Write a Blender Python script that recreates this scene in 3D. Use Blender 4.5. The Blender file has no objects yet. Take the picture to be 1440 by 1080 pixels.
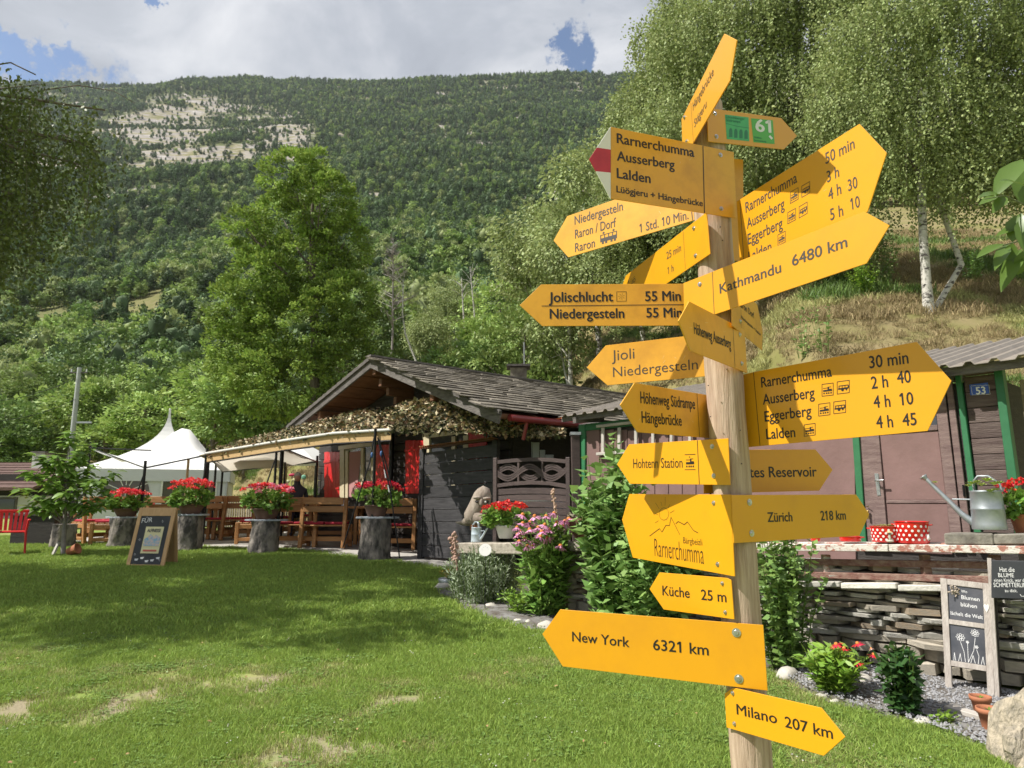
import bpy, bmesh, math, random
import numpy as np
from mathutils import Vector, Matrix, Euler, noise as mnoise
rad = math.radians
random.seed(7)
RNG = np.random.default_rng(11)
SC = bpy.context.scene
COL = SC.collection

# ---------------------------------------------------------------- camera
PITCH = rad(9.8); CAMZ = 1.6; FPX = 960.0
cam_d = bpy.data.cameras.new('camera'); cam = bpy.data.objects.new('camera', cam_d); COL.objects.link(cam)
cam.location = (0, 0, CAMZ); cam.rotation_euler = (rad(90) + PITCH, 0, 0)
cam_d.sensor_width = 36; cam_d.lens = 24; cam_d.clip_start = .05; cam_d.clip_end = 6000
cam_d.dof.use_dof = True; cam_d.dof.focus_distance = 2.3; cam_d.dof.aperture_fstop = 11
SC.camera = cam

# ---------------------------------------------------------------- light
SUN_TO = Vector((-.613, -.14, .777)).normalized()          # direction towards the sun
sun_d = bpy.data.lights.new('sun', 'SUN'); sun_d.energy = 5.0; sun_d.angle = rad(.5); sun_d.color = (1, .955, .88)
sun = bpy.data.objects.new('sun', sun_d); COL.objects.link(sun)
sun.rotation_euler = SUN_TO.to_track_quat('Z', 'Y').to_euler(); sun.location = SUN_TO * 60
SC.view_settings.view_transform = 'Standard'; SC.view_settings.look = 'None'
SC.view_settings.gamma = 1; SC.view_settings.use_curve_mapping = False; SC.view_settings.exposure = 0.6
SC.cycles.max_bounces = 6; SC.cycles.diffuse_bounces = 3; SC.cycles.glossy_bounces = 2
SC.cycles.transmission_bounces = 4; SC.cycles.transparent_max_bounces = 6
SC.cycles.use_denoising = True

W = bpy.data.worlds.new("World"); SC.world = W; W.use_nodes = True
nt = W.node_tree; nt.nodes.clear()
def WN(t, **k):
    n = nt.nodes.new(t)
    for a, b in k.items(): setattr(n, a, b)
    return n
def wl(a, b): nt.links.new(a, b)
def ray(px, py):
    a = (px - 720) / FPX; b = (540 - py) / FPX
    return Vector((a, math.cos(PITCH) - b * math.sin(PITCH), math.sin(PITCH) + b * math.cos(PITCH)))
def at(px, py, Y):
    d = ray(px, py); return Vector((0, 0, CAMZ)) + d * (Y / d.y)
def atz(px, py, z):
    d = ray(px, py); return Vector((0, 0, CAMZ)) + d * ((z - CAMZ) / d.z)

sky = WN('ShaderNodeTexSky', sky_type='NISHITA', sun_disc=False)
sky.sun_elevation = math.asin(SUN_TO.z); sky.sun_rotation = math.atan2(SUN_TO.x, SUN_TO.y); sky.altitude = 1200
bg1 = WN('ShaderNodeBackground'); bg1.inputs[1].default_value = .11; wl(sky.outputs[0], bg1.inputs[0])
tc = WN('ShaderNodeTexCoord'); sep = WN('ShaderNodeSeparateXYZ'); wl(tc.outputs['Generated'], sep.inputs[0])
def wm(op, a, b=None, c=None, clamp=False):
    n = WN('ShaderNodeMath', operation=op, use_clamp=clamp)
    for i, v in enumerate((a, b, c)):
        if v is None: continue
        if isinstance(v, (int, float)): n.inputs[i].default_value = v
        else: wl(v, n.inputs[i])
    return n.outputs[0]
zz = wm('ADD', wm('ABSOLUTE', sep.outputs[2]), .35)
comb = WN('ShaderNodeCombineXYZ')
wl(wm('DIVIDE', sep.outputs[0], zz), comb.inputs[0]); wl(wm('DIVIDE', sep.outputs[1], zz), comb.inputs[1])
def wnoise(scale, detail, rough, vec, dist=0.0):
    n = WN('ShaderNodeTexNoise'); n.inputs['Scale'].default_value = scale; n.inputs['Detail'].default_value = detail
    n.inputs['Roughness'].default_value = rough; n.inputs['Distortion'].default_value = dist; wl(vec, n.inputs['Vector']); return n
n1 = wnoise(3.2, 9, .56, comb.outputs[0], .35); n2 = wnoise(1.3, 4, .5, comb.outputs[0])
nw = wnoise(14, 8, .66, tc.outputs['Generated'])
# openings in the cloud deck
warp = WN('ShaderNodeVectorMath', operation='SCALE'); warp.inputs[3].default_value = .20
wsub = WN('ShaderNodeVectorMath', operation='SUBTRACT'); wl(nw.outputs['Color'], wsub.inputs[0]); wsub.inputs[1].default_value = (.5, .5, .5)
wl(wsub.outputs[0], warp.inputs[0])
vadd = WN('ShaderNodeVectorMath', operation='ADD'); wl(tc.outputs['Generated'], vadd.inputs[0]); wl(warp.outputs[0], vadd.inputs[1])
mask = None
for (d, r, sx, sz) in ((ray(70, 92), .052, .55, 1.9), (ray(112, 112), .030, .8, 1.6), (ray(804, 66), .046, 2.0, .95), (ray(236, 8), .018, 1, 1.), (ray(20, 60), .03, .7, 2)):
    d = d.normalized()
    s = WN('ShaderNodeVectorMath', operation='SUBTRACT'); wl(vadd.outputs[0], s.inputs[0]); s.inputs[1].default_value = d
    m = WN('ShaderNodeVectorMath', operation='MULTIPLY'); wl(s.outputs[0], m.inputs[0]); m.inputs[1].default_value = (sx, 1, sz)
    L = WN('ShaderNodeVectorMath', operation='LENGTH'); wl(m.outputs[0], L.inputs[0])
    q = wm('DIVIDE', L.outputs['Value'], r)
    mask = q if mask is None else wm('MINIMUM', mask, q)
hole = WN('ShaderNodeMapRange'); hole.interpolation_type = 'SMOOTHSTEP'
wl(mask, hole.inputs[0]); hole.inputs[1].default_value = .62; hole.inputs[2].default_value = 1.12
cr = WN('ShaderNodeValToRGB'); wl(n1.outputs['Fac'], cr.inputs[0])
e = cr.color_ramp.elements; e[0].position = .30; e[0].color = (.40, .43, .49, 1); e[1].position = .70; e[1].color = (1.0, 1.0, 1.02, 1)
k = cr.color_ramp.elements.new(.5); k.color = (.60, .63, .69, 1)
cr2 = WN('ShaderNodeValToRGB'); wl(n2.outputs['Fac'], cr2.inputs[0])
e = cr2.color_ramp.elements; e[0].position = .35; e[0].color = (.82, .84, .88, 1); e[1].position = .65; e[1].color = (1.12, 1.12, 1.11, 1)
mx = WN('ShaderNodeMix', data_type='RGBA', blend_type='MULTIPLY'); mx.inputs[0].default_value = 1
wl(cr.outputs[0], mx.inputs[6]); wl(cr2.outputs[0], mx.inputs[7])
bg2 = WN('ShaderNodeBackground'); wl(mx.outputs[2], bg2.inputs[0]); bg2.inputs[1].default_value = .62
ms = WN('ShaderNodeMixShader'); wl(hole.outputs[0], ms.inputs[0]); wl(bg1.outputs[0], ms.inputs[1]); wl(bg2.outputs[0], ms.inputs[2])
wo = WN('ShaderNodeOutputWorld'); wl(ms.outputs[0], wo.inputs[0])

# ---------------------------------------------------------------- materials
_M = {}
def mat(name, col, rough=.7, col2=None, scale=6, detail=5, bump=0, bscale=None, stretch=None, metal=0, spec=.5,
        vary=0, lo=.35, hi=.65, attr=None, coord='Object', wave=None, trans=0, coat=0):
    """principled material; noise mixes col and col2, bump, per-object value variation"""
    if name in _M: return _M[name]
    m = bpy.data.materials.new(name); m.use_nodes = True; T = m.node_tree; N = T.nodes; L = T.links
    B = N['Principled BSDF']; B.inputs['Roughness'].default_value = rough; B.inputs['Metallic'].default_value = metal
    B.inputs['Specular IOR Level'].default_value = spec; B.inputs['Coat Weight'].default_value = coat
    c4 = lambda c: (c[0], c[1], c[2], 1)
    B.inputs['Base Color'].default_value = c4(col)
    tc = N.new('ShaderNodeTexCoord'); mp = N.new('ShaderNodeMapping'); L.new(tc.outputs[coord], mp.inputs[0])
    if stretch: mp.inputs['Scale'].default_value = stretch
    out = None
    if col2 is not None:
        nz = N.new('ShaderNodeTexNoise'); nz.inputs['Scale'].default_value = scale; nz.inputs['Detail'].default_value = detail
        nz.inputs['Roughness'].default_value = .62; L.new(mp.outputs[0], nz.inputs[0])
        r = N.new('ShaderNodeMapRange'); r.inputs[1].default_value = lo; r.inputs[2].default_value = hi; L.new(nz.outputs[0], r.inputs[0])
        mx = N.new('ShaderNodeMix'); mx.data_type = 'RGBA'; L.new(r.outputs[0], mx.inputs[0])
        mx.inputs[6].default_value = c4(col); mx.inputs[7].default_value = c4(col2); out = mx.outputs[2]
    if attr or vary:
        hs = N.new('ShaderNodeHueSaturation'); 
        if out: L.new(out, hs.inputs['Color'])
        else: hs.inputs['Color'].default_value = c4(col)
        if attr:
            a = N.new('ShaderNodeAttribute'); a.attribute_name = 'v'; src = a.outputs['Fac']; amt = attr
        else:
            a = N.new('ShaderNodeObjectInfo'); src = a.outputs['Random']; amt = vary
        r2 = N.new('ShaderNodeMapRange'); r2.inputs[3].default_value = 1 - amt; r2.inputs[4].default_value = 1 + amt
        L.new(src, r2.inputs[0]); val = r2.outputs[0]
        if attr and vary:
            oi = N.new('ShaderNodeObjectInfo'); r5 = N.new('ShaderNodeMapRange'); r5.inputs[3].default_value = 1 - vary; r5.inputs[4].default_value = 1 + vary; L.new(oi.outputs['Random'], r5.inputs[0])
            mu = N.new('ShaderNodeMath'); mu.operation = 'MULTIPLY'; L.new(val, mu.inputs[0]); L.new(r5.outputs[0], mu.inputs[1]); val = mu.outputs[0]
        L.new(val, hs.inputs['Value'])
        if attr:
            r3 = N.new('ShaderNodeMapRange'); r3.inputs[3].default_value = .485; r3.inputs[4].default_value = .515
            mm = N.new('ShaderNodeMath'); mm.operation = 'FRACT'; m7 = N.new('ShaderNodeMath'); m7.operation = 'MULTIPLY'; m7.inputs[1].default_value = 7.3
            L.new(src, m7.inputs[0]); L.new(m7.outputs[0], mm.inputs[0]); L.new(mm.outputs[0], r3.inputs[0]); L.new(r3.outputs[0], hs.inputs['Hue'])
        out = hs.outputs[0]
    if out: L.new(out, B.inputs['Base Color'])
    if bump:
        nb = N.new('ShaderNodeTexNoise'); nb.inputs['Scale'].default_value = bscale or scale * 4; nb.inputs['Detail'].default_value = 6
        L.new(mp.outputs[0], nb.inputs[0]); bp = N.new('ShaderNodeBump'); bp.inputs['Strength'].default_value = min(1, bump)
        bp.inputs['Distance'].default_value = .01 * max(1, bump); L.new(nb.outputs[0], bp.inputs['Height']); L.new(bp.outputs[0], B.inputs['Normal'])
    if trans:
        tr = N.new('ShaderNodeBsdfTranslucent'); ad = N.new('ShaderNodeMixShader'); ad.inputs[0].default_value = trans
        if out:
            hs2 = N.new('ShaderNodeHueSaturation'); hs2.inputs['Value'].default_value = 1.15; hs2.inputs['Hue'].default_value = .490; L.new(out, hs2.inputs['Color']); L.new(hs2.outputs[0], tr.inputs[0])
        else: tr.inputs[0].default_value = c4([min(1, x * 1.5) for x in col])
        o = N['Material Output']; L.new(B.outputs[0], ad.inputs[1]); L.new(tr.outputs[0], ad.inputs[2]); L.new(ad.outputs[0], o.inputs[0])
    _M[name] = m; return m

# ---------------------------------------------------------------- mesh helpers
class MB:
    def __init__(s): s.v = []; s.f = []; s.sm = []
    def add(s, vs, fs, smooth=False):
        o = len(s.v); s.v += [tuple(p) for p in vs]; s.f += [tuple(i + o for i in f) for f in fs]; s.sm += [smooth] * len(fs); return s
    def box(s, c, d, R=None, taper=1.0):
        x, y, z = d[0] / 2, d[1] / 2, d[2] / 2; c = Vector(c)
        vs = [Vector((a * x * (taper if e > 0 else 1), b * y * (taper if e > 0 else 1), e * z)) for e in (-1, 1) for b in (-1, 1) for a in (-1, 1)]
        if R is not None: vs = [R @ v for v in vs]
        return s.add([v + c for v in vs], [(0, 2, 3, 1), (4, 5, 7, 6), (0, 1, 5, 4), (2, 6, 7, 3), (0, 4, 6, 2), (1, 3, 7, 5)])
    def bar(s, a, b, w, h, up=(0, 0, 1)):
        a = Vector(a); b = Vector(b); d = b - a; L = d.length; d.normalize(); u = Vector(up); sd = d.cross(u)
        if sd.length < 1e-4: sd = d.cross(Vector((1, 0, 0)))
        sd.normalize(); u = sd.cross(d).normalized(); R = Matrix((d, sd, u)).transposed()
        return s.box((a + b) / 2, (L, w, h), R)
    def cyl(s, a, b, r0, r1=None, n=10, cap=True, smooth=True):
        a = Vector(a); b = Vector(b); r1 = r0 if r1 is None else r1; d = (b - a).normalized()
        x = d.orthogonal().normalized(); y = d.cross(x); vs = []
        for p, r in ((a, r0), (b, r1)):
            for i in range(n):
                t = 2 * math.pi * i / n; vs.append(p + (x * math.cos(t) + y * math.sin(t)) * r)
        fs = [(i, (i + 1) % n, n + (i + 1) % n, n + i) for i in range(n)]; s.add(vs, fs, smooth)
        if cap: s.add(vs[:n], [tuple(range(n - 1, -1, -1))]); s.add(vs[n:], [tuple(range(n))])
        return s
    def tube(s, pts, rs, n=8, cap=True):
        pts = [Vector(p) for p in pts]; rs = rs if hasattr(rs, '__len__') else [rs] * len(pts); vs = []
        x = None
        for i, p in enumerate(pts):
            d = (pts[min(i + 1, len(pts) - 1)] - pts[max(i - 1, 0)]).normalized()
            x = d.orthogonal().normalized() if x is None else (x - d * x.dot(d)).normalized()
            y = d.cross(x)
            for k in range(n):
                t = 2 * math.pi * k / n; vs.append(p + (x * math.cos(t) + y * math.sin(t)) * rs[i])
        fs = [(i * n + k, i * n + (k + 1) % n, (i + 1) * n + (k + 1) % n, (i + 1) * n + k) for i in range(len(pts) - 1) for k in range(n)]
        s.add(vs, fs, True)
        if cap: s.add(vs[:n], [tuple(range(n - 1, -1, -1))]); s.add(vs[-n:], [tuple(range(n))])
        return s
    def lathe(s, prof, c=(0, 0, 0), n=20, R=None, smooth=True, wob=0, close=False):
        c = Vector(c); vs = []
        for (r, z) in prof:
            for k in range(n):
                t = 2 * math.pi * k / n; rr = r * (1 + wob * math.sin(3 * t + z * 9) * .5 + wob * math.sin(7 * t + z * 23) * .5)
                p = Vector((rr * math.cos(t), rr * math.sin(t), z)); vs.append((R @ p if R else p) + c)
        m = len(prof)
        fs = [(i * n + k, i * n + (k + 1) % n, (i + 1) * n + (k + 1) % n, (i + 1) * n + k) for i in range(m - 1) for k in range(n)]
        s.add(vs, fs, smooth)
        if prof[0][0] > 1e-5: s.add(vs[:n], [tuple(range(n - 1, -1, -1))])
        if prof[-1][0] > 1e-5: s.add(vs[-n:], [tuple(range(n))])
        return s
    def prism(s, poly, thick):
        """poly: list of 3d points (front face, ccw seen from front); thick: vector to the back"""
        poly = [Vector(p) for p in poly]; t = Vector(thick); n = len(poly)
        vs = poly + [p + t for p in poly]
        return s.add(vs, [tuple(range(n)), tuple(range(2 * n - 1, n - 1, -1))] + [(i, i + n, (i + 1) % n + n, (i + 1) % n) for i in range(n)])
    def blob(s, c, r, seed=0, sub=2, amp=.25, sq=(1, 1, 1), R=None, flat=0):
        bm = bmesh.new(); bmesh.ops.create_icosphere(bm, subdivisions=sub, radius=1); c = Vector(c); vs = []
        for v in bm.verts:
            p = v.co.copy(); k = 1 + amp * mnoise.noise(p * 1.3 + Vector((seed * 3.7, seed * 1.3, seed))) + amp * .4 * mnoise.noise(p * 3.1 + Vector((seed, seed, 0)))
            p = Vector((p.x * sq[0], p.y * sq[1], p.z * sq[2])) * k * r
            if R: p = R @ p
            vs.append(p + c)
        fs = [tuple(v.index for v in f.verts) for f in bm.faces]; bm.free(); return s.add(vs, fs, not flat)
    def mesh(s, name):
        me = bpy.data.meshes.new(name); me.from_pydata(s.v, [], s.f); me.polygons.foreach_set('use_smooth', s.sm); me.update(); return me
    def build(s, name, m, parent=None, bevel=0, world=True, label=None):
        if parent is not None and world:
            Mi = Wm(parent).inverted(); s.v = [tuple(Mi @ Vector(p)) for p in s.v]
        me = s.mesh(name)
        if bevel:
            bm = bmesh.new(); bm.from_mesh(me); bmesh.ops.bevel(bm, geom=[e for e in bm.edges if e.is_boundary or e.calc_face_angle(0) > .6], offset=bevel, segments=1, affect='EDGES', clamp_overlap=True); bm.to_mesh(me); bm.free()
        return link(name, me, m, parent, label)
def Wm(o):
    M = Matrix.LocRotScale(o.location, o.rotation_euler, o.scale)
    return (Wm(o.parent) @ M) if o.parent else M
def link(name, me, m, parent=None, label=None):
    if m is not None and not me.materials: me.materials.append(m)
    o = bpy.data.objects.new(name, me); COL.objects.link(o)
    if parent is not None: o.parent = parent
    if label: o['label'] = label
    return o
def thing(name, label, cat, loc=(0, 0, 0), rz=0, group=None):
    o = bpy.data.objects.new(name, None); COL.objects.link(o); o.empty_display_size = .2
    o.location = loc; o.rotation_euler = (0, 0, rz); return tag(o, label, cat, group)
def tag(o, label, cat, group=None):
    o['label'] = label; o['category'] = cat
    if group: o['group'] = group
    return o
def struct(o): o['kind'] = 'structure'; return o
def stuff(o, label=None, cat=None):
    o['kind'] = 'stuff'
    if label: o['label'] = label
    if cat: o['category'] = cat
    return o
def dup(o, loc=None, rz=None, label=None, scale=None, parent=None):
    c = o.copy(); COL.objects.link(c)
    if parent is not None: c.parent = parent
    for ch in o.children: dup(ch, parent=c)
    if loc is not None: c.location = loc
    if rz is not None: c.rotation_euler = (0, 0, rz)
    if scale is not None: c.scale = (scale,) * 3 if not hasattr(scale, '__len__') else scale
    if label: c['label'] = label
    return c
def npmesh(name, V, F, v=None, smooth=False):
    """V (n,3), F (m,k) numpy; v: per-face value attribute"""
    me = bpy.data.meshes.new(name); V = np.ascontiguousarray(V, np.float32); F = np.ascontiguousarray(F, np.int32); m, k = F.shape
    me.vertices.add(len(V)); me.vertices.foreach_set('co', V.ravel()); me.loops.add(m * k); me.loops.foreach_set('vertex_index', F.ravel())
    me.polygons.add(m); me.polygons.foreach_set('loop_start', np.arange(0, m * k, k, dtype=np.int32)); me.polygons.foreach_set('loop_total', np.full(m, k, np.int32))
    if smooth: me.polygons.foreach_set('use_smooth', np.ones(m, bool))
    me.update()
    if v is not None:
        a = me.attributes.new('v', 'FLOAT', 'FACE'); a.data.foreach_set('value', np.ascontiguousarray(v, np.float32))
    return me
def leaves(P, D, size, width=.45, seed=1, up=.5, vary=.35, fold=0):
    """rhombic leaves at P (n,3), growing along D (n,3); returns verts, faces"""
    g = np.random.default_rng(seed); n = len(P); s = size * (1 + vary * (g.random(n) * 2 - 1))
    D = D / (np.linalg.norm(D, axis=1, keepdims=True) + 1e-9)
    Nn = g.normal(size=(n, 3)); Nn[:, 2] = np.abs(Nn[:, 2]) + up; 
    S = np.cross(D, Nn); S /= (np.linalg.norm(S, axis=1, keepdims=True) + 1e-9)
    Nn = np.cross(S, D); s = s[:, None]
    mid = P + D * s * .45 - Nn * s * fold
    V = np.stack([P, mid + S * s * width * .5, P + D * s, mid - S * s * width * .5], 1).reshape(-1, 3)
    F = np.arange(n * 4).reshape(n, 4); return V, F
# ================================================================ signpost
POST_B = at(1056, 1060, 2.2); POST_T = at(991, 150, 2.2)
def post_axis(z): return POST_B.lerp(POST_T, (z - POST_B.z) / (POST_T.z - POST_B.z))
wood_post = mat('post_wood', (.31, .21, .145), .78, (.52, .395, .295), 7, 8, .5, 34, (9, 9, .55))
def build_post():
    base = post_axis(-.05)
    t = thing('wooden_post', 'round weathered wooden signpost carrying all the yellow arrow signs', 'post', base)
    b = MB(); pts = []; rs = []
    for i in range(40):
        z = -.05 + i / 39 * (POST_T.z + .05); pts.append(post_axis(z)); rs.append(.0595 + .0012 * math.sin(i * 1.7))
    d = (POST_T - POST_B).normalized()
    for k, r in ((.008, .057), (.014, .048), (.017, .03)): pts.append(POST_T + d * k); rs.append(r)
    b.tube(pts, rs, 40); b.build('trunk', wood_post, t)
    n = MB()   # small nail heads
    for (x, y) in ((1013, 319), (1016, 338), (1022, 519), (996, 542), (999, 586), (1041, 605), (1043, 652)):
        p = at(x, y, 2.139); n.blob(p, .0022, 1, 1, 0)
    stuff(n.build('nail', mat('dark_steel', (.05, .05, .05), .5, metal=.6), t))
build_post()

yellow = mat('sign_yellow', (.69, .32, .006), .36, (.60, .27, .012), 4.5, 11, coat=.12, lo=.48, hi=.85, bump=.05, bscale=9)
yellow_old = mat('sign_yellow_worn', (.72, .36, .025), .45, (.50, .235, .02), 7, 12, coat=.08, lo=.46, hi=.80, bump=.06, bscale=11)
yellow_edge = yellow
black = mat('lettering_black', (.012, .011, .010), .45)
greyink = mat('lettering_faded', (.05, .042, .035), .55)
white_p = mat('sign_white', (.72, .72, .70), .4); red_p = mat('sign_red', (.55, .03, .05), .4, (.42, .02, .04), 14)
steel = mat('bolt_steel', (.62, .63, .64), .32, (.40, .41, .42), 60, metal=.9)
green_p = mat('sticker_green', (.06, .42, .13), .4, (.05, .36, .12), 30); green_l = mat('sticker_lime', (.08, .38, .05), .4)
green_d = mat('sticker_dark', (.02, .18, .08), .5)

_tc = {}
def text_mesh(s, bold):
    k = (s, bold)
    if k in _tc: return _tc[k]
    c = bpy.data.curves.new('t', 'FONT'); c.body = s; c.size = 1; c.offset = bold; c.resolution_u = 3
    o = bpy.data.objects.new('t', c); COL.objects.link(o); dg = bpy.context.evaluated_depsgraph_get()
    me = bpy.data.meshes.new_from_object(o.evaluated_get(dg))
    V = np.array([v.co[:] for v in me.vertices]); F = [tuple(p.vertices) for p in me.polygons]
    bpy.data.objects.remove(o); bpy.data.curves.remove(c); bpy.data.meshes.remove(me)
    for i, ch in enumerate(s):        # give the digit one its flag
        if ch != '1' or s == '1': continue
        pre = text_mesh(s[:i] + '1', bold)[0][:, 0].max() if i < len(s) - 1 else V[:, 0].max(); H = _capH(); n0 = len(V)
        if i == 0: pre = text_mesh('1', bold)[0][:, 0].max()
        V = np.vstack([V, [[pre - .03, H, 0], [pre - .10, H, 0], [pre - .23, H - .10, 0], [pre - .23, H - .19, 0], [pre - .03, H - .12, 0]]]); F = F + [tuple(range(n0, n0 + 5))]
    _tc[k] = (V, F); return V, F
def _capH(): return text_mesh('H', 0)[0][:, 1].max()
CAPH = _capH()
def put_text(mb, s, o, X, U, bold=0.0):
    """glyphs of s on the parallelogram: origin o, X to the end of the line, U cap height vector"""
    V, F = text_mesh(s, min(bold, 0)); x0, x1 = V[:, 0].min(), V[:, 0].max(); nn = X.cross(U).normalized() * .00006
    sh = [(0, 0)] if bold <= 0 else [(-bold, 0), (bold, 0), (0, bold * .6), (0, -bold * .6)]
    for i, (dx, dy) in enumerate(sh):
        mb.add([o + nn * i + X * ((v[0] + dx - x0 + max(bold, 0)) / (x1 - x0 + 2 * max(bold, 0))) + U * ((v[1] + dy) / CAPH) for v in V], F)
class Plane:
    def __init__(s, p0, n): s.p0 = Vector(p0); s.n = Vector(n).normalized()
    def hit(s, px, py, off=0):
        d = ray(px, py); c = Vector((0, 0, CAMZ)); p = s.p0 + s.n * off
        return c + d * ((p - c).dot(s.n) / d.dot(s.n))
def stroke(mb, P, w, off=0, pl=None):
    """thin flat line through plane points"""
    n = pl.n
    for a, b in zip(P[:-1], P[1:]):
        d = (b - a).normalized(); sd = n.cross(d) * w / 2; e = d * w * .3
        mb.add([a - sd - e, b - sd + e, b + sd + e, a + sd - e], [(0, 1, 2, 3)])
def icon(mb, pl, bl, br, h, kind, off):
    o = pl.hit(*bl, off); X = pl.hit(*br, off) - o; U = pl.hit(bl[0], bl[1] - h, off) - o
    q = lambda x, y: o + X * x + U * y
    def R(x0, y0, x1, y1): mb.add([q(x0, y0), q(x1, y0), q(x1, y1), q(x0, y1)], [(0, 1, 2, 3)])
    w = .045
    if kind != 'tram':
        if kind != 'loco': [R(*r) for r in ((0, 0, 1, w), (0, 1 - w, 1, 1), (0, w, w, 1 - w), (1 - w, w, 1, 1 - w))]
        else: R(0, 0, 1, .04); R(0, .96, 1, 1)
    if kind in ('train', 'loco'):
        R(.12, .36, .88, .5); R(.5, .5, .62, .72); R(.12, .62, .5, .66); R(.62, .68, .8, .72); R(.62, .5, .85, .55)
        [R(x, .17, x + .12, .28) for x in (.14, .36, .54, .74)]
        if kind == 'loco': mb.add([q(.4, .82), q(.45, .76), q(.5, .82), q(.45, .88)], [(0, 1, 2, 3)])
    elif kind == 'bus':
        R(.1, .34, .9, .46); R(.14, .6, .9, .66); R(.14, .46, .2, .62); R(.4, .46, .44, .62); R(.62, .46, .66, .62); R(.86, .4, .94, .62)
        mb.add([q(.45 + .12 * math.cos(t * 1.05), .3 + .12 * math.sin(t * 1.05)) for t in range(6)], [tuple(range(6))])
        mb.add([q(.75 + .07 * math.cos(t * 1.05), .3 + .09 * math.sin(t * 1.05)) for t in range(6)], [tuple(range(6))])
    elif kind == 'tram':
        R(0, .18, 1, .48); R(0, .72, 1, .77)
        for x in (0, .24, .48, .72, .95): R(x, .48, x + .05, .74)
        for x in (.1, .3, .62, .82): R(x, 0, x + .12, .18)
        for x in (.2, .8): mb.add([q(x - .08, .9), q(x, .8), q(x + .08, .9), q(x, 1.0)], [(0, 1, 2, 3)])
    elif kind == 'spider':
        [R(*r) for r in ((0, 0, 1, .02), (0, .98, 1, 1), (0, .02, .02, .98), (.98, .02, 1, .98))]
        for a in range(7):
            t = a * .9 + .3; mb.add([q(.5, .5), q(.5 + .32 * math.cos(t), .5 + .32 * math.sin(t)), q(.5 + .32 * math.cos(t + .12), .5 + .32 * math.sin(t + .12))], [(0, 1, 2)])
PLN = {}
def sign(key, label, th, front, zpx, poly, texts, bolts=(), bold=0.0, m=yellow, ink=black, lines=(), lw=.0022, icons=(), thick=.0035, off=.068, br=.0062):
    z = at(zpx[0], zpx[1], 2.2).z; ax = post_axis(z); t = rad(th); n = Vector((math.sin(t), -math.cos(t), 0))
    pl = Plane(ax + n * off * front, n); PLN[key] = pl
    base = pl.hit(*poly[0])
    T = thing('direction_sign', label, 'sign', base, 0, 'yellow arrow signs on the signpost')
    P = [pl.hit(*p) for p in poly]
    a = sum((P[i].cross(P[(i + 1) % len(P)]) for i in range(len(P))), Vector()).dot(n)
    if a < 0: P.reverse()
    MB().prism(P, -n * thick).build('panel', m, T, bevel=.0006)
    e = .0007
    for (s, p0, p1, h, *b) in texts:
        L = MB()
        o = pl.hit(*p0, e); X = pl.hit(*p1, e) - o; U = pl.hit(p0[0], p0[1] - h, e) - o; U.x = U.y = 0
        put_text(L, s, o, X, U, b[0] if b else bold); L.build('lettering', ink, T)
    for (a, b) in lines: L = MB(); stroke(L, [pl.hit(*a, e), pl.hit(*b, e)], lw, pl=pl); L.build('printed_line', ink, T)
    for ic in icons: I = MB(); icon(I, pl, *ic, e * .95); I.build('pictogram', ink, T)
    if m is yellow_old or key in ('50', 'dorf', '61'):      # scratches
        rs = random.Random(key); S = MB(); xs = [q[0] for q in poly]; ys = [q[1] for q in poly]; cx, cy = sum(xs) / len(xs), sum(ys) / len(ys)
        for k in range(7):
            x = cx + (max(xs) - min(xs)) * rs.uniform(-.3, .3); y = cy + (max(ys) - min(ys)) * rs.uniform(-.18, .18); a = rs.uniform(-1.2, 1.2); l = rs.uniform(1.5, 6)
            stroke(S, [pl.hit(x, y, .0004), pl.hit(x + l * math.cos(a), y + l * math.sin(a), .0004)], rs.uniform(.0005, .0011), pl=pl)
        stuff(S.build('scratch', mat('scratch_pale', (.74, .55, .24), .6), T))
    for (x, y, *r) in bolts:
        r = r[0] if r else br; c = pl.hit(x, y); B = MB(); up = n
        B.cyl(c, c + n * .0016, r * 1.25, n=16); B.cyl(c + n * .0016, c + n * .0055, r * .82, r * .62, n=14); B.cyl(c + n * .0055, c + n * .0062, r * .28, n=6)
        B.build('bolt', steel, T)
        s = MB(); s.cyl(c - n * (thick + .02), c - n * thick, r * .5, n=8)
    return T, pl, n
sg = 'yellow arrow sign '
T, pl, n = sign('hang', 'steeply angled yellow sign at the very top reading Hängebrücke Stägeru', -87, 1, (958, 198),
    [(958.3, 167.5), (1018.3, 47.5), (1035.8, 56.7), (1026.3, 113.3), (960, 226)],
    [('Hängebrücke', (974.6, 156), (1003.5, 105), 12.5), ('Stägeru', (976.5, 180), (993.6, 150), 12)], [(963, 165), (966, 199)], ink=greyink, lines=[((971.5, 145), (975, 201))], lw=.0015)
T, pl, n = sign('61', 'small yellow arrow with two green stickers, one numbered 61', 27.5, 1, (996, 175),
    [(994.3, 151.5), (1098.8, 166), (1121, 191), (1102.5, 210), (996, 199)], [], [(1005, 159.5), (1007.3, 192)])
for nm, mt, q in (('sticker', green_p, ((1019.4, 161), (1052.8, 165), (1053.8, 198.7), (1022, 195.5))), ('sticker', green_l, ((1056, 166.3), (1086.8, 169), (1089.4, 202.6), (1059.5, 200)))):
    MB().add([pl.hit(*p, .0005) for p in reversed(q)], [(0, 1, 2, 3)]).build(nm, mt, T)
L = MB(); put_text(L, '61', pl.hit(1062.6, 184.4, .0009), pl.hit(1085, 186.6, .0009) - pl.hit(1062.6, 184.4, .0009), Vector((0, 0, pl.hit(1062, 167.6).z - pl.hit(1062, 184.4).z)), .03); L.build('lettering', white_p, T)
L = MB()
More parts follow.
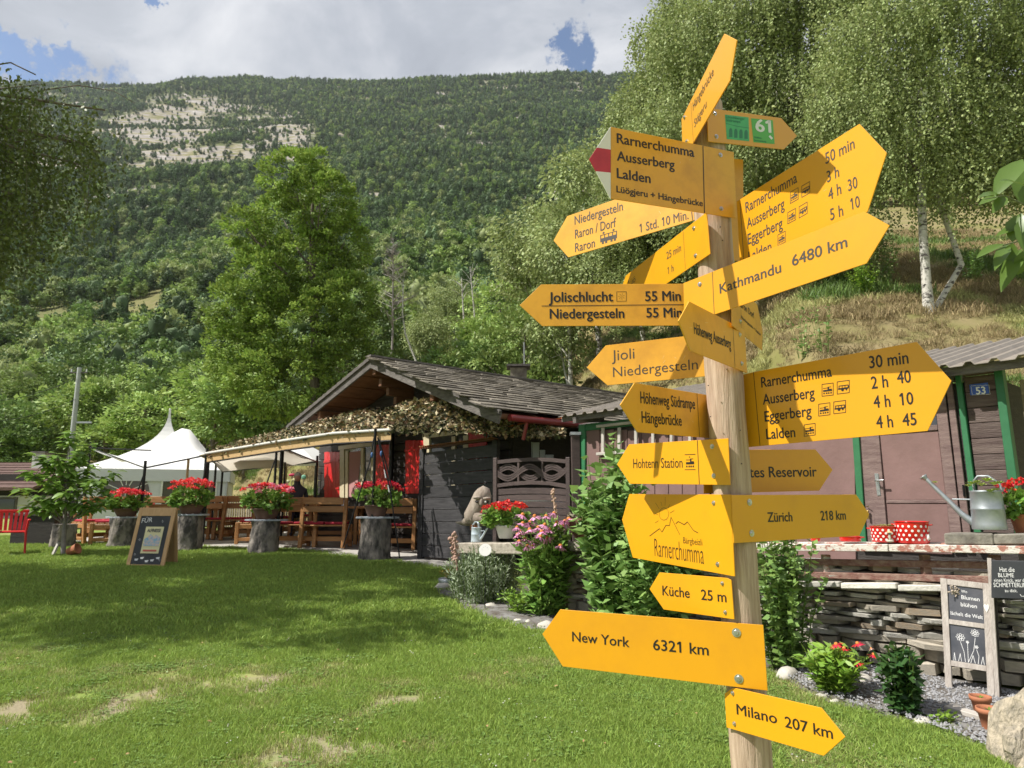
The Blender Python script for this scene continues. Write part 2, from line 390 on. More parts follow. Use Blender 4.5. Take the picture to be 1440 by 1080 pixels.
for s, a, b, h in (('Lötschberger', (1021, 165.8), (1047.5, 169), 3.6), ('Südrampe', (1021.3, 170.3), (1041.5, 173), 3.6), ('Walliser', (1060.5, 194), (1071.5, 195.3), 2.4), ('Sonnenweg', (1060.6, 198.3), (1077.5, 200), 2.4)):
    put_text(L, s, pl.hit(*a, .0009), pl.hit(*b, .0009) - pl.hit(*a, .0009), Vector((0, 0, pl.hit(a[0], a[1] - h).z - pl.hit(*a).z)), .02)
L.build('lettering', green_d, T)
L = MB()
for i in range(4):     # viaduct arches
    x = 1025 + i * 7.2; P = [pl.hit(x + 2.6 + 2.4 * math.cos(t), 184.5 + i * .8 - 4.5 * math.sin(t), .0008) for t in [k * math.pi / 7 for k in range(8)]]
    P = [pl.hit(x + 5, 193 + i * .8, .0008)] + P + [pl.hit(x + .2, 193 + i * .8, .0008)]; L.add(P, [tuple(range(len(P)))])
stroke(L, [pl.hit(1021, 173.5, .0008), pl.hit(1036, 177.5, .0008), pl.hit(1053, 180, .0008)], .002, pl=pl)
L.build('print', green_d, T)
L = MB(); o = [pl.hit(*p, .0009) for p in ((1081, 192), (1083, 190), (1087, 194.2), (1084.8, 196.4))]; L.add(o, [(3, 2, 1, 0)]); L.build('print', white_p, T)

T, pl, n = sign('red', 'large yellow sign with red and white tip, reading Rarnerchumma Ausserberg Lalden Lüögjeru', 23, 1, (1034, 260),
    [(859.2, 178.3), (1032, 213.7), (1036.3, 307), (859.2, 279.2)],
    [('Rarnerchumma', (867.5, 200.8), (976.7, 220.8), 13.5), ('Ausserberg', (867.5, 225.5), (949, 238), 13.4), ('Lalden', (867.5, 250), (915.3, 257.6), 13.6), ('Lüögjeru + Hängebrücke', (867, 270), (988.7, 290.2), 9)],
    [(1013, 218), (1014.3, 293.5)], bold=.022, m=yellow_old, lines=[((988.6, 205.5), (990.8, 299.5))], lw=.0034)
for mt, q in ((white_p, ((858.8, 178.2), (839.5, 207.5), (858.8, 210.3))), (red_p, ((839.5, 207.5), (829, 223.7), (838.5, 240.8), (858.8, 242.8), (858.8, 210.3))), (white_p, ((838.5, 240.8), (858.8, 279.3), (858.8, 242.8)))):
    MB().prism([pl.hit(*p) for p in q], -n * .0035).build('tip', mt, T)
sign('dorf', 'yellow sign reading Niedergesteln Raron/Dorf with a train and 1 Std. 10 Min.', -44, -1, (975, 276),
    [(778.3, 338.3), (797.5, 304), (870, 278.6), (990, 236.6), (992, 305), (799.2, 361.8)],
    [('Niedergesteln', (808, 316), (876, 295.5), 12), ('Raron / Dorf', (808.7, 335.5), (866.3, 318.5), 12.2), ('Raron', (808.7, 354.5), (836.7, 347.2), 12.2), ('1 Std. 10 Min.', (899.5, 327), (968.3, 307.7), 12)],
    m=yellow_old, ink=greyink, bold=.008, icons=[((844, 344), (867.5, 337.5), 17, 'tram')], lines=[((972.5, 298), (973.8, 309))], lw=.003)
sign('25', 'yellow sign with 25 min and 1 h, pointing away behind the Jolischlucht sign', -76.75, 1, (994, 329),
    [(993.6, 298), (880, 387.6), (870, 416), (886, 434), (998.4, 357)],
    [('25 min', (937.5, 365), (957.7, 352.8), 10.5), ('1 h', (939, 386.3), (947.3, 381.3), 10.5), ('Lüö', (884, 403), (893.5, 396), 9)], [(976, 321), (978.3, 359.5)], ink=greyink, lines=[((960.6, 326), (963.8, 377.8))], lw=.0017)
sign('joli', 'yellow sign reading Jolischlucht and Niedergesteln, both 55 Min, with a dividing line', -2.25, -1, (955, 430),
    [(730.8, 429.2), (760.8, 400), (1000, 398.8), (1000, 457.5), (762.5, 458.4)],
    [('Jolischlucht', (771.7, 424.8), (862.5, 423.6), 13.7), ('55 Min', (907.3, 423.4), (957.7, 422.6), 13.5), ('Niedergesteln', (773, 448), (878.2, 447), 13.5), ('55 Min', (909, 446.4), (959.7, 445.9), 13.3)],
    bold=.024, m=yellow_old, lines=[((762, 430.3), (966, 428.2))], lw=.0026, icons=[((867, 424), (881, 423.8), 14, 'spider')])
sign('kath', 'long yellow sign reading Kathmandu 6480 km, slanting up to the right', -55.75, 1, (962, 427),
    [(961, 398.3), (1215.2, 297.3), (1250.8, 317), (1218.5, 370.3), (1004.9, 442.2), (962, 456.5)],
    [('Kathmandu', (1012.2, 413), (1098.7, 382.4), 13.6, .012), ('6480 km', (1114, 374.4), (1191.8, 346.7), 15.2, .012)], [(984, 399.5)], ink=greyink, lines=[((1001.6, 382.3), (1004.3, 441.4))], lw=.0018)
sign('hw', 'short yellow sign reading Höhenweg Ausserberg, seen at a sharp angle', 50.75, 1, (1049, 494),
    [(954.4, 451), (969.4, 423.8), (1047.3, 463.8), (1050.8, 524.4), (970.6, 493)],
    [('Höhenweg Ausserberg', (976.2, 469), (1028.2, 490.5), 15.5, .022)], [(1040, 470.5), (1042.7, 511.3)], m=yellow_old, lines=[((1030.7, 456), (1033.7, 517.6))], lw=.0022)
sign('rd', 'small shaded yellow sign reading Raron Dorf, half hidden below the Kathmandu sign', 58, 1, (1030, 428),
    [(1029.5, 398), (1065, 428), (1072.5, 466.3), (1071.9, 492.5), (1030, 458)],
    [('Raron Dorf', (1039.5, 429.6), (1061, 448.5), 9), ('Niedergesteln + Station', (1042.5, 447.5), (1069.8, 472.3), 4.2)], [(1040.5, 452), (1039, 420)], bold=.012, m=yellow_old, lines=[((1041.8, 408), (1042.5, 468.6))], lw=.002)
sign('jioli', 'yellow sign reading Jioli Niedergesteln in thin grey letters', -26, -1, (988, 500),
    [(825, 516.8), (851.7, 485.8), (1025, 465.5), (1026, 526), (854.2, 541.8)],
    [('Jioli', (860.5, 507.3), (892.2, 504), 14.6), ('Niedergesteln', (862.2, 530.2), (981.5, 519), 13.8)], m=yellow_old, ink=greyink, bold=-.004)
sign('hs', 'yellow sign reading Höhenweg Südrampe Hängebrücke in bold black', 43.75, -1, (991, 584),
    [(872.5, 569.3), (892.5, 538.3), (1016, 559), (1018, 617.8), (896.7, 607.6)],
    [('Höhenweg Südrampe', (900.8, 566.8), (977.8, 575.2), 16.2), ('Hängebrücke', (902.5, 594.2), (959, 598.8), 15.8)], bold=.02, m=yellow_old, lines=[((980.2, 553.2), (983.8, 614.2))], lw=.0022)
sign('hoh', 'yellow sign reading Hohtenn Station with a small train pictogram', -58.25, 1, (1025, 649),
    [(867.6, 652.8), (884.3, 624.8), (1023.9, 616.4), (1026.7, 682), (885.7, 680.3)],
    [('Hohtenn Station', (890.6, 658.4), (960, 657.6), 13.3)], [(1001.6, 627.8), (1003.7, 669)], ink=black, lines=[((980.5, 619.4), (983.3, 680.8))], lw=.0024, icons=[((962.8, 661), (978, 660.8), 22, 'loco')])
sign('alt', 'shaded yellow sign reading Altes Reservoir behind the post', 16.5, -1, (1053, 662),
    [(990, 632.5), (1146.7, 632), (1171, 660.7), (1152.2, 690), (990, 694.2)],
    [('Altes Reservoir', (1038, 671.6), (1149, 670), 14.8)], bold=.014, m=yellow)
sign('30', 'large yellow sign with four destinations reading 30 min at its top', -49.25, -1, (1046, 578),
    [(1022, 532.3), (1060, 523), (1288.9, 480.7), (1337.8, 535.6), (1304.4, 606), (1050, 629), (1022, 631.6)],
    [('Rarnerchumma', (1070.7, 545), (1170, 529), 14.3), ('Ausserberg', (1073, 569), (1145.7, 559), 14.5), ('Eggerberg', (1075.5, 593), (1141.3, 584.6), 14.5), ('Lalden', (1077.8, 617.4), (1118.6, 614.5), 14.2),
     ('30 min', (1223, 518), (1278, 510.8), 17), ('2 h', (1225.6, 546.8), (1249.3, 544), 17), ('40', (1262, 539.2), (1281.5, 537.5), 17), ('4 h', (1229, 573.5), (1252.5, 571.7), 17), ('10', (1266, 570), (1285, 568), 17),
     ('4 h', (1232.7, 602), (1256.3, 600.4), 17), ('45', (1269.6, 599), (1289.5, 597.3), 17)], bold=.012, ink=black, lines=[((1059.6, 523.6), (1068.8, 626.8))], lw=.0018,
    icons=[((1155.5, 557.6), (1172, 555.8), 17.5, 'train'), ((1176.8, 554.6), (1194.6, 552.4), 18, 'bus'), ((1150.8, 585.5), (1167.4, 583.5), 17.5, 'train'), ((1172, 582.3), (1189.5, 580.2), 17.5, 'bus'), ((1130.5, 614), (1146.6, 612), 17, 'train')])
T, pl, n = sign('50', 'large yellow sign with four destinations reading 50 min, behind the Kathmandu sign', -64, -.5, (1038, 333),
    [(1035.8, 283.4), (1208.3, 174.2), (1246.7, 215), (1219.7, 297.8), (1041, 384)],
    [('Rarnerchumma', (1048.7, 299.3), (1121, 256), 14.6), ('Ausserberg', (1050.5, 322), (1103.2, 292.6), 14.6), ('Eggerberg', (1051.8, 344), (1100.6, 320), 14.8), ('Lalden', (1053, 368), (1085, 352.3), 14),
     ('50 min', (1161, 231), (1202, 208.2), 16), ('3 h', (1163.3, 256.8), (1180.2, 248), 16), ('4 h', (1165.3, 281.8), (1183.2, 272), 16.3), ('30', (1193, 269), (1206.2, 263.3), 16.3), ('5 h', (1167.8, 310), (1186, 302.8), 16.3), ('10', (1196.7, 295.3), (1209.6, 290.5), 16.3)],
    ink=greyink, bold=.006, lines=[((1040.4, 282.5), (1047, 380))], lw=.0018,
    icons=[((1111, 286.6), (1122.7, 280), 16.5, 'train'), ((1127, 278), (1139, 271.4), 16.5, 'bus'), ((1107.3, 315.2), (1119, 309), 16.5, 'train'), ((1123.3, 307), (1135.3, 300), 16.5, 'bus'), ((1093.5, 346), (1104.5, 340.5), 16, 'train')])
# its mounting plate, seen almost edge on beside the post
b = MB(); q = Plane(post_axis(2.4) + Vector((0, .055, 0)), (.35, -1, 0)); b.prism([q.hit(*p) for p in ((1022, 222), (1045, 224.5), (1046, 367), (1022, 366))], Vector((0, .004, 0))); b.build('mounting_plate', yellow_old, T)

T, pl, n = sign('logo', 'yellow sign with mountain and sun drawing above the word Rarnerchumma', -70.75, 1, (1030, 753),
    [(884.9, 694.7), (1027.3, 695.4), (1033, 810.7), (889.9, 784.2), (874.7, 730.8)],
    [('Bärgbeizli', (961, 763.9), (987.6, 767.2), 8.6, -.008), ('Rarnerchumma', (920.8, 782), (990, 793.5), 25, -.012)], [(1003.7, 707.3), (1009.3, 793.6)], ink=black)
L = MB(); h = lambda x, y: pl.hit(860 + x / 7.2, 685 + y / 7.2, .0008)
stroke(L, [h(*p) for p in ((385, 495), (485, 420), (510, 455), (550, 385), (585, 390), (602, 305), (690, 480))], .0021, pl=pl)
stroke(L, [h(*p) for p in ((650, 370), (675, 348), (735, 380), (768, 352), (830, 440), (875, 463))], .0023, pl=pl)
stroke(L, [h(530 + 48 * math.cos(t), 272 + 62 * math.sin(t)) for t in [k * 2 * math.pi / 22 for k in range(23)]], .0013, pl=pl)
for a, c in (((445, 160), (482, 220)), ((500, 150), (510, 190)), ((545, 100), (541, 190)), ((590, 175), (570, 215)), ((592, 262), (635, 236)), ((440, 362), (475, 340)), ((440, 265), (468, 280))): stroke(L, [h(*a), h(*c)], .0012, pl=pl)
L.build('drawing', black, T)
sign('zur', 'shaded yellow sign reading Zürich 218 km, pointing right', 32.25, 1, (1030, 730),
    [(1029.2, 696), (1204, 695.3), (1222.5, 722.8), (1208.7, 753.4), (1032.2, 763.8)],
    [('Zürich', (1079.6, 734), (1114.8, 733), 13.4), ('218 km', (1154.4, 731.8), (1190, 730.5), 13.2)], [(1053.8, 706.3, .0085), (1057, 749.8, .0085)], bold=.02)
sign('kue', 'smallest yellow arrow, reading Küche 25 m', -57.25, 1, (1028, 842),
    [(913.3, 828.3), (927.2, 805), (1023, 812.8), (1028.2, 815.6), (1032.3, 871), (933.3, 857.2)],
    [('Küche', (931.6, 836.8), (970, 840.8), 13.2), ('25 m', (986, 843.2), (1021.8, 847), 14.2)], [(1015.7, 820.3, .005), (1019.9, 861, .005)], bold=.012)
sign('ny', 'long yellow sign reading New York 6321 km with two large bolts', -28, 1, (1076, 925),
    [(762.6, 891.8), (787.7, 857), (1073.3, 879), (1079.5, 971.4), (791.3, 937.3)],
    [('New York', (804.6, 901.6), (885.2, 910), 13.4), ('6321 km', (918.5, 913.7), (996.8, 921.6), 14.8)], [(1035.6, 889.6, .0105), (1039, 954.6, .0105)], bold=.012)
sign('mil', 'lowest yellow sign on the post, reading Milano 207 km', -57.75, 1, (1031, 996),
    [(1018.8, 975.4), (1031, 967), (1154.9, 995.6), (1188.2, 1036.5), (1158.4, 1063), (1021.6, 1023)],
    [('Milano', (1036, 1004.2), (1093, 1017.8), 14.2), ('207 km', (1104, 1022.2), (1171.6, 1039.2), 14.8)], [(1030.3, 974.6, .005), (1032.7, 1017.6, .005)], bold=.012)
# ================================================================ terrain
_AZ = [-50, -37, -24, -17, 0, 10, 25, 50]
_D = [8, 11, 13, 16, 20, 24, 28, 34, 40, 50, 70, 100, 150, 200, 300, 400, 550, 700, 900, 1100, 1300, 1600]
def _row(nodes): 
    x, y = zip(*nodes); return np.interp(_D, x, y)
_F = -1.0   # marks «still on the flat»
_ROWS = [_row(((8, 0), (44, 0), (70, .06), (120, .17), (200, .28), (400, .45), (700, .575), (1100, .655), (1300, .60), (1600, .45))),
         _row(((8, 0), (44, 0), (70, .06), (120, .18), (200, .29), (400, .455), (700, .575), (1100, .662), (1300, .60), (1600, .45))),
         _row(((8, 0), (34, 0), (60, .07), (100, .19), (200, .33), (400, .46), (700, .57), (1100, .668), (1300, .60), (1600, .45))),
         _row(((8, 0), (19.5, 0), (24, .035), (30, .062), (40, .085), (60, .10), (100, .22), (200, .34), (400, .46), (700, .567), (1100, .670), (1300, .60), (1600, .45))),
         _row(((8, 0), (22, 0), (34, .09), (60, .18), (100, .26), (200, .35), (400, .46), (700, .565), (1100, .672), (1300, .60), (1600, .45))),
         _row(((8, 0), (18, 0), (25, .17), (32, .25), (45, .30), (100, .35), (200, .39), (400, .47), (700, .57), (1100, .672), (1300, .60), (1600, .45))),
         _row(((8, 0), (10.5, .0), (13, .16), (16, .27), (22, .36), (40, .42), (100, .46), (300, .55), (700, .62), (1100, .68), (1300, .60), (1600, .45))),
         _row(((8, 0), (9, .0), (12, .16), (16, .28), (22, .38), (40, .44), (100, .48), (300, .56), (700, .62), (1100, .68), (1300, .60), (1600, .45)))]
_ROWS = np.array(_ROWS)
_R0 = [44, 44, 34, 20, 22, 18, 10.5, 9]
def flat_h(x, y):
    yy = np.clip(y, -30, 60)
    f = np.where(yy < 14, .05 * yy, .70 + .022 * (yy - 14)); return f
def h_np(x, y):
    x = np.asarray(x, float); y = np.asarray(y, float)
    r = np.hypot(x, y); az = np.degrees(np.arctan2(x, y)); azc = np.clip(az, -50, 50); d = r * np.cos(np.radians(azc))
    fl = flat_h(x, y); r0 = np.interp(azc, _AZ, _R0)
    i = np.clip(np.searchsorted(_AZ, azc, side='right') - 1, 0, len(_AZ) - 2); A = np.array(_AZ)
    w = (azc - A[i]) / (A[i + 1] - A[i]); w = w * w * (3 - 2 * w)
    ld = np.log(np.clip(d, 8, 1600)); LD = np.log(np.array(_D)); j = np.clip(np.searchsorted(LD, ld, side='right') - 1, 0, len(LD) - 2)
    u = (ld - LD[j]) / (LD[j + 1] - LD[j])
    T = lambda a: _ROWS[a, j] * (1 - u) + _ROWS[a, j + 1] * u
    t = T(i) * (1 - w) + T(i + 1) * w
    hill = CAMZ + d * t
    k = np.clip((d - r0) / (r0 * .35), 0, 1); k = k * k * (3 - 2 * k)
    fade = np.clip((100 - np.abs(az)) / 35, 0, 1)
    return fl + (np.maximum(hill, fl) - fl) * k * fade
def h1(x, y): return float(h_np(x, y))
def ground_at(px, py, dmin=3, dmax=1500):
    """first hit of the pixel's ray with the terrain"""
    dr = ray(px, py); ys = np.geomspace(dmin, dmax, 4000); X = dr.x / dr.y * ys; Z = CAMZ + dr.z / dr.y * ys
    k = np.argmax(h_np(X, ys) >= Z); return Vector((X[k], ys[k], float(h_np(X[k], ys[k]))))

def rocky(x, y):
    """0 forest floor .. 1 bare rock: the open slope high on the left and thin ledges elsewhere"""
    if y < 150: return 0.
    A = math.degrees(math.atan2(x, y)); sy = 540 - FPX * math.tan(math.atan((h1(x, y) - CAMZ) / y) - PITCH)
    r = max(0, 1 - (((A + 25.5) / 9.5) ** 2 + ((sy - 200) / 66) ** 2)); p = Vector((x, y, 0))
    r = min(1, r * 1.9) * (.62 + 1.5 * mnoise.noise(p / 85) + .9 * mnoise.noise(Vector((x / 45, y / 20, 1)))) if r > 0 else 0
    m2 = mnoise.noise(Vector((x / 70, y / 24, 9))); r = max(r, min(.7, (m2 - .34) * 5)) if m2 > .34 and y > 250 else r
    b = mnoise.noise(Vector((x / 160, y / 14, 3)))
    if b > .30 and y > 350: r = max(r, min(.8, (b - .30) * 7))
    return max(0., min(1., r))
def polar(name, r_lo, r_hi, n_r, az0, az1, n_az, m, noise_amp=0, power=True):
    az = np.radians(np.linspace(az0, az1, n_az)); t = np.linspace(0, 1, n_r)
    lo = np.array([r_lo(a) for a in np.degrees(az)]); hi = np.array([r_hi(a) for a in np.degrees(az)])
    R = lo[None] * (hi / lo)[None] ** t[:, None] if power else lo[None] + (hi - lo)[None] * t[:, None]
    X = R * np.sin(az); Y = R * np.cos(az); Z = h_np(X, Y)
    if noise_amp:
        N = np.zeros_like(Z); 
        for i in range(n_r):
            for j in range(n_az):
                if R[i, j] > 45:
                    p = Vector((X[i, j], Y[i, j], 0)); a = min(1, (R[i, j] - 45) / 300)
                    N[i, j] = a * (14 * mnoise.noise(p / 150) + 6 * mnoise.noise(p / 55))
        Z = Z + N
    V = np.stack([X, Y, Z], -1).reshape(-1, 3); I = np.arange(n_r * n_az).reshape(n_r, n_az)
    F = np.stack([I[:-1, :-1], I[:-1, 1:], I[1:, 1:], I[1:, :-1]], -1).reshape(-1, 4); me = npmesh(name, V, F, smooth=True)
    if noise_amp:
        rk = np.array([rocky(float(x), float(y)) for x, y in zip(X.ravel(), Y.ravel())], np.float32); a = me.attributes.new('rock', 'FLOAT', 'POINT'); a.data.foreach_set('value', rk)
    return struct(link(name, me, m)), (X, Y, Z)
R0 = lambda a: float(np.interp(np.clip(a, -50, 50), _AZ, _R0) / math.cos(rad(min(50, abs(a)))))
lawn_m = mat('lawn_soil_grass', (.19, .26, .055), .9, (.30, .29, .12), 1.1, 9, .8, 60, lo=.42, hi=.72)
def lawn_material():
    T = lawn_m.node_tree; N = T.nodes; L = T.links; B = N['Principled BSDF']; B.inputs['Specular IOR Level'].default_value = .15
    mixc = [n for n in N if n.type == 'MIX'][0]
    tc = N.new('ShaderNodeTexCoord')
    # bare trodden patches where the photo has them
    acc = None
    spots = [ground_at(430, 1065), ground_at(250, 965), ground_at(150, 1000), ground_at(560, 985), ground_at(235, 787), ground_at(30, 1000), ground_at(505, 1010), ground_at(380, 960)]
    for p, s in zip(spots, (.50, .5, .35, .3, .9, .4, .25, .4)):
        v = N.new('ShaderNodeVectorMath'); v.operation = 'DISTANCE'; L.new(tc.outputs['Object'], v.inputs[0]); v.inputs[1].default_value = p
        mm = N.new('ShaderNodeMath'); mm.operation = 'DIVIDE'; L.new(v.outputs['Value'], mm.inputs[0]); mm.inputs[1].default_value = s
        if acc is None: acc = mm.outputs[0]
        else:
            mi = N.new('ShaderNodeMath'); mi.operation = 'MINIMUM'; L.new(acc, mi.inputs[0]); L.new(mm.outputs[0], mi.inputs[1]); acc = mi.outputs[0]
    nz = N.new('ShaderNodeTexNoise'); nz.inputs['Scale'].default_value = 5.5; nz.inputs['Detail'].default_value = 8; L.new(tc.outputs['Object'], nz.inputs[0])
    ad = N.new('ShaderNodeMath'); ad.operation = 'MULTIPLY_ADD'; L.new(nz.outputs[0], ad.inputs[0]); ad.inputs[1].default_value = 2.6; L.new(acc, ad.inputs[2])
    mr = N.new('ShaderNodeMapRange'); L.new(ad.outputs[0], mr.inputs[0]); mr.inputs[1].default_value = 1.5; mr.inputs[2].default_value = 2.3; mr.inputs[3].default_value = 1; mr.inputs[4].default_value = 0
    mx = N.new('ShaderNodeMix'); mx.data_type = 'RGBA'; L.new(mr.outputs[0], mx.inputs[0]); L.new(mixc.outputs[2], mx.inputs[6]); mx.inputs[7].default_value = (.27, .23, .15, 1)
    L.new(mx.outputs[2], B.inputs['Base Color']); return spots
BARE = lawn_material()
polar('lawn', lambda a: .4, R0, 60, -180, 180, 241, lawn_m)
hill_m = mat('hillside_dry_grass', (.255, .205, .11), .95, (.17, .17, .055), .35, 10, 1.5, 3, lo=.38, hi=.62)
def hill_material():
    """dry grass near; earth and grass under the forest; pale rock on the open upper slope"""
    T = hill_m.node_tree; N = T.nodes; L = T.links; B = N['Principled BSDF']; B.inputs['Specular IOR Level'].default_value = .1
    near = [n for n in N if n.type == 'MIX'][0]
    tc = N.new('ShaderNodeTexCoord')
    nz = N.new('ShaderNodeTexNoise'); nz.inputs['Scale'].default_value = .035; nz.inputs['Detail'].default_value = 12; nz.inputs['Roughness'].default_value = .7
    mp = N.new('ShaderNodeMapping'); mp.inputs['Scale'].default_value = (1, 1, 4); L.new(tc.outputs['Object'], mp.inputs[0]); L.new(mp.outputs[0], nz.inputs[0])
    cr = N.new('ShaderNodeValToRGB'); L.new(nz.outputs[0], cr.inputs[0]); e = cr.color_ramp.elements
    e[0].position = .36; e[0].color = (.16, .17, .06, 1); e[1].position = .66; e[1].color = (.40, .375, .35, 1)
    for p, c in ((.44, (.21, .19, .10, 1)), (.50, (.33, .30, .26, 1)), (.56, (.22, .205, .19, 1)), (.60, (.38, .35, .325, 1))): k = cr.color_ramp.elements.new(p); k.color = c
    ra = N.new('ShaderNodeAttribute'); ra.attribute_name = 'rock'; nf = N.new('ShaderNodeTexNoise'); nf.inputs['Scale'].default_value = .11; nf.inputs['Detail'].default_value = 8; L.new(tc.outputs['Object'], nf.inputs[0])
    rs = N.new('ShaderNodeMath'); rs.operation = 'MULTIPLY_ADD'; L.new(nf.outputs[0], rs.inputs[0]); rs.inputs[1].default_value = .9; rs.inputs[2].default_value = -.45; r2 = N.new('ShaderNodeMath'); r2.operation = 'ADD'; L.new(rs.outputs[0], r2.inputs[0]); L.new(ra.outputs['Fac'], r2.inputs[1])
    r3 = N.new('ShaderNodeMapRange'); L.new(r2.outputs[0], r3.inputs[0]); r3.inputs[1].default_value = .15; r3.inputs[2].default_value = .45
    ff = N.new('ShaderNodeMix'); ff.data_type = 'RGBA'; L.new(r3.outputs[0], ff.inputs[0]); ff.inputs[6].default_value = (.095, .115, .04, 1); L.new(cr.outputs[0], ff.inputs[7])
    ln = N.new('ShaderNodeVectorMath'); ln.operation = 'LENGTH'; L.new(tc.outputs['Object'], ln.inputs[0])
    mr = N.new('ShaderNodeMapRange'); L.new(ln.outputs['Value'], mr.inputs[0]); mr.inputs[1].default_value = 120; mr.inputs[2].default_value = 320
    mx = N.new('ShaderNodeMix'); mx.data_type = 'RGBA'; L.new(mr.outputs[0], mx.inputs[0]); L.new(near.outputs[2], mx.inputs[6]); L.new(ff.outputs[2], mx.inputs[7])
    L.new(mx.outputs[2], B.inputs['Base Color'])
hill_material()
_, HG = polar('hillside', R0, lambda a: 1600, 190, -70, 70, 300, hill_m, noise_amp=1)
def hill_z(x, y):
    """terrain height with its relief, from the built grid"""
    p = Vector((x, y, 0)); r = p.length; z = h1(x, y)
    if r > 45: z += min(1, (r - 45) / 300) * (14 * mnoise.noise(p / 150) + 6 * mnoise.noise(p / 55))
    return z
# back country behind the camera, out of view
polar('meadow', R0, lambda a: 900, 30, 70, 290, 60, lawn_m)

# ================================================================ foliage
leaf_ash = mat('leaf_ash', (.225, .325, .068), .55, attr=.55, trans=.24, spec=.2)
leaf_birch = mat('leaf_birch', (.30, .36, .145), .55, attr=.45, trans=.24, spec=.25)
leaf_dark = mat('leaf_dark', (.14, .22, .06), .6, attr=.4, vary=.35, trans=.16, spec=.3)
leaf_pale = mat('leaf_pale', (.25, .345, .10), .6, attr=.4, vary=.35, trans=.2, spec=.3)
needle_m = mat('needles', (.115, .175, .080), .7, attr=.45, vary=.35, trans=.06, spec=.15)
larch_m = mat('larch_green', (.27, .38, .12), .7, attr=.35, vary=.25, trans=.12, spec=.15)
bark_m = mat('bark', (.10, .08, .06), .9, (.20, .17, .13), 9, 6, 1.2, 24, (1, 1, .3))
birch_bark = mat('birch_bark', (.50, .48, .43), .8, (.06, .05, .045), 4.5, 6, .8, 20, (1, 1, 2.2), lo=.52, hi=.60)
grey_bark = mat('grey_dead_wood', (.30, .27, .25), .85, (.18, .16, .15), 7)

def unit(n, g):
    v = g.normal(size=(n, 3)); return v / np.linalg.norm(v, axis=1, keepdims=True)
def crown_np(lobes, n_leaf, size, g, clump=.45, per=45, droop=0., width=.5, shell=.55):
    """clumps of leaves in the outer part of ellipsoid lobes [(c, (rx,ry,rz))]"""
    C0 = []; vol = np.array([l[1][0] * l[1][1] * l[1][2] for l in lobes]) ** .72; vol /= vol.sum(); nc = max(4, n_leaf // per)
    pick = g.choice(len(lobes), nc, p=vol)
    C = np.array([lobes[i][0] for i in pick], float); Rr = np.array([lobes[i][1] for i in pick], float)
    u = unit(nc, g); rr = (shell + (1 - shell) * g.random(nc)) ** .6; CC = C + u * Rr * rr[:, None]
    tone = g.random(nc)
    idx = np.repeat(np.arange(nc), per); n = len(idx)
    off = unit(n, g) * (g.random(n) ** .5)[:, None] * clump * np.array([1, 1, .62])
    P = CC[idx] + off; D = unit(n, g) * .7 + u[idx] * .9; D[:, 2] -= droop
    V, F = leaves(P, D, size, width, int(g.integers(1e6)), up=.8)
    val = np.clip(.68 * tone[idx] + .32 * g.random(n), 0, 1)
    return V, F, val
def limbs(mb, base, top, r, lobes, g, n=7):
    """trunk with limbs reaching into the lobes"""
    base = Vector(base); top = Vector(top); pts = []; 
    for i in range(8):
        t = i / 7; pts.append(base.lerp(top, t) + Vector((math.sin(t * 5) * r * .8, math.cos(t * 4) * r * .6, 0)) * (t > 0))
    mb.tube(pts, [r * (1.25 if i == 0 else 1 - .8 * i / 7) for i in range(8)], 9)
    for (c, rr) in lobes[:n]:
        c = Vector(c); t = max(.25, min(.9, (c.z - base.z) / (top.z - base.z) - .22)); s = base.lerp(top, t); m = s.lerp(c, .5) + Vector((0, 0, -.08 * (c - s).length)); k = r * (1 - .8 * t)
        mb.tube([s, m, c, c + (c - s).normalized() * max(rr) * .4], [k * .6, k * .4, k * .22, k * .08], 6)
        for q in range(5):
            u = Vector(unit(1, g)[0]); u.z = abs(u.z) * .6; e = c + Vector((u.x * rr[0], u.y * rr[1], u.z * rr[2])) * .85
            mb.tube([m.lerp(c, .3 + .12 * q), (m + e) / 2 + Vector((0, 0, .05)), e], [k * .2, k * .13, k * .05], 5)
def make_tree(kind, label, cat, loc, lobes, n_leaf, size, lm, bm_, trunk_r, top, seed, group=None, **kw):
    g = np.random.default_rng(seed); T = thing(kind, label, cat, loc, 0, group)
    V, F, v = crown_np(lobes, n_leaf, size, g, **kw); link('crown', npmesh('crown', V, F, v), lm, T)
    mb = MB(); limbs(mb, (0, 0, -.5), top, trunk_r, lobes, g); mb.build('trunk', bm_, T, world=False); return T

# ---- the big ash behind the chalet
b = at(432, 590, 31); bz = h1(b.x, b.y)
def px_lobes(lst, Y, base):
    """lobes given by their outline in the photograph at distance Y, depth as wide as they are"""
    out = []
    for (x, y, rx, ry) in lst:
        c = at(x, y, Y); sc = (c - Vector((0, 0, CAMZ))).dot(Vector((0, math.cos(PITCH), math.sin(PITCH)))) / FPX
        out.append(((c.x - base[0], c.y - base[1], c.z - base[2]), (rx * sc, rx * sc * .95, ry * sc)))
    return out
base = (b.x, b.y, bz)
lob = px_lobes([(438, 225, 22, 26), (420, 265, 42, 38), (390, 300, 44, 40), (455, 295, 50, 45), (355, 330, 28, 34), (478, 345, 38, 44), (425, 370, 66, 56), (375, 400, 48, 46),
                (345, 440, 42, 40), (482, 430, 48, 46), (420, 460, 80, 60), (345, 500, 52, 55), (480, 500, 44, 46), (400, 540, 70, 50)], 31, base)
for i, l in enumerate(lob):
    g_ = random.Random(i); l = ((l[0][0], l[0][1] + g_.uniform(-1.3, 1.3), l[0][2]), l[1]); lob[i] = l
make_tree('ash_tree', 'tall bright green ash tree rising behind the chalet roof', 'tree', base, lob, 80000, .16, leaf_ash, bark_m, .30, (0, 0, 13), 5, clump=.36, per=52, width=.6, shell=.80)
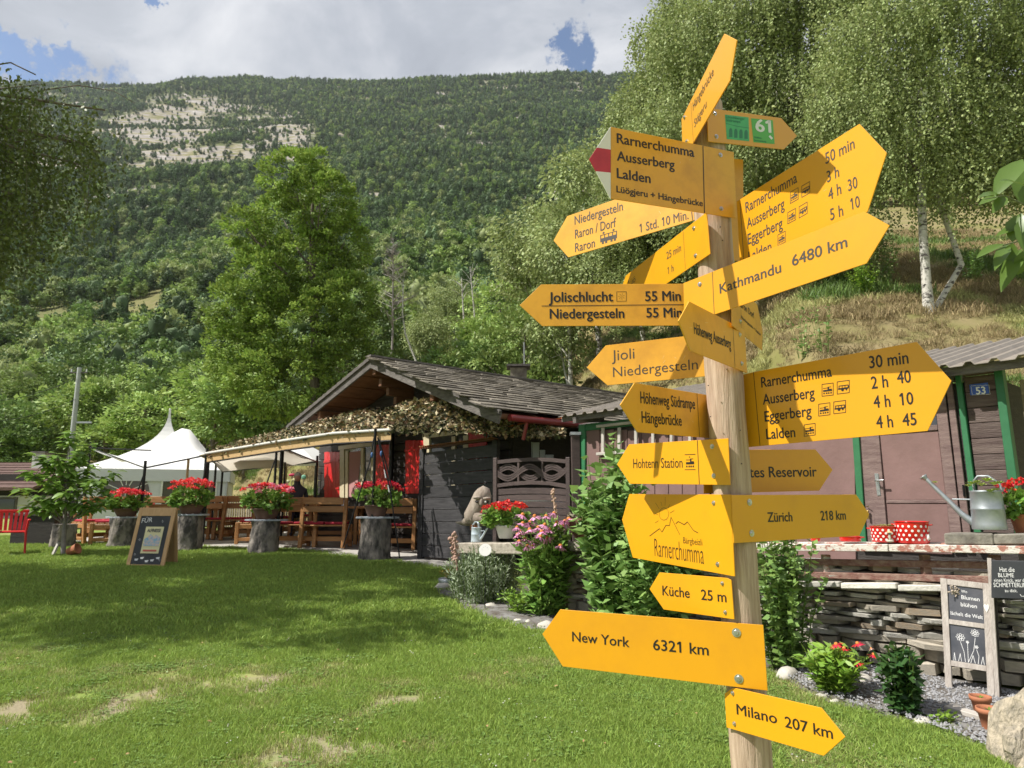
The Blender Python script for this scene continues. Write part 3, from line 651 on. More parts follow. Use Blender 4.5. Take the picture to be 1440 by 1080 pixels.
# ---- lower bushes and trees left of the ash, behind the tent
g0 = random.Random(5)
def variants(tag_, n, spec, lm, bm_, sz, seed, nl, **kw):
    """prototype trees, unit height = 1 x scale; returns list of (crown mesh, trunk mesh)"""
    out = []
    for k in range(n):
        g = np.random.default_rng(seed + k); lobes = spec(g); V, F, v = crown_np(lobes, nl, sz, g, **kw)
        cm = npmesh('crown', V, F, v); cm.materials.append(lm); mb = MB(); limbs(mb, (0, 0, -.4), (0, 0, lobes[0][0][2] + .2), .11, lobes, g, 5); tm = mb.mesh('trunk'); tm.materials.append(bm_); out.append((cm, tm))
    return out
def broad_spec(g, H=6.0, w=2.0, n=9):
    L = [((0, 0, H * .78), (w * .7, w * .7, H * .2))]
    for i in range(n):
        a = g.random() * 6.28; z = H * (.32 + .5 * g.random()); r = w * (.35 + .65 * g.random()) * (1.1 - .6 * abs(z / H - .45)); q = w * (.35 + .3 * g.random())
        L.append(((r * math.cos(a) * .8, r * math.sin(a) * .8, z), (q, q, q * .85)))
    return L
BROAD = variants('broad', 4, lambda g: broad_spec(g), leaf_pale, bark_m, .17, 20, 9000, clump=.38, per=30, width=.6)
BROAD_D = variants('broad_dark', 3, lambda g: broad_spec(g, 5.5, 2.2, 11), leaf_dark, bark_m, .17, 40, 9000, clump=.38, per=30, width=.6)
BIRCHY = variants('birchy', 3, lambda g: broad_spec(g, 8.5, 1.5, 12), leaf_birch, birch_bark, .13, 60, 12000, clump=.5, per=30, width=.6, droop=.8)
def put_tree(var, name, label, x, y, s, rz, group, sxy=1.0):
    T = thing(name, label, 'tree', (x, y, h1(x, y)), rz, group); T.scale = (s * sxy, s * sxy, s)
    link('crown', var[0], None, T); link('trunk', var[1], None, T); return T
# trees one by one: (px of the trunk, Y, height in m, kind, width, label)
NEAR_TREES = [
 (800, 27, 11.0, 'b', 1.0, 'slim silvery birch whose crown stands just left of the red tipped sign'),
 (765, 33, 13.0, 'b', 1.15, 'tall pale birch with its top level with the upper signs, left of the post'),
 (735, 29, 8.0, 'l', 1.0, 'round green tree above the right end of the chalet ridge'),
 (845, 29, 12.5, 'b', 1.1, 'leafy birch directly behind the Niedergesteln signs'),
 (905, 26, 9.5, 'b', 1.2, 'birch behind the left arrow tips at the middle of the post'),
 (690, 34, 7.5, 'l', 1.15, 'pale bushy tree above the middle of the chalet roof'),
 (640, 31, 6.4, 'd', 1.1, 'dark leafy tree right behind the chalet chimney side'),
 (598, 36, 8.5, 'b', .9, 'thin birch with a bare white stem behind the chalet ridge'),
 (560, 33, 6.0, 'l', 1.1, 'light green tree touching the peak of the chalet gable'),
 (720, 25, 4.2, 'd', 1.2, 'low dark bush at the edge of the dry bank behind the roof'),
 (770, 26, 4.0, 'l', 1.2, 'yellow green bush at the foot of the birches behind the roof'),
 (300, 40, 9.5, 'l', 1.25, 'broad green tree between the tent peak and the ash'),
 (350, 38, 7.0, 'd', 1.2, 'dark green tree low at the left foot of the ash'),
 (255, 47, 9.0, 'd', 1.2, 'dark tree straight above the white tent peak'),
 (205, 43, 8.0, 'l', 1.3, 'leafy tree behind the left side of the white tent'),
 (150, 46, 9.8, 'l', 1.2, 'light tree just right of the utility pole'),
 (95, 52, 9.0, 'd', 1.3, 'dark tree behind the utility pole'),
 (45, 48, 8.0, 'l', 1.3, 'pale tree above the brown roofed house'),
 (5, 45, 8.5, 'd', 1.3, 'dark tree at the left border above the brown roof'),
 (120, 66, 12, 'd', 1.2, 'dark tree a little uphill of the utility pole'),
 (215, 66, 11, 'l', 1.3, 'bright tree uphill behind the tent'),
 (40, 70, 12, 'l', 1.2, 'light tree uphill at the left, above the pale one'),
 (290, 62, 11, 'd', 1.2, 'dark tree uphill at the left edge of the ash'),
 (520, 48, 10.5, 'd', 1.1, 'dark tree right beside the ash crown'),
 (560, 55, 11, 'l', 1.1, 'pale green tree uphill right of the ash'),
 (640, 58, 12, 'b', 1.0, 'slender tree uphill above the chalet roof'),
 (700, 52, 11, 'l', 1.1, 'light tree uphill between the chalet and the birches'),
]
KIND = {'b': (BIRCHY, 9.6), 'l': (BROAD, 7.0), 'd': (BROAD_D, 6.6)}
for i, (px, Y, H, k, w, lab) in enumerate(NEAR_TREES):
    var, h0 = KIND[k]; p = at(px, 600, Y)
    put_tree(var[i % len(var)], 'birch_tree' if k == 'b' else 'broadleaf_tree', lab, p.x, p.y, H / h0, i * 1.3, 'trees on the lower slope behind the buildings', w)
# slender white stem behind the ridge and two more
for (pts, lab, Y, r) in ((((585, 508), (578, 490), (570, 470), (566, 440), (567, 400), (566, 400)), 'bare white birch stem curving up behind the chalet ridge', 30, .045),
                      (((653, 462), (651, 430), (649, 390)), 'short white birch stem among the leaves above the roof', 40, .05),
                      (((667, 440), (664, 410), (661, 375)), 'thin pale stem beside the white one above the roof', 41, .04)):
    P = [at(x, y, Y) for x, y in pts]; t = thing('birch_tree', lab, 'tree', P[0]); b = MB()
    P = [Vector((P[0].x + .3, P[0].y, h1(P[0].x, P[0].y) - .2))] + P
    b.tube(P, [r * (1.2 - .8 * i / len(P)) for i in range(len(P))], 8)
    b.build('trunk', birch_bark, t); b = MB()
    for q in range(7): s = P[-1].lerp(P[-2], .3 + q * .1); e = s + Vector((random.uniform(-.9, .9), random.uniform(-.4, .4), random.uniform(.3, 1.0))); b.tube([s, s.lerp(e, .5) + Vector((0, 0, .1)), e], [.022, .014, .005], 5)
    stuff(b.build('branch', birch_bark, t))
# ---- dead grey tree
P0 = at(552, 470, 44); t = thing('dead_tree', 'grey leafless tree between the ash and the pale birches', 'tree', P0); b = MB(); g_ = random.Random(3)
zb = h1(P0.x, P0.y); top = at(553, 335, 44); b.tube([(P0.x, P0.y, zb - .3), P0, top], [.09, .07, .02], 8); b.build('trunk', grey_bark, t); b = MB()
for q in range(60):
    z = g_.random(); s = P0.lerp(top, z ** .8); a = g_.uniform(0, 6.28); L_ = 1.9 * (1.1 - z); e = s + Vector((math.cos(a) * L_, math.sin(a) * L_, L_ * .5)); b.tube([s, s.lerp(e, .5), e], [.035, .022, .008], 4)
    for w in range(3): m = s.lerp(e, .4 + .2 * w); b.tube([m, m + Vector((g_.uniform(-.5, .5), g_.uniform(-.5, .5), g_.uniform(0, .6)))], [.014, .005], 3)
stuff(b.build('branch', grey_bark, t))

# ---- weeping birches on the bank, right
def strands(g, lobes, n_str, per, size, lo=.8, hi=2.2, sway=.12, spread=.05):
    vol = np.array([l[1][0] * l[1][1] * l[1][2] for l in lobes]) ** .7; vol /= vol.sum(); pick = g.choice(len(lobes), n_str, p=vol)
    C = np.array([lobes[i][0] for i in pick], float); R = np.array([lobes[i][1] for i in pick], float); u = unit(n_str, g); u[:, 2] = np.abs(u[:, 2]) * .9 + .02
    S = C + u * R * (.35 + .65 * g.random((n_str, 1)) ** .6); Ln = lo + (hi - lo) * g.random(n_str); dr = g.normal(size=(n_str, 2)) * sway + u[:, :2] * .18
    tone = g.random(n_str); i = np.repeat(np.arange(n_str), per); t = np.tile((np.arange(per) + .5) / per, n_str) + g.normal(size=n_str * per) * .01; t = np.clip(t, 0, 1)
    P = S[i].copy(); L_ = Ln[i]; P[:, 2] -= L_ * t; P[:, :2] += dr[i] * (L_ * np.sqrt(t) * .9)[:, None]; P += g.normal(size=P.shape) * spread
    D = unit(len(P), g) * .8; D[:, 2] -= .9
    V, F = leaves(P, D, size, .72, int(g.integers(1e6)), up=.2, vary=.4); val = .45 * tone[i] + .55 * g.random(len(P))
    return V, F, val, S, Ln, dr
leaf_olive = mat('leaf_olive', (.12, .155, .042), .5, attr=.5, trans=.2, spec=.3)
def weeping_birch(label, base, lobes, n_str, per, size, seed, trunks, hi=2.2, fill=0, lm=None):
    lm = lm or leaf_birch
    g = np.random.default_rng(seed); T = thing('birch_tree', label, 'tree', base, 0, 'weeping birches on the bank')
    V, F, v, S, Ln, dr = strands(g, lobes, n_str, per, size, hi=hi); link('crown', npmesh('crown', V, F, v), lm, T)
    if fill: V, F, v = crown_np(lobes, fill, size * 1.15, g, clump=.55, per=30, width=.8, droop=.5); link('crown', npmesh('crown', V, F, v), leaf_birch, T)
    for tr in trunks:
        b = MB(); b.tube(tr[0], [q * .74 for q in tr[1]], 12); b.build('trunk', birch_bark, T, world=False)
    b = MB(); tops = [Vector(t[0][k]) for t in trunks for k in range(len(t[0]) // 2, len(t[0]))]
    for (c, r) in lobes:
        c = Vector(c); s = min(tops, key=lambda q: (q - c).length); m = s.lerp(c, .5) + Vector((0, 0, .3)); b.tube([s, m, c], [.055, .035, .015], 6)
        for q in range(5):
            k = int(g.integers(len(S))); e = Vector(S[k]); 
            if (e - c).length < max(r) * 1.3: b.tube([m.lerp(c, q / 6), c.lerp(e, .5) + Vector((0, 0, .12)), e], [.018, .012, .004], 4)
    for k in range(0, len(S), 7):
        e = Vector(S[k]); b.tube([e, e + Vector((dr[k][0] * Ln[k] * .6, dr[k][1] * Ln[k] * .6, -Ln[k] * .5)), e + Vector((dr[k][0] * Ln[k] * .9, dr[k][1] * Ln[k] * .9, -Ln[k]))], [.004, .003, .0015], 3, cap=False)
    stuff(b.build('branch', bark_m, T, world=False)); return T
bA = ground_at(1306, 440, 10); wbase = bA - Vector((0, 0, .1))
lobA = px_lobes([(1240, 60, 90, 80), (1350, 40, 100, 70), (1440, 90, 90, 90), (1290, 150, 90, 70), (1390, 180, 80, 70), (1200, 150, 70, 80), (1260, 220, 70, 50), (1350, 250, 70, 50), (1450, 230, 70, 60), (1540, 120, 90, 110), (1500, 0, 110, 80), (1300, -60, 140, 70)], bA.y, wbase)
def tr_(pts, r, Y): return ([Vector(at(x, y, Y + dy)) - wbase for x, y, dy in pts], r)
weeping_birch('weeping birch with white trunk on the dry bank at the right', wbase, lobA, 3000, 42, .070, 3,
  [tr_(((1307, 448, 0), (1303, 400, 0), (1298, 330, 0), (1295, 250, .1), (1292, 150, .2), (1300, 40, .3), (1310, -60, .4)), [.20, .155, .14, .13, .11, .08, .04], bA.y),
   tr_(((1309, 446, .1), (1352, 372, .4), (1330, 310, .5), (1312, 262, .5), (1345, 120, .6), (1380, 10, .7)), [.10, .10, .095, .085, .06, .03], bA.y)], fill=42000)
bB = ground_at(1120, 400, 10); bB = Vector((at(1150, 380, 20).x, 20, 0)); bB.z = h1(bB.x, bB.y)
lobB = px_lobes([(1060, 40, 80, 80), (1150, 30, 90, 80), (1000, 110, 70, 70), (1100, 130, 80, 70), (1180, 160, 70, 70), (960, 60, 50, 60), (940, 190, 60, 60), (1050, 220, 80, 60), (1160, 260, 70, 60), (980, 280, 60, 60), (1080, 320, 70, 50), (1180, 340, 60, 40), (1100, -60, 140, 70)], 20, bB)
wbase = bB
weeping_birch('large silvery birch behind the top of the signpost', bB, lobB, 3200, 42, .082, 4, [tr_(((1150, 420, 0), (1145, 330, 0), (1130, 200, 0), (1120, 60, 0), (1110, -60, 0)), [.2, .16, .13, .09, .04], 20)], fill=42000)
bC = Vector((at(940, 380, 24).x, 24, 0)); bC.z = h1(bC.x, bC.y); wbase = bC
lobC = px_lobes([(940, 110, 45, 70), (900, 170, 48, 60), (960, 200, 60, 70), (880, 240, 40, 50), (930, 290, 60, 60), (870, 330, 45, 45), (970, 360, 60, 45), (900, 400, 55, 40), (905, 55, 18, 25), (955, 20, 35, 50)], 24, bC)
weeping_birch('birch with its crown edge against the sky left of the top sign', bC, lobC, 2300, 38, .092, 6, [tr_(((930, 440, 0), (935, 330, 0), (945, 200, 0), (950, 60, 0)), [.2, .15, .11, .04], 24)], fill=26000)
# ---- left foreground birch, its branches hanging into the picture
bD = Vector((-13.0, 8.6, 0)); bD.z = h1(bD.x, bD.y); wbase = bD
lobD = px_lobes([(60, 150, 60, 40), (20, 230, 70, 60), (100, 200, 45, 40), (60, 290, 45, 45), (-60, 150, 110, 90), (-60, 300, 110, 90), (-10, 360, 30, 30), (-200, 200, 130, 130), (-160, 60, 120, 80), (148, 155, 26, 18), (125, 235, 30, 22)], 10.2, bD)
_lob_shadow = [((c[0] - bD.x, c[1] - bD.y, c[2] - bD.z), r) for c, r in (((-10.0, 7.9, 10.6), (2.1, 1.2, 1.2)), ((-12.6, 8.2, 10.6), (2.4, 1.7, 1.4)), ((-10.2, 5.3, 10.2), (1.9, .75, 1.0)), ((-12.9, 6.2, 10.2), (2.4, 1.3, 1.3)), ((-16, 7.5, 10.0), (2.6, 2.2, 1.6)), ((-9.2, 9.0, 10.8), (1.4, .7, .9)))]  # unseen lobes, added and shaped to throw the tree's shadow on the lawn
T = weeping_birch('weeping birch at the left border with branches hanging into view', bD, lobD, 1250, 34, .058, 9, [([Vector((0, 0, -.2)), Vector((.1, .1, 3)), Vector((.2, .0, 7)), Vector((.3, -.3, 11))], [.2, .16, .12, .05])], hi=1.7, lm=leaf_olive)
del T['group']; _g = np.random.default_rng(2); V, F, v = crown_np(_lob_shadow, 30000, .13, _g, clump=.5, per=40, width=.8); link('crown', npmesh('crown', V, F, v), leaf_birch, T)
b = MB()
for pts in (((-60, 190), (10, 150), (60, 127), (110, 120), (160, 128), (190, 145)), ((-60, 250), (20, 200), (90, 190), (140, 215)), ((-30, 95), (15, 88), (50, 105))):
    b.tube([at(x, y, 10.2) for x, y in pts], [.014 - .0018 * i for i in range(len(pts))], 6)
stuff(b.build('branch', bark_m, T))

# ---- walnut twig reaching in at the right border
walnut_leaf = mat('leaf_walnut', (.13, .25, .045), .38, attr=.25, trans=.35, spec=.5)
def big_leaf(mb, p, d, nrm, L_, W_):
    """one folded oval leaf with a drooping midrib"""
    d = Vector(d).normalized(); nrm = Vector(nrm).normalized(); s = d.cross(nrm).normalized(); nrm = s.cross(d); p = Vector(p); vs = []; fs = []
    for i, (t, w) in enumerate(((0, .03), (.18, .55), (.42, 1), (.68, .85), (.88, .42), (1, .02))):
        c = p + d * L_ * t - nrm * L_ * .22 * t * t; up = nrm * W_ * .12 * w
        vs += [c + s * W_ * .5 * w + up, c, c - s * W_ * .5 * w + up]
        if i: k = 3 * i; fs += [(k - 3, k, k + 1, k - 2), (k - 2, k + 1, k + 2, k - 1)]
    mb.add(vs, fs, True)
P = [at(1500, 270, 3.2), at(1450, 285, 3.2), at(1436, 300, 3.25)]
T = thing('walnut_twig', 'walnut twig with large glossy leaves hanging in at the right border', 'branch', P[0])
b = MB(); b.tube([at(1520, 250, 3.2), at(1470, 275, 3.2), at(1443, 300, 3.22), at(1436, 345, 3.25)], [.009, .007, .005, .003], 6); b.tube([at(1450, 292, 3.2), at(1412, 275, 3.1), at(1385, 280, 3.05)], [.004, .003, .002], 5); b.tube([at(1438, 338, 3.25), at(1410, 345, 3.2), at(1382, 350, 3.15)], [.004, .003, .002], 5)
b.build('stem', mat('green_twig', (.10, .12, .04), .6), T)
for (x, y, tx, ty, w) in ((1438, 224, 1400, 262, 30), (1440, 240, 1446, 285, 34), (1412, 275, 1384, 262, 15), (1405, 276, 1378, 282, 14), (1415, 276, 1398, 292, 16), (1436, 300, 1422, 335, 26), (1440, 305, 1446, 345, 28), (1412, 343, 1376, 352, 15), (1418, 344, 1402, 362, 17), (1424, 342, 1418, 368, 18), (1436, 350, 1410, 392, 22), (1440, 352, 1436, 385, 24), (1440, 262, 1412, 245, 16), (1444, 318, 1404, 322, 15)):
    a = at(x, y, 3.2 + random.uniform(-.08, .05)); e = at(tx, ty, 3.15 + random.uniform(-.1, .05)); m = MB(); big_leaf(m, a, e - a, Vector((random.uniform(-.6, .1), -.7, .7)), (e - a).length, w * .0036); m.build('leaf', walnut_leaf, T)

# ================================================================ the forest on the mountain
def conifer_mesh(seed, H=10., R=2.2, tiers=13, m=needle_m, per=16, rag=.35, name='pine_tree', top_round=0):
    g = np.random.default_rng(seed); P = []; D = []; V0 = []
    for t in range(tiers):
        f = (t + .5) / tiers; z = H * (.16 + .84 * f); r = R * ((1 - f) ** (.75 - .35 * top_round)) * (1 + .25 * (g.random() - .5)); k = max(5, int(per * (1 - f * .65)))
        a = g.random(k) * 6.28; rr = r * (.45 + .55 * g.random(k)); P.append(np.stack([np.cos(a) * rr * .35, np.sin(a) * rr * .35, z + g.normal(size=k) * H * .018], 1))
        D.append(np.stack([np.cos(a), np.sin(a), -.25 + .5 * (f - .3) + g.normal(size=k) * .12], 1) * rr[:, None]); V0.append(g.random(k))
    P = np.vstack(P); D = np.vstack(D); L_ = np.linalg.norm(D, axis=1); Dn = D / L_[:, None]
    S = np.cross(Dn, [0, 0, 1.]); S /= np.linalg.norm(S, axis=1, keepdims=True); w = (L_ * .42 + .18)[:, None]
    up = np.cross(S, Dn); n = len(P)
    # each branch: two crossed ragged blades
    def blade(Sv): return np.stack([P, P + D * .55 + Sv * w * .5, P + D, P + D * .55 - Sv * w * .5], 1)
    V = np.concatenate([blade(S), blade(up * .8 + S * .25)]).reshape(-1, 3); F = np.arange(len(V)).reshape(-1, 4)
    # trunk
    tv = np.array([[.14, 0, -1], [-.07, .12, -1], [-.07, -.12, -1], [.02, 0, H], [-.01, .02, H], [-.01, -.02, H]]); o = len(V)
    V = np.vstack([V, tv]); F = np.vstack([F, [[o, o + 1, o + 4, o + 3], [o + 1, o + 2, o + 5, o + 4], [o + 2, o, o + 3, o + 5]]])
    me = npmesh(name, V, F, np.concatenate([np.tile(np.concatenate(V0), 2), [.2] * 3])); me.materials.append(m); return me
def small_broad(seed, H=7., R=2.6, m=leaf_pale, n=900, name='broadleaf_tree', size=.42):
    g = np.random.default_rng(seed); lobes = [((0, 0, H * .68), (R * .7, R * .7, H * .3))]
    for i in range(7): a = g.random() * 6.28; lobes.append(((math.cos(a) * R * .55, math.sin(a) * R * .55, H * (.32 + .4 * g.random())), (R * .45, R * .45, R * .42)))
    V, F, v = crown_np(lobes, n, size, g, clump=.55, per=12, width=.75); o = len(V)
    V = np.vstack([V, [[.15, 0, -1], [-.07, .13, -1], [-.07, -.13, -1], [.03, 0, H * .7], [-.01, .03, H * .7], [-.01, -.03, H * .7]]]); F = np.vstack([F, [[o, o + 1, o + 4, o + 3], [o + 1, o + 2, o + 5, o + 4], [o + 2, o, o + 3, o + 5]]])
    cb = MB()  # solid inner cores, added in darker tones to give crowns a shaded side
    for k, (c, r) in enumerate(lobes): cb.blob(c, 1, seed + k, 1, .5, tuple(q * .66 for q in r))
    cv = np.array(cb.v); cf = np.array([list(f) + [f[2]] for f in cb.f]) + len(V)
    me = npmesh(name, np.vstack([V, cv]), np.vstack([F, cf]), np.concatenate([v, [.2] * 3, g.random(len(cf)) * .6])); me.materials.append(m); return me
PINES = [conifer_mesh(1), small_broad(2, 8, 2.3, needle_m, 1000, 'pine_tree', .36), small_broad(3, 9.5, 2.0, needle_m, 1000, 'pine_tree', .34), small_broad(4, 7, 2.5, needle_m, 1000, 'pine_tree', .36)]
LARCH = [conifer_mesh(5, 9.5, 2.1, 12, larch_m, 14, name='larch_tree'), conifer_mesh(6, 8, 2.0, 11, larch_m, 14, name='larch_tree')]
SB = [small_broad(7), small_broad(8, 6, 2.8), small_broad(9, 7, 2.5, leaf_dark), small_broad(10, 8, 2.3, leaf_birch, size=.36)]
SETS = PINES + LARCH + SB
def scatter():
    g = np.random.default_rng(77); n = 105000
    az = np.radians(g.uniform(-46, 44, n)); u = g.random(n); d = np.sqrt(62 ** 2 + u * (1230 ** 2 - 62 ** 2))
    # more trees close by, where each one shows
    n2 = 2600; az2 = np.radians(g.uniform(-44, 30, n2)); d2 = 62 + (330 - 62) * g.random(n2) ** .8
    az = np.concatenate([az, az2]); d = np.concatenate([d, d2]); x = d * np.tan(az); y = d; keep = []; out = []
    ok = ~((az > rad(22)) & (d > 250)); cell = {}
    for i in np.nonzero(ok)[0]:
        X, Y_ = float(x[i]), float(y[i]); p = Vector((X, Y_, 0)); A = math.degrees(az[i]); dd = float(d[i])
        sp = 3.2 if dd > 350 else 3.7; c = (int(X // sp), int(Y_ // sp))
        if c in cell: continue
        nz = mnoise.noise(p / 42) ; band = mnoise.noise(Vector((X / 160, dd / 14, 3))); q = 1.0
        sy = 540 - FPX * math.tan(math.atan(float(h_np(X, Y_) - CAMZ) / dd) - PITCH)     # how high on the slope
        # bare rock high on the left, narrow bare ledges elsewhere, meadow strip low on the left
        rock = rocky(X, Y_)
        if rock > 0: q *= max(.26, 1 - 1.0 * rock) * (1 if A > -15 else 1 if nz > .05 else .6)
        if -37 < A < -28 and 428 < sy < 478: q = 0
        if -26 < A < -20.5 and 485 < sy < 540: q *= .04
        if g.random() > q * .93: continue
        cell[c] = 1
        hi = (dd - 150) / 250 + nz * .9 + (A + 10) * -.004
        rr = g.random()
        if dd > 250 and rock > 0: k = int(g.integers(4)) if rr < .8 else 6 + int(g.integers(4))
        elif hi > .35: k = int(g.integers(4)) if rr < .60 else (4 + int(g.integers(2)) if rr < .74 else 6 + int(g.integers(4)))
        elif hi > -.1: k = 1 + int(g.integers(3)) if rr < .36 else (6 + int(g.integers(4)) if rr < .95 else 4)
        else: k = 6 + int(g.integers(4)) if rr < .9 else 1 + int(g.integers(3))
        s = float(g.uniform(.7, 1.45)) * (.62 if rock > .1 else 1)
        out.append((X, Y_, hill_z(X, Y_) - .3, k, s, float(g.random() * 6.28)))
    return out
TREES = scatter()
vis = [t for t in TREES if -700 < t[0] / t[1] * 1000 < 260]
vis.sort(key=lambda t: -(t[4] / math.hypot(t[0], t[1])))
single = set(id(t) for t in vis[:290])
def where(t):
    px = 720 + FPX * t[0] / t[1] * .93
    if px < 120: return 'above the brown roofed house'
    if px < 320: return 'above the white tent'
    if px < 540: return 'behind the ash tree'
    if px < 720: return 'above the chalet roof'
    return 'behind the birches'
kinds = {0: ('pine_tree', 'dark green pine'), 1: ('larch_tree', 'soft green larch'), 2: ('broadleaf_tree', 'leafy deciduous tree')}
for t in vis[:290]:
    me = SETS[t[3]]; kk = kinds[0 if t[3] < 4 else 1 if t[3] < 6 else 2]
    dist = 'low on' if t[1] < 110 else 'part way up'
    o = link(kk[0], me, None); o.location = t[:3]; o.scale = (t[4],) * 3; o.rotation_euler = (0, 0, t[5])
    if t[3] == 9: kn = 'silvery deciduous tree'
    elif t[3] == 8: kn = 'dark leafy deciduous tree'
    else: kn = kk[1]
    tag(o, kn + ' ' + dist + ' the wooded slope ' + where(t), 'tree', kn + 's ' + dist + ' the wooded slope ' + where(t))
print('trees', len(TREES))
def gn_instances(name, pts, rots, scales, meshes, label, cat, kidx):
    """one point cloud mesh per variant, a plant mesh set on each point by geometry nodes"""
    me = bpy.data.meshes.new(name); n = len(pts); me.vertices.add(n); me.vertices.foreach_set('co', np.asarray(pts, np.float32).ravel())
    a = me.attributes.new('rz', 'FLOAT', 'POINT'); a.data.foreach_set('value', np.asarray(rots, np.float32))
    a = me.attributes.new('sc', 'FLOAT', 'POINT'); a.data.foreach_set('value', np.asarray(scales, np.float32))
    a = me.attributes.new('ki', 'INT', 'POINT'); a.data.foreach_set('value', np.asarray(kidx, np.int32))
    o = bpy.data.objects.new(name, me); COL.objects.link(o)
    ng = bpy.data.node_groups.new(name, 'GeometryNodeTree'); ng.interface.new_socket('Geometry', in_out='INPUT', socket_type='NodeSocketGeometry'); ng.interface.new_socket('Geometry', in_out='OUTPUT', socket_type='NodeSocketGeometry')
    N = ng.nodes; L = ng.links; gi = N.new('NodeGroupInput'); go = N.new('NodeGroupOutput'); join = N.new('GeometryNodeJoinGeometry')
    protos = []
    def attr(nm, ty):
        q = N.new('GeometryNodeInputNamedAttribute'); q.data_type = ty; q.inputs[0].default_value = nm; return q.outputs[0]
    for i, m in enumerate(meshes):
        po = bpy.data.objects.new(name + '_model', m); protos.append(po)      # not linked to the scene: only a source for the points
        oi = N.new('GeometryNodeObjectInfo'); oi.inputs['Object'].default_value = po; oi.inputs['As Instance'].default_value = True
        ip = N.new('GeometryNodeInstanceOnPoints'); L.new(gi.outputs[0], ip.inputs['Points']); L.new(oi.outputs['Geometry'], ip.inputs['Instance'])
        cmp_ = N.new('FunctionNodeCompare'); cmp_.data_type = 'INT'; cmp_.operation = 'EQUAL'; L.new(attr('ki', 'INT'), cmp_.inputs[2]); cmp_.inputs[3].default_value = i; L.new(cmp_.outputs[0], ip.inputs['Selection'])
        cx = N.new('ShaderNodeCombineXYZ'); L.new(attr('rz', 'FLOAT'), cx.inputs[2]); L.new(cx.outputs[0], ip.inputs['Rotation'])
        cs = N.new('ShaderNodeCombineXYZ'); s = attr('sc', 'FLOAT'); [L.new(s, cs.inputs[k]) for k in range(3)]; L.new(cs.outputs[0], ip.inputs['Scale'])
        L.new(ip.outputs[0], join.inputs[0])
    L.new(join.outputs[0], go.inputs[0]); mod = o.modifiers.new('scatter', 'NODES'); mod.node_group = ng
    return stuff(o, label, cat)
rest = [t for t in TREES if id(t) not in single]
gn_instances('forest', [t[:3] for t in rest], [t[5] for t in rest], [t[4] for t in rest], SETS, 'dense conifer and mixed forest covering the whole mountainside', 'forest', [t[3] for t in rest])
# ================================================================ buildings
U = Vector((-.643, .766, 0)).normalized(); Vd = Vector((.766, .643, 0)).normalized(); ZUP = Vector((0, 0, 1))
dark_wood = mat('dark_plank', (.018, .014, .012), .7, (.042, .034, .030), 5, 7, .8, 22, (1, 1, 6), vary=.3)
grey_dark = mat('weathered_dark_beam', (.075, .065, .06), .8, (.15, .135, .125), 6, 7, .8, 26, (1, 1, 5), vary=.25)
brown_wood = mat('brown_wood', (.13, .055, .025), .7, (.20, .09, .045), 5, 6, .5, 20, (1, 1, 5), vary=.2)
shingle_m = mat('shingle', (.085, .072, .058), .9, (.21, .185, .145), 5, 8, 1, 26, vary=.32)
red_paint = mat('shutter_red', (.60, .012, .016), .45, (.48, .01, .014), 9, vary=.06)
cream = mat('window_cream', (.62, .55, .38), .5, (.54, .47, .31), 6)
glass_m = mat('window_glass', (.05, .055, .06), .06, spec=.9)
curtain_m = mat('curtain_rose', (.42, .20, .20), .9, (.5, .27, .26), 12, stretch=(12, 12, .3))
black_metal = mat('black_metal', (.012, .012, .013), .4, metal=.3)
gutter_m = mat('gutter_red', (.22, .03, .03), .35)
def wall_rect(b, pl, x0, y0, x1, y1, x2=None, x3=None, o0=0.0, o1=.03):
    """box on the wall plane: px corners (x0,y0) top left, (x1,y1) bottom right, optional x of bottom left / top right"""
    x2 = x0 if x2 is None else x2; x3 = x1 if x3 is None else x3
    tl = pl.hit(x0, y0); bl = pl.hit(x2, y1); br = pl.hit(x1, y1); tr = pl.hit(x3, y0); tr.z = tl.z; br.z = bl.z
    b.prism([p + pl.n * o1 for p in (tl, bl, br, tr)], -pl.n * (o1 - o0)); return b
A = at(525, 503.5, 13.0); gp = Plane(A, -Vd); R_ = gp.hit(704, 577); L_ = gp.hit(409, 599)
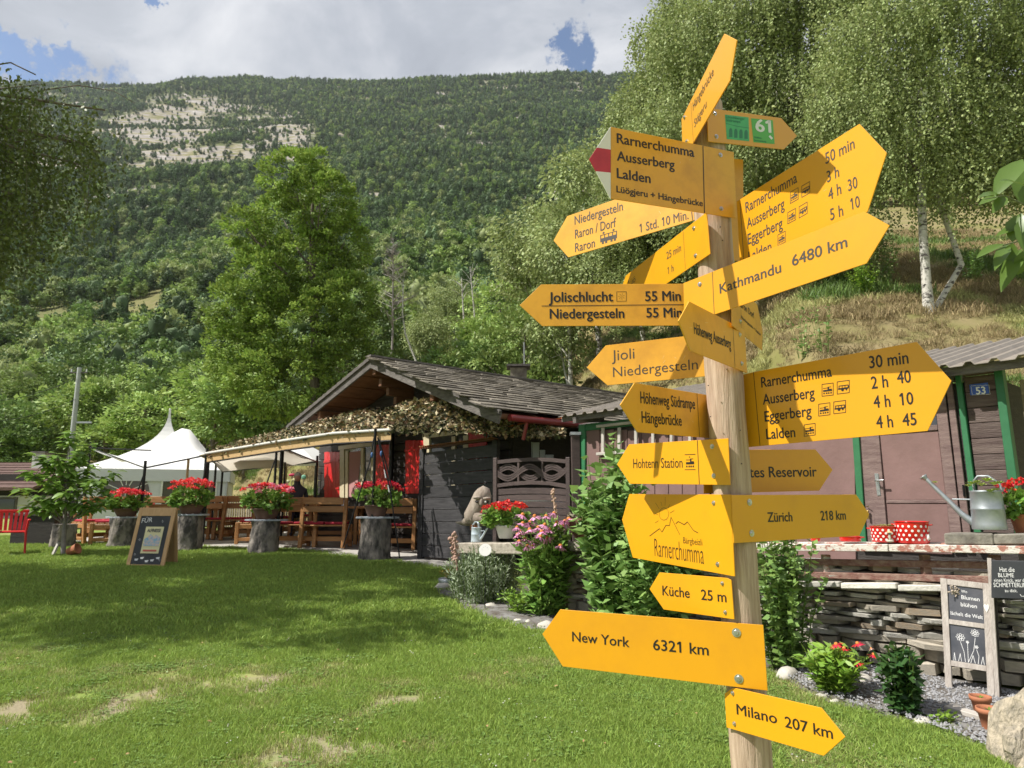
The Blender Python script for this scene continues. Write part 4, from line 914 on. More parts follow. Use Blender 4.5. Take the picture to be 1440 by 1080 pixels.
def chalet():
    base = A + Vd * .95; base.z = flat_h(0, base.y) + .0; base = Vector((base.x, base.y, float(flat_h(0, base.y))))
    T = thing('chalet', 'low dark timber chalet with red shutters and a wide shingled gable roof', 'building', base)
    wl_ = 6.5; fl = base.z
    wp = Plane(A + Vd * .95, -Vd); cl = wp.hit(446, 690); cr_ = wp.hit(716, 690); org = wp.p0.copy(); org.z = 0
    ul = (cl - org).dot(U); ur = (cr_ - org).dot(U)        # ul > 0 left, ur < 0 right
    a = (A - Vector((0, 0, A.z))); hl = (L_ - A); hr = (R_ - A); sl = (A.z - L_.z) / (L_ - A).dot(U); sr = (A.z - R_.z) / -(R_ - A).dot(U)
    print('chalet slopes', sl, sr, 'ul,ur', ul, ur, 'A', A, 'L', L_, 'R', R_)
    zr = A.z - .16
    # front wall: boards one by one, cut to the gable
    z = fl - .05; bh = .165
    while z < zr - .1:
        z1 = z + bh; ze = z + bh; l = min(ul, (zr - ze) / sl - .02); r = max(ur, -((zr - ze) / sr - .02)); l0 = min(ul, (zr - z) / sl - .02); r0_ = max(ur, -((zr - z) / sr - .02))
        if l - r > .1:
            P = [org + U * l0 + ZUP * (z + .006), org + U * r0_ + ZUP * (z + .006), org + U * r + ZUP * (z1 - .004), org + U * l + ZUP * (z1 - .004)]
            MB().prism(P, Vd * .06).build('plank', dark_wood, T, bevel=.006)
        z = z1
    b = MB(); q = [org + U * ul + Vd * .07, org + U * ur + Vd * .07]
    P = [q[0] + ZUP * fl, q[1] + ZUP * fl, q[1] + ZUP * (zr + ur * sr), org + Vd * .07 + ZUP * zr, q[0] + ZUP * (zr - ul * sl)]
    b.prism(P, Vd * (wl_ - .1)); b.build('wall', dark_wood, T)
    # roof slopes: decks, then shingles one by one on the slope in view
    LR = wl_ + 1.3
    for nm, E, s in (('roof_deck', R_, -1), ('roof_deck', L_, 1)):
        e = E - A; e = e - Vd * e.dot(Vd); nrm = e.cross(Vd) * s; nrm.normalize(); nrm = nrm if nrm.z > 0 else -nrm
        b = MB(); b.prism([A - nrm * .05, A + e * 1.0 - nrm * .05, A + e * 1.0 + Vd * LR - nrm * .05, A + Vd * LR - nrm * .05], -nrm * .06); b.build(nm, brown_wood, T)
        for k in range(7 if s > 0 else 7):       # soffit boards seen from below
            t0 = k / 7; b = MB(); c = A + e * (t0 + .07) - nrm * .125 + Vd * .48
            b.bar(c - Vd * .46, c + Vd * .46, e.length / 7.6, .02, up=nrm); b.build('soffit_board', brown_wood, T)
        b = MB(); b.bar(A - Vd * .03 - nrm * .11 + e * -.005, A + e * 1.015 - Vd * .03 - nrm * .11, .045, .17, up=nrm); b.build('verge_board', grey_dark, T, bevel=.006)
        b = MB(); b.bar(A - Vd * .065 - nrm * .02, A + e * 1.02 - Vd * .065 - nrm * .02, .05, .07, up=nrm); b.build('verge_board', grey_dark, T, bevel=.006)
        rows = 17; me = None; g_ = random.Random(8)
        if s < 0:
            vars_ = []
            for v in range(5):
                m = MB(); m.box((.0, 0, 0), (.5, .24, .022)); me = m.mesh('shingle'); 
                for vv in me.vertices: vv.co.x += g_.uniform(-.02, .02); vv.co.y += g_.uniform(-.018, .018); vv.co.z += g_.uniform(-.004, .004)
                me.materials.append(shingle_m); vars_.append(me)
            R3 = Matrix((Vd, e.normalized(), nrm)).transposed() if True else None
            n = 0; Mi = Wm(T).inverted()
            for r in range(rows):
                x = -.08 + g_.uniform(-.2, 0); c0 = A + e * ((r + .5) / rows)
                while x < LR - .1:
                    w = g_.uniform(.38, .62); o = bpy.data.objects.new('shingle', g_.choice(vars_)); COL.objects.link(o); o.parent = T
                    Rt = R3 @ Matrix.Rotation(rad(5.0 + g_.uniform(-.8, .8)), 3, 'X') @ Matrix.Rotation(rad(g_.uniform(-.4, .4)), 3, 'Y')
                    o.matrix_local = Mi @ Matrix.Translation(c0 + Vd * (x + w / 2) + nrm * (.014 + g_.uniform(0, .005))) @ Rt.to_4x4() @ Matrix.Diagonal((w * 2 * .97, 1.0 * e.length / rows / .195, 1, 1)); x += w; n += 1
            print('shingles', n)
        else:
            b = MB()
            for r in range(rows):
                x = -.08; c0 = A + e * ((r + .5) / rows)
                while x < LR: w = g_.uniform(.35, .55); b.bar(c0 + Vd * x + nrm * .02, c0 + Vd * (x + w * .96) + nrm * .02, .24, .02, up=nrm + e.normalized() * -.08); x += w
            stuff(b.build('shingle', shingle_m, T))
    b = MB(); b.bar(A + Vd * -.1 + ZUP * .03, A + Vd * LR + ZUP * .03, .16, .035); b.build('ridge_cap', grey_dark, T)
    # purlins and the stepped bracket
    for dz, k in ((-.27, 0), (-.27, .52), (-.27, -.62)):
        c = A + (R_ - A) * k if k > 0 else A + (L_ - A) * -k; c = c + ZUP * (dz + .02); b = MB(); b.bar(c + Vd * .02, c + Vd * 1.1, .12, .16); b.build('purlin', brown_wood, T, bevel=.01)
    b = MB(); c = A + Vd * .9 - ZUP * .45
    for k in range(4): b.bar(c - Vd * (.75 - k * .17) - ZUP * (k * .16 + .02) + U * -.02, c + ZUP * -(k * .16 + .02) + U * -.02, .11, .155)
    b.build('bracket', brown_wood, T, bevel=.008)
    # red gutter under the right eave
    b = MB(); g0 = R_ + Vd * .15 - ZUP * .10 - U * .03; b.cyl(g0, g0 + Vd * 6.8, .055, n=10); b.cyl(g0 + Vd * .35, g0 + Vd * .35 - ZUP * .3 + U * .1, .03, n=8); b.build('gutter', gutter_m, T)
    # windows and shutters
    fr = wp
    w = MB(); 
    for (x0, y0, x1, y1) in ((479, 627.5, 530, 633), (481, 633, 487, 700), (525, 622, 530.5, 698)): wall_rect(w, fr, x0, y0, x1, y1, o1=.06)
    wall_rect(w, fr, 509.8, 630, 513.4, 700, o1=.045); wall_rect(w, fr, 488, 634, 491.5, 700, o1=.045); wo_ = w.build('window', cream, T)
    g_ = MB(); wall_rect(g_, fr, 488, 632, 526, 700, o0=.004, o1=.012); g_.build('pane', glass_m, wo_)
    g_ = MB(); wall_rect(g_, fr, 492, 636, 502, 699, o0=.013, o1=.018, x3=509); g_.build('curtain', curtain_m, wo_)
    w = MB(); wall_rect(w, fr, 597.5, 610, 668, 617, o1=.06); wall_rect(w, fr, 599, 617, 607, 690, o1=.06); wall_rect(w, fr, 638, 614, 643, 690, o1=.05); wall_rect(w, fr, 655, 613, 662, 690, o1=.06); wo_ = w.build('window', cream, T)
    g_ = MB(); wall_rect(g_, fr, 607, 615, 656, 690, o0=.004, o1=.012); g_.build('pane', glass_m, wo_)
    for (x0, y0, x1, y1) in ((458.8, 636, 480.5, 699.5), (531.5, 626, 551, 692), (573, 620, 600, 694), (661, 607, 687, 690)):
        s = None; n = 4
        for k in range(n):
            xa = x0 + (x1 - x0) * k / n; xb = x0 + (x1 - x0) * (k + 1) / n - .35; b = MB(); wall_rect(b, fr, xa, y0, xb, y1, o0=.02, o1=.05)
            if s is None: s = b.build('shutter', red_paint, T)
            else: b.build('slat', red_paint, s)
        for yy in (y0 + 12, y1 - 14): b = MB(); wall_rect(b, fr, x0, yy, x1 - .3, yy + 3.2, o0=.052, o1=.068); b.build('batten', red_paint, s)
    # dark pipe beside the second shutter and stone chimney
    b = MB(); p = fr.hit(555, 650) - Vd * .08; b.cyl((p.x, p.y, fl), (p.x, p.y, 3.0), .05); b.build('downpipe', black_metal, T)
    c = at(729, 527, 17.2); b = MB(); b.box(c + Vector((0, 0, -.3)), (.42, .42, .9)); ch = b.build('chimney', shingle_m, T); b = MB(); b.box(c + Vector((0, 0, .20)), (.6, .6, .05)); b.build('cap', grey_dark, ch)
    b = MB(); b.cyl(c + Vector((.15, .2, 0)), c + Vector((.15, .2, .9)), .015); b.build('flue_rod', steel, ch)
chalet()

# ---- plank screen beside the terrace
SA = at(591, 779, 12.2)
dd_ = Vector((.80, -.60, 0)).normalized(); _r = ray(696, 800); _k = (_r.x / _r.y)
_s = (_k * SA.y - SA.x) / (dd_.x - _k * dd_.y); SB_ = SA + dd_ * _s; print('screen', SA, SB_, _s)
def screen():
    T = thing('plank_screen', 'black stained plank screen standing between the terrace and the gate', 'fence', SA); d = (SB_ - SA); d.z = 0; L = d.length; d.normalize(); n = Vector((d.y, -d.x, 0)); n = n if n.y < 0 else -n
    blk = mat('black_stain', (.022, .021, .023), .55, (.055, .052, .055), 4, 8, .5, 30, (1, 1, 7), vary=.25)
    za = at(591, 632, SA.y).z; zb = at(697, 619, SB_.y).z; zb = za + (zb - za) * 1.0; z0 = SA.z - .05; H = za - z0 - .06; N = 9
    for k in range(N):
        f0, f1 = k / N, (k + 1) / N; P = [SA + d * .05 + ZUP * (z0 - SA.z + H * f0 + .004), SA + d * (L - .02) + ZUP * (z0 - SA.z + (H + zb - za) * f0 + .004), SA + d * (L - .02) + ZUP * (z0 - SA.z + (H + zb - za) * f1 - .005), SA + d * .05 + ZUP * (z0 - SA.z + H * f1 - .005)]
        MB().prism([p + n * (.012 if k % 2 else .006) for p in P], -n * .022).build('board', blk, T, bevel=.003)
    for k, (s, zt) in enumerate(((0, za), (L * .5, 0), (L, zb))):
        if k == 1: continue
        b = MB(); c = SA + d * s; b.prism([c - d * .05 + n * .03 + ZUP * (-.2), c + d * .05 + n * .03 - ZUP * .2, c + d * .05 + n * .03 + ZUP * (zt - SA.z), c - d * .05 + n * .03 + ZUP * (zt - SA.z)], -n * .09); b.build('post', blk, T, bevel=.004)
    terr = mat('terracotta_edge', (.34, .13, .06), .8, (.45, .2, .09), 20)
    b = MB(); a = SA + ZUP * (za - SA.z + .012); c = SA + d * L + ZUP * (zb - SA.z + .012); b.bar(a, c, .14, .02); b.build('cap_board', brown_wood, T)
    for k in range(30): q = a.lerp(c, (k + .5) / 30 ) ; b = MB(); b.bar(q - n * .08 + ZUP * .015, q + n * .10 + ZUP * .03, .028, .014); b.build('slat', terr, T)
screen()

# ---- garden gate with waves, and the dark post beside it
gate_m = mat('gate_brown', (.055, .036, .033), .6, (.085, .058, .052), 7, 6, .4, 24, (1, 1, 6), vary=.15)
GA = Vector((at(694, 700, 10.5).x, 10.5, 0)); GB = Vector((at(803, 700, 9.8).x, 9.8, 0)); gdir = (GB - GA).normalized(); gn_ = Vector((gdir.y, -gdir.x, 0)); gpl = Plane(GA, gn_)
T = thing('garden_gate', 'brown wooden gate with an arched top and interlaced wave pattern', 'gate', Vector((GA.x, GA.y, h1(GA.x, GA.y))))
zg = h1(GA.x, GA.y)
def gz(px, y): return gpl.hit(px, y)
for x0, x1, y0 in ((694.5, 700.5, 644), (796.5, 802.5, 643)):
    b = MB(); a = gz((x0 + x1) / 2, y0); b.box(((a.x), a.y, (a.z + zg) / 2), (.07, .07, a.z - zg), Matrix.Rotation(math.atan2(gdir.y, gdir.x), 3, 'Z')); b.build('post', gate_m, T, bevel=.006)
for ys, w in (((650, 647.5, 646, 646.5, 649), .055), ((683, 680, 678.5, 679.5, 684), .055)):
    b = MB(); P = [gz(x, y) for x, y in zip((699, 723, 748, 773, 798), ys)]
    for a, c in zip(P[:-1], P[1:]): b.bar(a, c + (c - a) * .02, .045, w)
    b.build('rail', gate_m, T)
for off, ph in ((0, 0), (0, math.pi)):
    for dz in (-3.2, 0, 3.2):
        b = MB(); P = [gz(699 + 99 * t / 24, 664.5 + dz + 8.2 * math.sin(ph + 3.2 * math.pi * t / 24)) - gn_ * (.01 if ph else -.012) for t in range(25)]
        for a, c in zip(P[:-1], P[1:]): b.bar(a, c + (c - a) * .03, .014, .024)
        b.build('wave_slat', gate_m, T)
for x in (729.5, 763): b = MB(); b.bar(gz(x, 648), gz(x, 680), .03, .035, up=gn_); b.build('bar', gate_m, T)
y = 687.5
for k in range(7):
    b = MB(); P = [gz(x, y + 3 + dy) for x, dy in ((699, 1.5), (732, -.3), (765, -.3), (798, 1.5))]
    for a, c in zip(P[:-1], P[1:]): b.bar(a, c + (c - a) * .01, .02, .085)
    b.build('board', gate_m, T); y += 9.4
T = thing('gate_post', 'tall dark square post at the right side of the wave gate', 'post', Vector((at(809, 700, 9.7).x, 9.7, .45)))
b = MB(); a = at(809, 612, 9.7); b.box((a.x, a.y, (a.z + .45) / 2), (.12, .12, a.z - .45)); b.build('upright', gate_m, T, bevel=.006)
b = MB(); b.box((a.x, a.y, a.z + .02), (.15, .15, .04)); b.build('cap', steel, T)

# ---- kitchen hut behind the gate: dark opening with a counter and white boxes
T = thing('kitchen_hut', 'dark open kitchen lean-to between the chalet and the shed', 'building', (.5, 12.6, .65))
b = MB(); c0 = at(690, 700, 13.3); c1 = at(838, 700, 12.2); b.prism([Vector((c0.x, c0.y, .5)), Vector((c1.x, c1.y, .5)), Vector((c1.x, c1.y, 2.9)), Vector((c0.x, c0.y, 2.9))], Vd * .1); b.build('wall', dark_wood, T)
b = MB(); d0 = at(700, 700, 11.9); d1 = at(800, 700, 11.3); b.bar((d0.x, d0.y, 1.60), (d1.x, d1.y, 1.60), .6, .05); b.build('counter', steel, T)
b = MB(); b.prism([Vector((c0.x - .1, c0.y - 1.4, 2.75)), Vector((c1.x + .1, c1.y - 1.6, 2.78)), Vector((c1.x + .1, c1.y, 2.95)), Vector((c0.x - .1, c0.y, 2.95))], Vector((0, 0, .06))); b.build('roof', grey_dark, T)
whitebox = mat('white_plastic', (.62, .64, .66), .4)
for i, (x0, y0, x1, y1, lab) in enumerate(((738, 620, 748.5, 643, 'tall white plastic box on the kitchen counter, leftmost'), (749, 620.5, 758.5, 643, 'white plastic box beside the tall one on the kitchen counter'), (759.5, 631, 766.8, 643.5, 'half height white box on the kitchen counter'), (767.5, 638, 778.5, 644, 'low white box at the right end of the kitchen counter'))):
    a = at(x0, y0, 11.6); c = at(x1, y1, 11.6); t = thing('storage_box', lab, 'box', ((a.x + c.x) / 2, 11.7, c.z), 0, 'white boxes on the kitchen counter')
    b = MB(); w = c.x - a.x; b.box((0, 0, (a.z - c.z) / 2 - .02), (w, w, a.z - c.z - .04), taper=1.03); b.build('body', whitebox, t, bevel=.006, world=False); b = MB(); b.box((0, 0, a.z - c.z - .03), (w * 1.06, w * 1.06, .03)); b.build('lid', whitebox, t, bevel=.006, world=False)
t = thing('blue_drum', 'blue barrel standing behind the right end of the gate', 'barrel', (at(789, 680, 11.0).x, 11.0, .6)); b = MB(); b.lathe([(.24, 0), (.26, .06), (.26, .5), (.27, .53), (.26, .56), (.26, .95), (.2, 1.0), (0, 1.0)], n=20); b.build('drum', mat('blue_plastic', (.10, .14, .22), .5), t, world=False); b = MB(); b.lathe([(.05, 1.0), (.05, 1.03), (0, 1.03)], (.12, 0, 0), n=10); b.build('cap', black_metal, t, world=False)

# ---- mauve garden shed
SHP = at(1350, 600, 6.1); sp = Plane(SHP, -Vd)
mauve = mat('mauve_board', (.21, .125, .115), .75, (.17, .10, .09), 3, 7, .3, 18, vary=.06)
mauve_frame = mat('mauve_frame', (.12, .075, .07), .75, (.20, .14, .125), 5, 8, .5, 30, (1, 1, 6), vary=.12)
plankm = mat('shed_plank', (.075, .046, .042), .8, (.155, .115, .10), 4.5, 9, .9, 24, (.6, .6, 7), vary=.22)
shed_green = mat('shed_green', (.020, .135, .052), .55, (.028, .16, .065), 8, vary=.1)
tin = mat('roof_tin', (.27, .235, .20), .55, (.20, .175, .15), 6, 6, .3, 30)
PALE = mat('pale_wood', (.50, .47, .43), .75, (.38, .35, .31), 8)
def shed():
    base = sp.hit(1440, 700); base.z = .7
    T = thing('garden_shed', 'mauve and green garden shed with a door and number plate 53', 'shed', base)
    ex = lambda n, m, *a, **k: wall_rect(MB(), sp, *a, **k).build(n, m, T, bevel=.004)
    # body behind everything
    lft = sp.hit(816, 700); rgt = sp.hit(1422, 700); b = MB()
    b.prism([Vector((lft.x, lft.y, .5)), Vector((rgt.x, rgt.y, .5)), Vector((rgt.x, rgt.y, 2.66)), Vector((lft.x, lft.y, 2.66))], Vd * 2.2); b.build('wall', dark_wood, T)
    # left bay, boards and window guard
    n = 9
    for k in range(n):
        x0 = 826 + 174 * k / n; x1 = 826 + 174 * (k + 1) / n - .8; ex('board', mauve, x0, 606, x1, 800, o0=.004, o1=.022)
    ex('corner_post', shed_green, 817, 598, 826, 800, o1=.05); ex('lintel', shed_green, 826, 596.5, 1000, 606, o0=.0, o1=.04)
    ex('board', mauve, 1052, 606, 1204, 800, o0=.004, o1=.02); ex('board', mauve, 1002, 606, 1051, 800, o0=.004, o1=.02)
    ex('sill', PALE, 845, 637, 990, 641, o0=.03, o1=.10)
    ex('rail', PALE, 845, 598.5, 990, 602, o0=.05, o1=.10)
    for x in (853, 876, 899.5, 923.5, 949.5, 975.5): ex('window_bar', PALE, x - 2, 602, x + 2, 637, o0=.06, o1=.085)
    # posts, door
    ex('corner_post', shed_green, 1194, 500, 1222, 770, x2=1212.5, x3=1203.5, o1=.055)
    ex('door_frame', mauve_frame, 1204.5, 545, 1236, 775, x2=1223.5, x3=1219, o0=.0, o1=.035)
    D = ex('door', mauve, 1219, 600, 1332, 775, x2=1237, x3=1317.5, o0=.002, o1=.014)
    def dp(n, m, *a, **k): wall_rect(MB(), sp, *a, **k).build(n, m, D, bevel=.003)
    dp('stile', mauve_frame, 1212, 540, 1252, 775, x2=1237, x3=1232, o0=.016, o1=.036)
    dp('stile', mauve_frame, 1312, 525, 1357, 775, x2=1341, x3=1327, o0=.016, o1=.036)
    dp('rail', mauve_frame, 1237, 604, 1321, 611, o0=.016, o1=.034); dp('rail', mauve_frame, 1248, 703, 1339, 707.5, o0=.016, o1=.03)
    dp('pane', glass_m, 1233, 545, 1320, 604, x2=1238, x3=1314, o0=.016, o1=.02)
    dp('panel', mauve, 1238.5, 612, 1332, 703, x2=1248, x3=1321, o0=.016, o1=.022); dp('panel', mauve, 1248, 708, 1340, 775, x2=1253, x3=1333, o0=.016, o1=.022)
    dp('back_plate', steel, 1232, 666, 1241, 697, x2=1236, x3=1237.5, o0=.037, o1=.043)
    b = MB(); h = sp.hit(1236, 676); hh = sp.hit(1248, 675.5); n_ = sp.n; b.tube([h + n_ * .04, h + n_ * .085, h + n_ * .09 + (hh - h) * .15, hh + n_ * .09], [.008, .009, .009, .008], 8); b.build('handle', steel, D)
    b = MB(); b.blob(sp.hit(1224, 719) + n_ * .06, .014, 2, 1, .1); b.cyl(sp.hit(1222, 712) + n_ * .05, sp.hit(1226, 712) + n_ * .07, .004); b.cyl(sp.hit(1224, 722) + n_ * .06, sp.hit(1225, 730) + n_ * .06, .01); b.build('padlock', mat('brass', (.45, .32, .12), .35, metal=.9), D)
    ex('door_frame', mauve_frame, 1329, 520, 1370, 775, x2=1358.5, x3=1338, o0=.0, o1=.03)
    b = MB(); p = sp.hit(1357, 690) + n_ * .035; b.cyl(p - ZUP * .05, p + ZUP * .05, .008); b.build('hinge', black_metal, D)
    ex('corner_post', shed_green, 1345, 524, 1386, 775, x2=1376, x3=1352.5, o1=.055)
    # boards right of the door, one by one
    ys = (512, 534, 556, 577, 597, 617, 643, 664, 686, 708, 730, 752, 775); ys = (510, 531, 553, 575, 596.5, 618, 640, 662, 684, 706, 728, 752)
    for y0, y1 in zip(ys[:-1], ys[1:]):
        f = (y0 - 505) / 270; g = (y1 - 505) / 270; ex('plank', plankm, 1353 + 33 * f, y0, 1398 + 33 * g, y1 - .7, x2=1353 + 33 * g, x3=1398 + 33 * f, o0=.005, o1=.026)
    ex('corner_post', shed_green, 1399, 516, 1447, 775, x2=1433, x3=1411, o0=-.04, o1=.055)
    # number plate
    N_ = wall_rect(MB(), sp, 1364.8, 541.5, 1393.3, 556.5, x2=1366.5, x3=1391.3, o0=.032, o1=.036).build('number_plate', mat('enamel_blue', (.015, .07, .36), .25), T, bevel=.001)
    L = MB(); o = sp.hit(1372.6, 554.6, .0375); X = sp.hit(1386.6, 553.6, .0375) - o; put_text(L, '53', o, X, ZUP * (sp.hit(1372, 544.6).z - sp.hit(1372, 554.6).z), .03); L.build('number', white_p, N_)
    b = MB(); q = [sp.hit(x, y, .0372) for x, y in ((1365.6, 542.7), (1367.2, 555.5), (1392.4, 554.2), (1390.6, 541.4))]
    for i in range(4): stroke(b, [q[i], q[(i + 1) % 4]], .0022, pl=sp)
    b.build('border', white_p, N_)
    # side wall to the right, boards running back
    c = sp.hit(1428, 640)
    sd = -U
    pl2 = Plane(c - U * .03, -Vd * .25 - U)
    olive = mat('olive_plank', (.16, .13, .075), .8, (.24, .20, .12), 4, 8, .8, 24, (.6, .6, 7), vary=.2)
    z = 2.0
    k0 = sp.hit(1412, 520); k0 = Vector((k0.x, k0.y, 0)) - U * .10
    for k in range(5): b = MB(); b.bar(k0 + ZUP * (2.56 - k * .135), k0 + Vd * .15 - U * 1.2 + ZUP * (2.56 - k * .135), .02, .13); b.build('side_plank', olive, T, bevel=.004)
    b = MB(); b.bar(k0 + ZUP * 1.99 + Vd * .03, k0 + Vd * .15 - U * 1.2 + ZUP * 1.99, .03, .03); b.build('trim', PALE, T)
    # tin roof: trapezoid ribs
    e0 = Plane(SHP - Vd * .3, -Vd).hit(785, 586); e1 = Plane(SHP - Vd * .3, -Vd).hit(1325, 517); d = (e1 - e0); d.z = 0; Lr = d.length + 3.0; d.normalize(); zE = 2.71
    print('eave z', e0.z, e1.z)
    b = MB(); P = []; s = 0
    for i in range(int(Lr / .19) + 1): P += [(s, 0), (s + .09, 0), (s + .115, .032), (s + .155, .032), (s + .18, 0)]; s += .19
    E = lambda s, zz, k: Vector((e0.x, e0.y, 0)) + d * s + Vd * k * 2.9 + ZUP * (e0.z + (e1.z - e0.z) * s / (e1 - e0).length + .72 * k + zz)
    n = len(P); vs = [E(s, z, 0) for s, z in P] + [E(s, z, 1) for s, z in P] + [E(s, z - .008, 0) for s, z in P] + [E(s, z - .008, 1) for s, z in P]
    b.add(vs, [(i, i + 1, n + i + 1, n + i) for i in range(n - 1)] + [(2 * n + i, 3 * n + i, 3 * n + i + 1, 2 * n + i + 1) for i in range(n - 1)] + [(i, 2 * n + i, 2 * n + i + 1, i + 1) for i in range(n - 1)]); b.build('roof_sheet', tin, T)
    b = MB(); b.bar(E(0, -.05, .03), E(Lr - .2, -.05, .03), .04, .08); b.build('eave_board', grey_dark, T)
    for k in range(9): q = E(.3 + k * (Lr - .6) / 8, -.075, 0); b = MB(); b.bar(q + Vd * .02, q + Vd * .6 + ZUP * .06, .06, .08); b.build('rafter', grey_dark, T)
PALE_SET = 1
shed()

# ---- orange cords and camouflage net on its poles
def patio_z(x, y): return h1(x, y) + .022
PA = [(230, 768), (300, 771), (400, 773), (500, 784), (590, 797), (640, 803), (668, 797), (700, 790)]
front = [ground_at(x, y) for x, y in PA]; front[0] = Vector((-9.5, 15, 0)); front.insert(0, Vector((-12, 17.5, 0)))
b = MB(); vs = []; NB = 14
for p in front:
    for k in range(NB):
        f = k / (NB - 1); q = p.lerp(Vector((p.x * .62 + .8, 19.5 if p.x < -3 else 14.5, 0)), f); vs.append((q.x, q.y, patio_z(q.x, q.y)))
nf = len(front); fs = [(i * NB + k, (i + 1) * NB + k, (i + 1) * NB + k + 1, i * NB + k + 1) for i in range(nf - 1) for k in range(NB - 1)]
lo = [(v[0], v[1], v[2] - .2) for v in vs[::NB]]; b.add(vs, fs); o = len(vs); b.add(lo, []); b.f += [(i * NB, o + i, o + i + 1, (i + 1) * NB) for i in range(nf - 1)]; b.sm += [False] * (nf - 1)
struct(b.build('patio', mat('concrete', (.46, .44, .40), .85, (.36, .34, .31), 2.2, 9, .4, 30)))

def pole(b, x, y0, y1, Y, r=.025): a = at(x, y0, Y); b.cyl((a.x, a.y, patio_z(a.x, a.y) if y1 is None else at(x, y1, Y).z), a, r, n=8)
net_top = mat('net_base', (.05, .05, .03), .95)
fl_m = None
def flake_mat():
    m = bpy.data.materials.new('net_scraps'); m.use_nodes = True; T = m.node_tree; B = T.nodes['Principled BSDF']; B.inputs['Roughness'].default_value = .8
    a = T.nodes.new('ShaderNodeAttribute'); a.attribute_name = 'v'; r = T.nodes.new('ShaderNodeValToRGB'); T.links.new(a.outputs['Fac'], r.inputs[0]); T.links.new(r.outputs[0], B.inputs['Base Color']); r.color_ramp.interpolation = 'CONSTANT'
    cs = [(.0, (.05, .055, .025)), (.22, (.46, .36, .20)), (.45, (.14, .13, .055)), (.6, (.62, .53, .35)), (.78, (.22, .13, .07)), (.9, (.16, .18, .07))]
    e = r.color_ramp.elements; e[0].position = 0; e[0].color = (*cs[0][1], 1); e[1].position = cs[1][0]; e[1].color = (*cs[1][1], 1)
    for p, c in cs[2:]: k = e.new(p); k.color = (*c, 1)
    return m
fl_m = flake_mat()
def net(name, label, rows, posts, n_fl, extra=None, cat='camouflage net', seed=3):
    """rows: list of rows of points (front to back)"""
    T = thing(name, label, cat, rows[0][0]); b = MB(); nr, nc = len(rows), len(rows[0]); 
    # subdivide bilinearly with sag
    S = 14; G = []
    for i in range((nr - 1) * S + 1):
        a, f = divmod(i, S); a2 = min(a + 1, nr - 1); row = []
        for j in range((nc - 1) * S + 1):
            c, g = divmod(j, S); c2 = min(c + 1, nc - 1); p = rows[a][c].lerp(rows[a][c2], g / S).lerp(rows[a2][c].lerp(rows[a2][c2], g / S), f / S)
            row.append(p + ZUP * (.05 * mnoise.noise(p * 1.7) + .02 * mnoise.noise(p * 5)))
        G.append(row)
    R, C = len(G), len(G[0]); vs = [p for r in G for p in r]; rh = random.Random(seed); b.add(vs, [(i * C + j, i * C + j + 1, (i + 1) * C + j + 1, (i + 1) * C + j) for i in range(R - 1) for j in range(C - 1) if rh.random() < .5], True)
    g = np.random.default_rng(seed); ii = g.integers(0, R - 1, n_fl); jj = g.integers(0, C - 1, n_fl); Vn = np.array([p[:] for p in vs]).reshape(R, C, 3); fa, fb = g.random((n_fl, 1)), g.random((n_fl, 1))
    P = (Vn[ii, jj] * (1 - fa) + Vn[ii + 1, jj] * fa) * (1 - fb) + (Vn[ii, jj + 1] * (1 - fa) + Vn[ii + 1, jj + 1] * fa) * fb; P[:, 2] += g.random(n_fl) * .09 - .03; P[:, 1] -= g.random(n_fl) * .03
    D = unit(n_fl, g); D[:, 2] = D[:, 2] * .6 - .2; 
    m = MB(); n_ = b.build('netting', net_top, T); stuff(n_); V, F = leaves(P, D, .075, .75, seed, up=.2); V = V - np.array(T.location); stuff(link('scraps', npmesh('scraps', V, F, g.random(n_fl)), fl_m, T)); return T
L1 = [at(290, 640, 14.3), at(345, 631, 13.7), at(400, 622, 13.1), at(470, 612, 12.5), at(550, 607, 11.9)]
L2 = [at(305, 634, 15.2), at(360, 621, 14.7), at(425, 605, 14.2), at(490, 592, 13.6), at(556, 585, 12.9)]
L3 = [at(330, 626, 16.0), at(380, 614, 15.6), at(433, 597, 15.2), at(500, 580, 14.4), at(565, 571, 13.7)]
T = net('camouflage_net', 'camouflage net stretched over the terrace with a straw mat edge', [L1, L2, L3], None, 7500)
straw = mat('straw', (.52, .33, .14), .8, (.66, .47, .24), 30, 4, .5, 60, (12, 12, .6))
b = MB()
for a, c in zip(L1[:-1], L1[1:]): b.prism([a - ZUP * .14, c - ZUP * .14, c + ZUP * .02, a + ZUP * .02], Vector((0, .05, 0)))
b.build('straw_mat', straw, T); b = MB(); b.tube([p + ZUP * .03 - Vector((0, .02, 0)) for p in L1], .03, 8); b.build('rolled_edge', mat('pale_cloth', (.55, .54, .50), .8), T)
b = MB(); b.tube([p - ZUP * .16 for p in L1], .014, 6); b.build('beam', black_metal, T)
for i, (x, y0, Y) in enumerate(((290, 637, 14.3), (389.5, 623, 13.3), (396.5, 622, 13.2), (401, 650, 16.5), (444, 655, 16.8), (528, 603, 12.0))): b = MB(); pole(b, x, y0, None, Y); b.build('pole', black_metal, T)
for q in (((548, 609), (600, 606), (655, 606), (700, 609), (745, 617), (793, 612)),): N1 = [at(x, y, Y) for (x, y), Y in zip(q, (11.15, 10.95, 10.8, 10.65, 10.55, 10.5))]
N2 = [at(x, y, Y) for (x, y), Y in zip(((553, 588), (600, 584), (655, 585), (700, 592), (745, 602), (790, 607)), (11.5, 11.25, 11.05, 10.9, 10.75, 10.65))]
N3 = [at(x, y, Y) for (x, y), Y in zip(((560, 572), (600, 566), (655, 566), (700, 578), (745, 592), (788, 604)), (11.9, 11.6, 11.3, 11.1, 10.9, 10.8))]
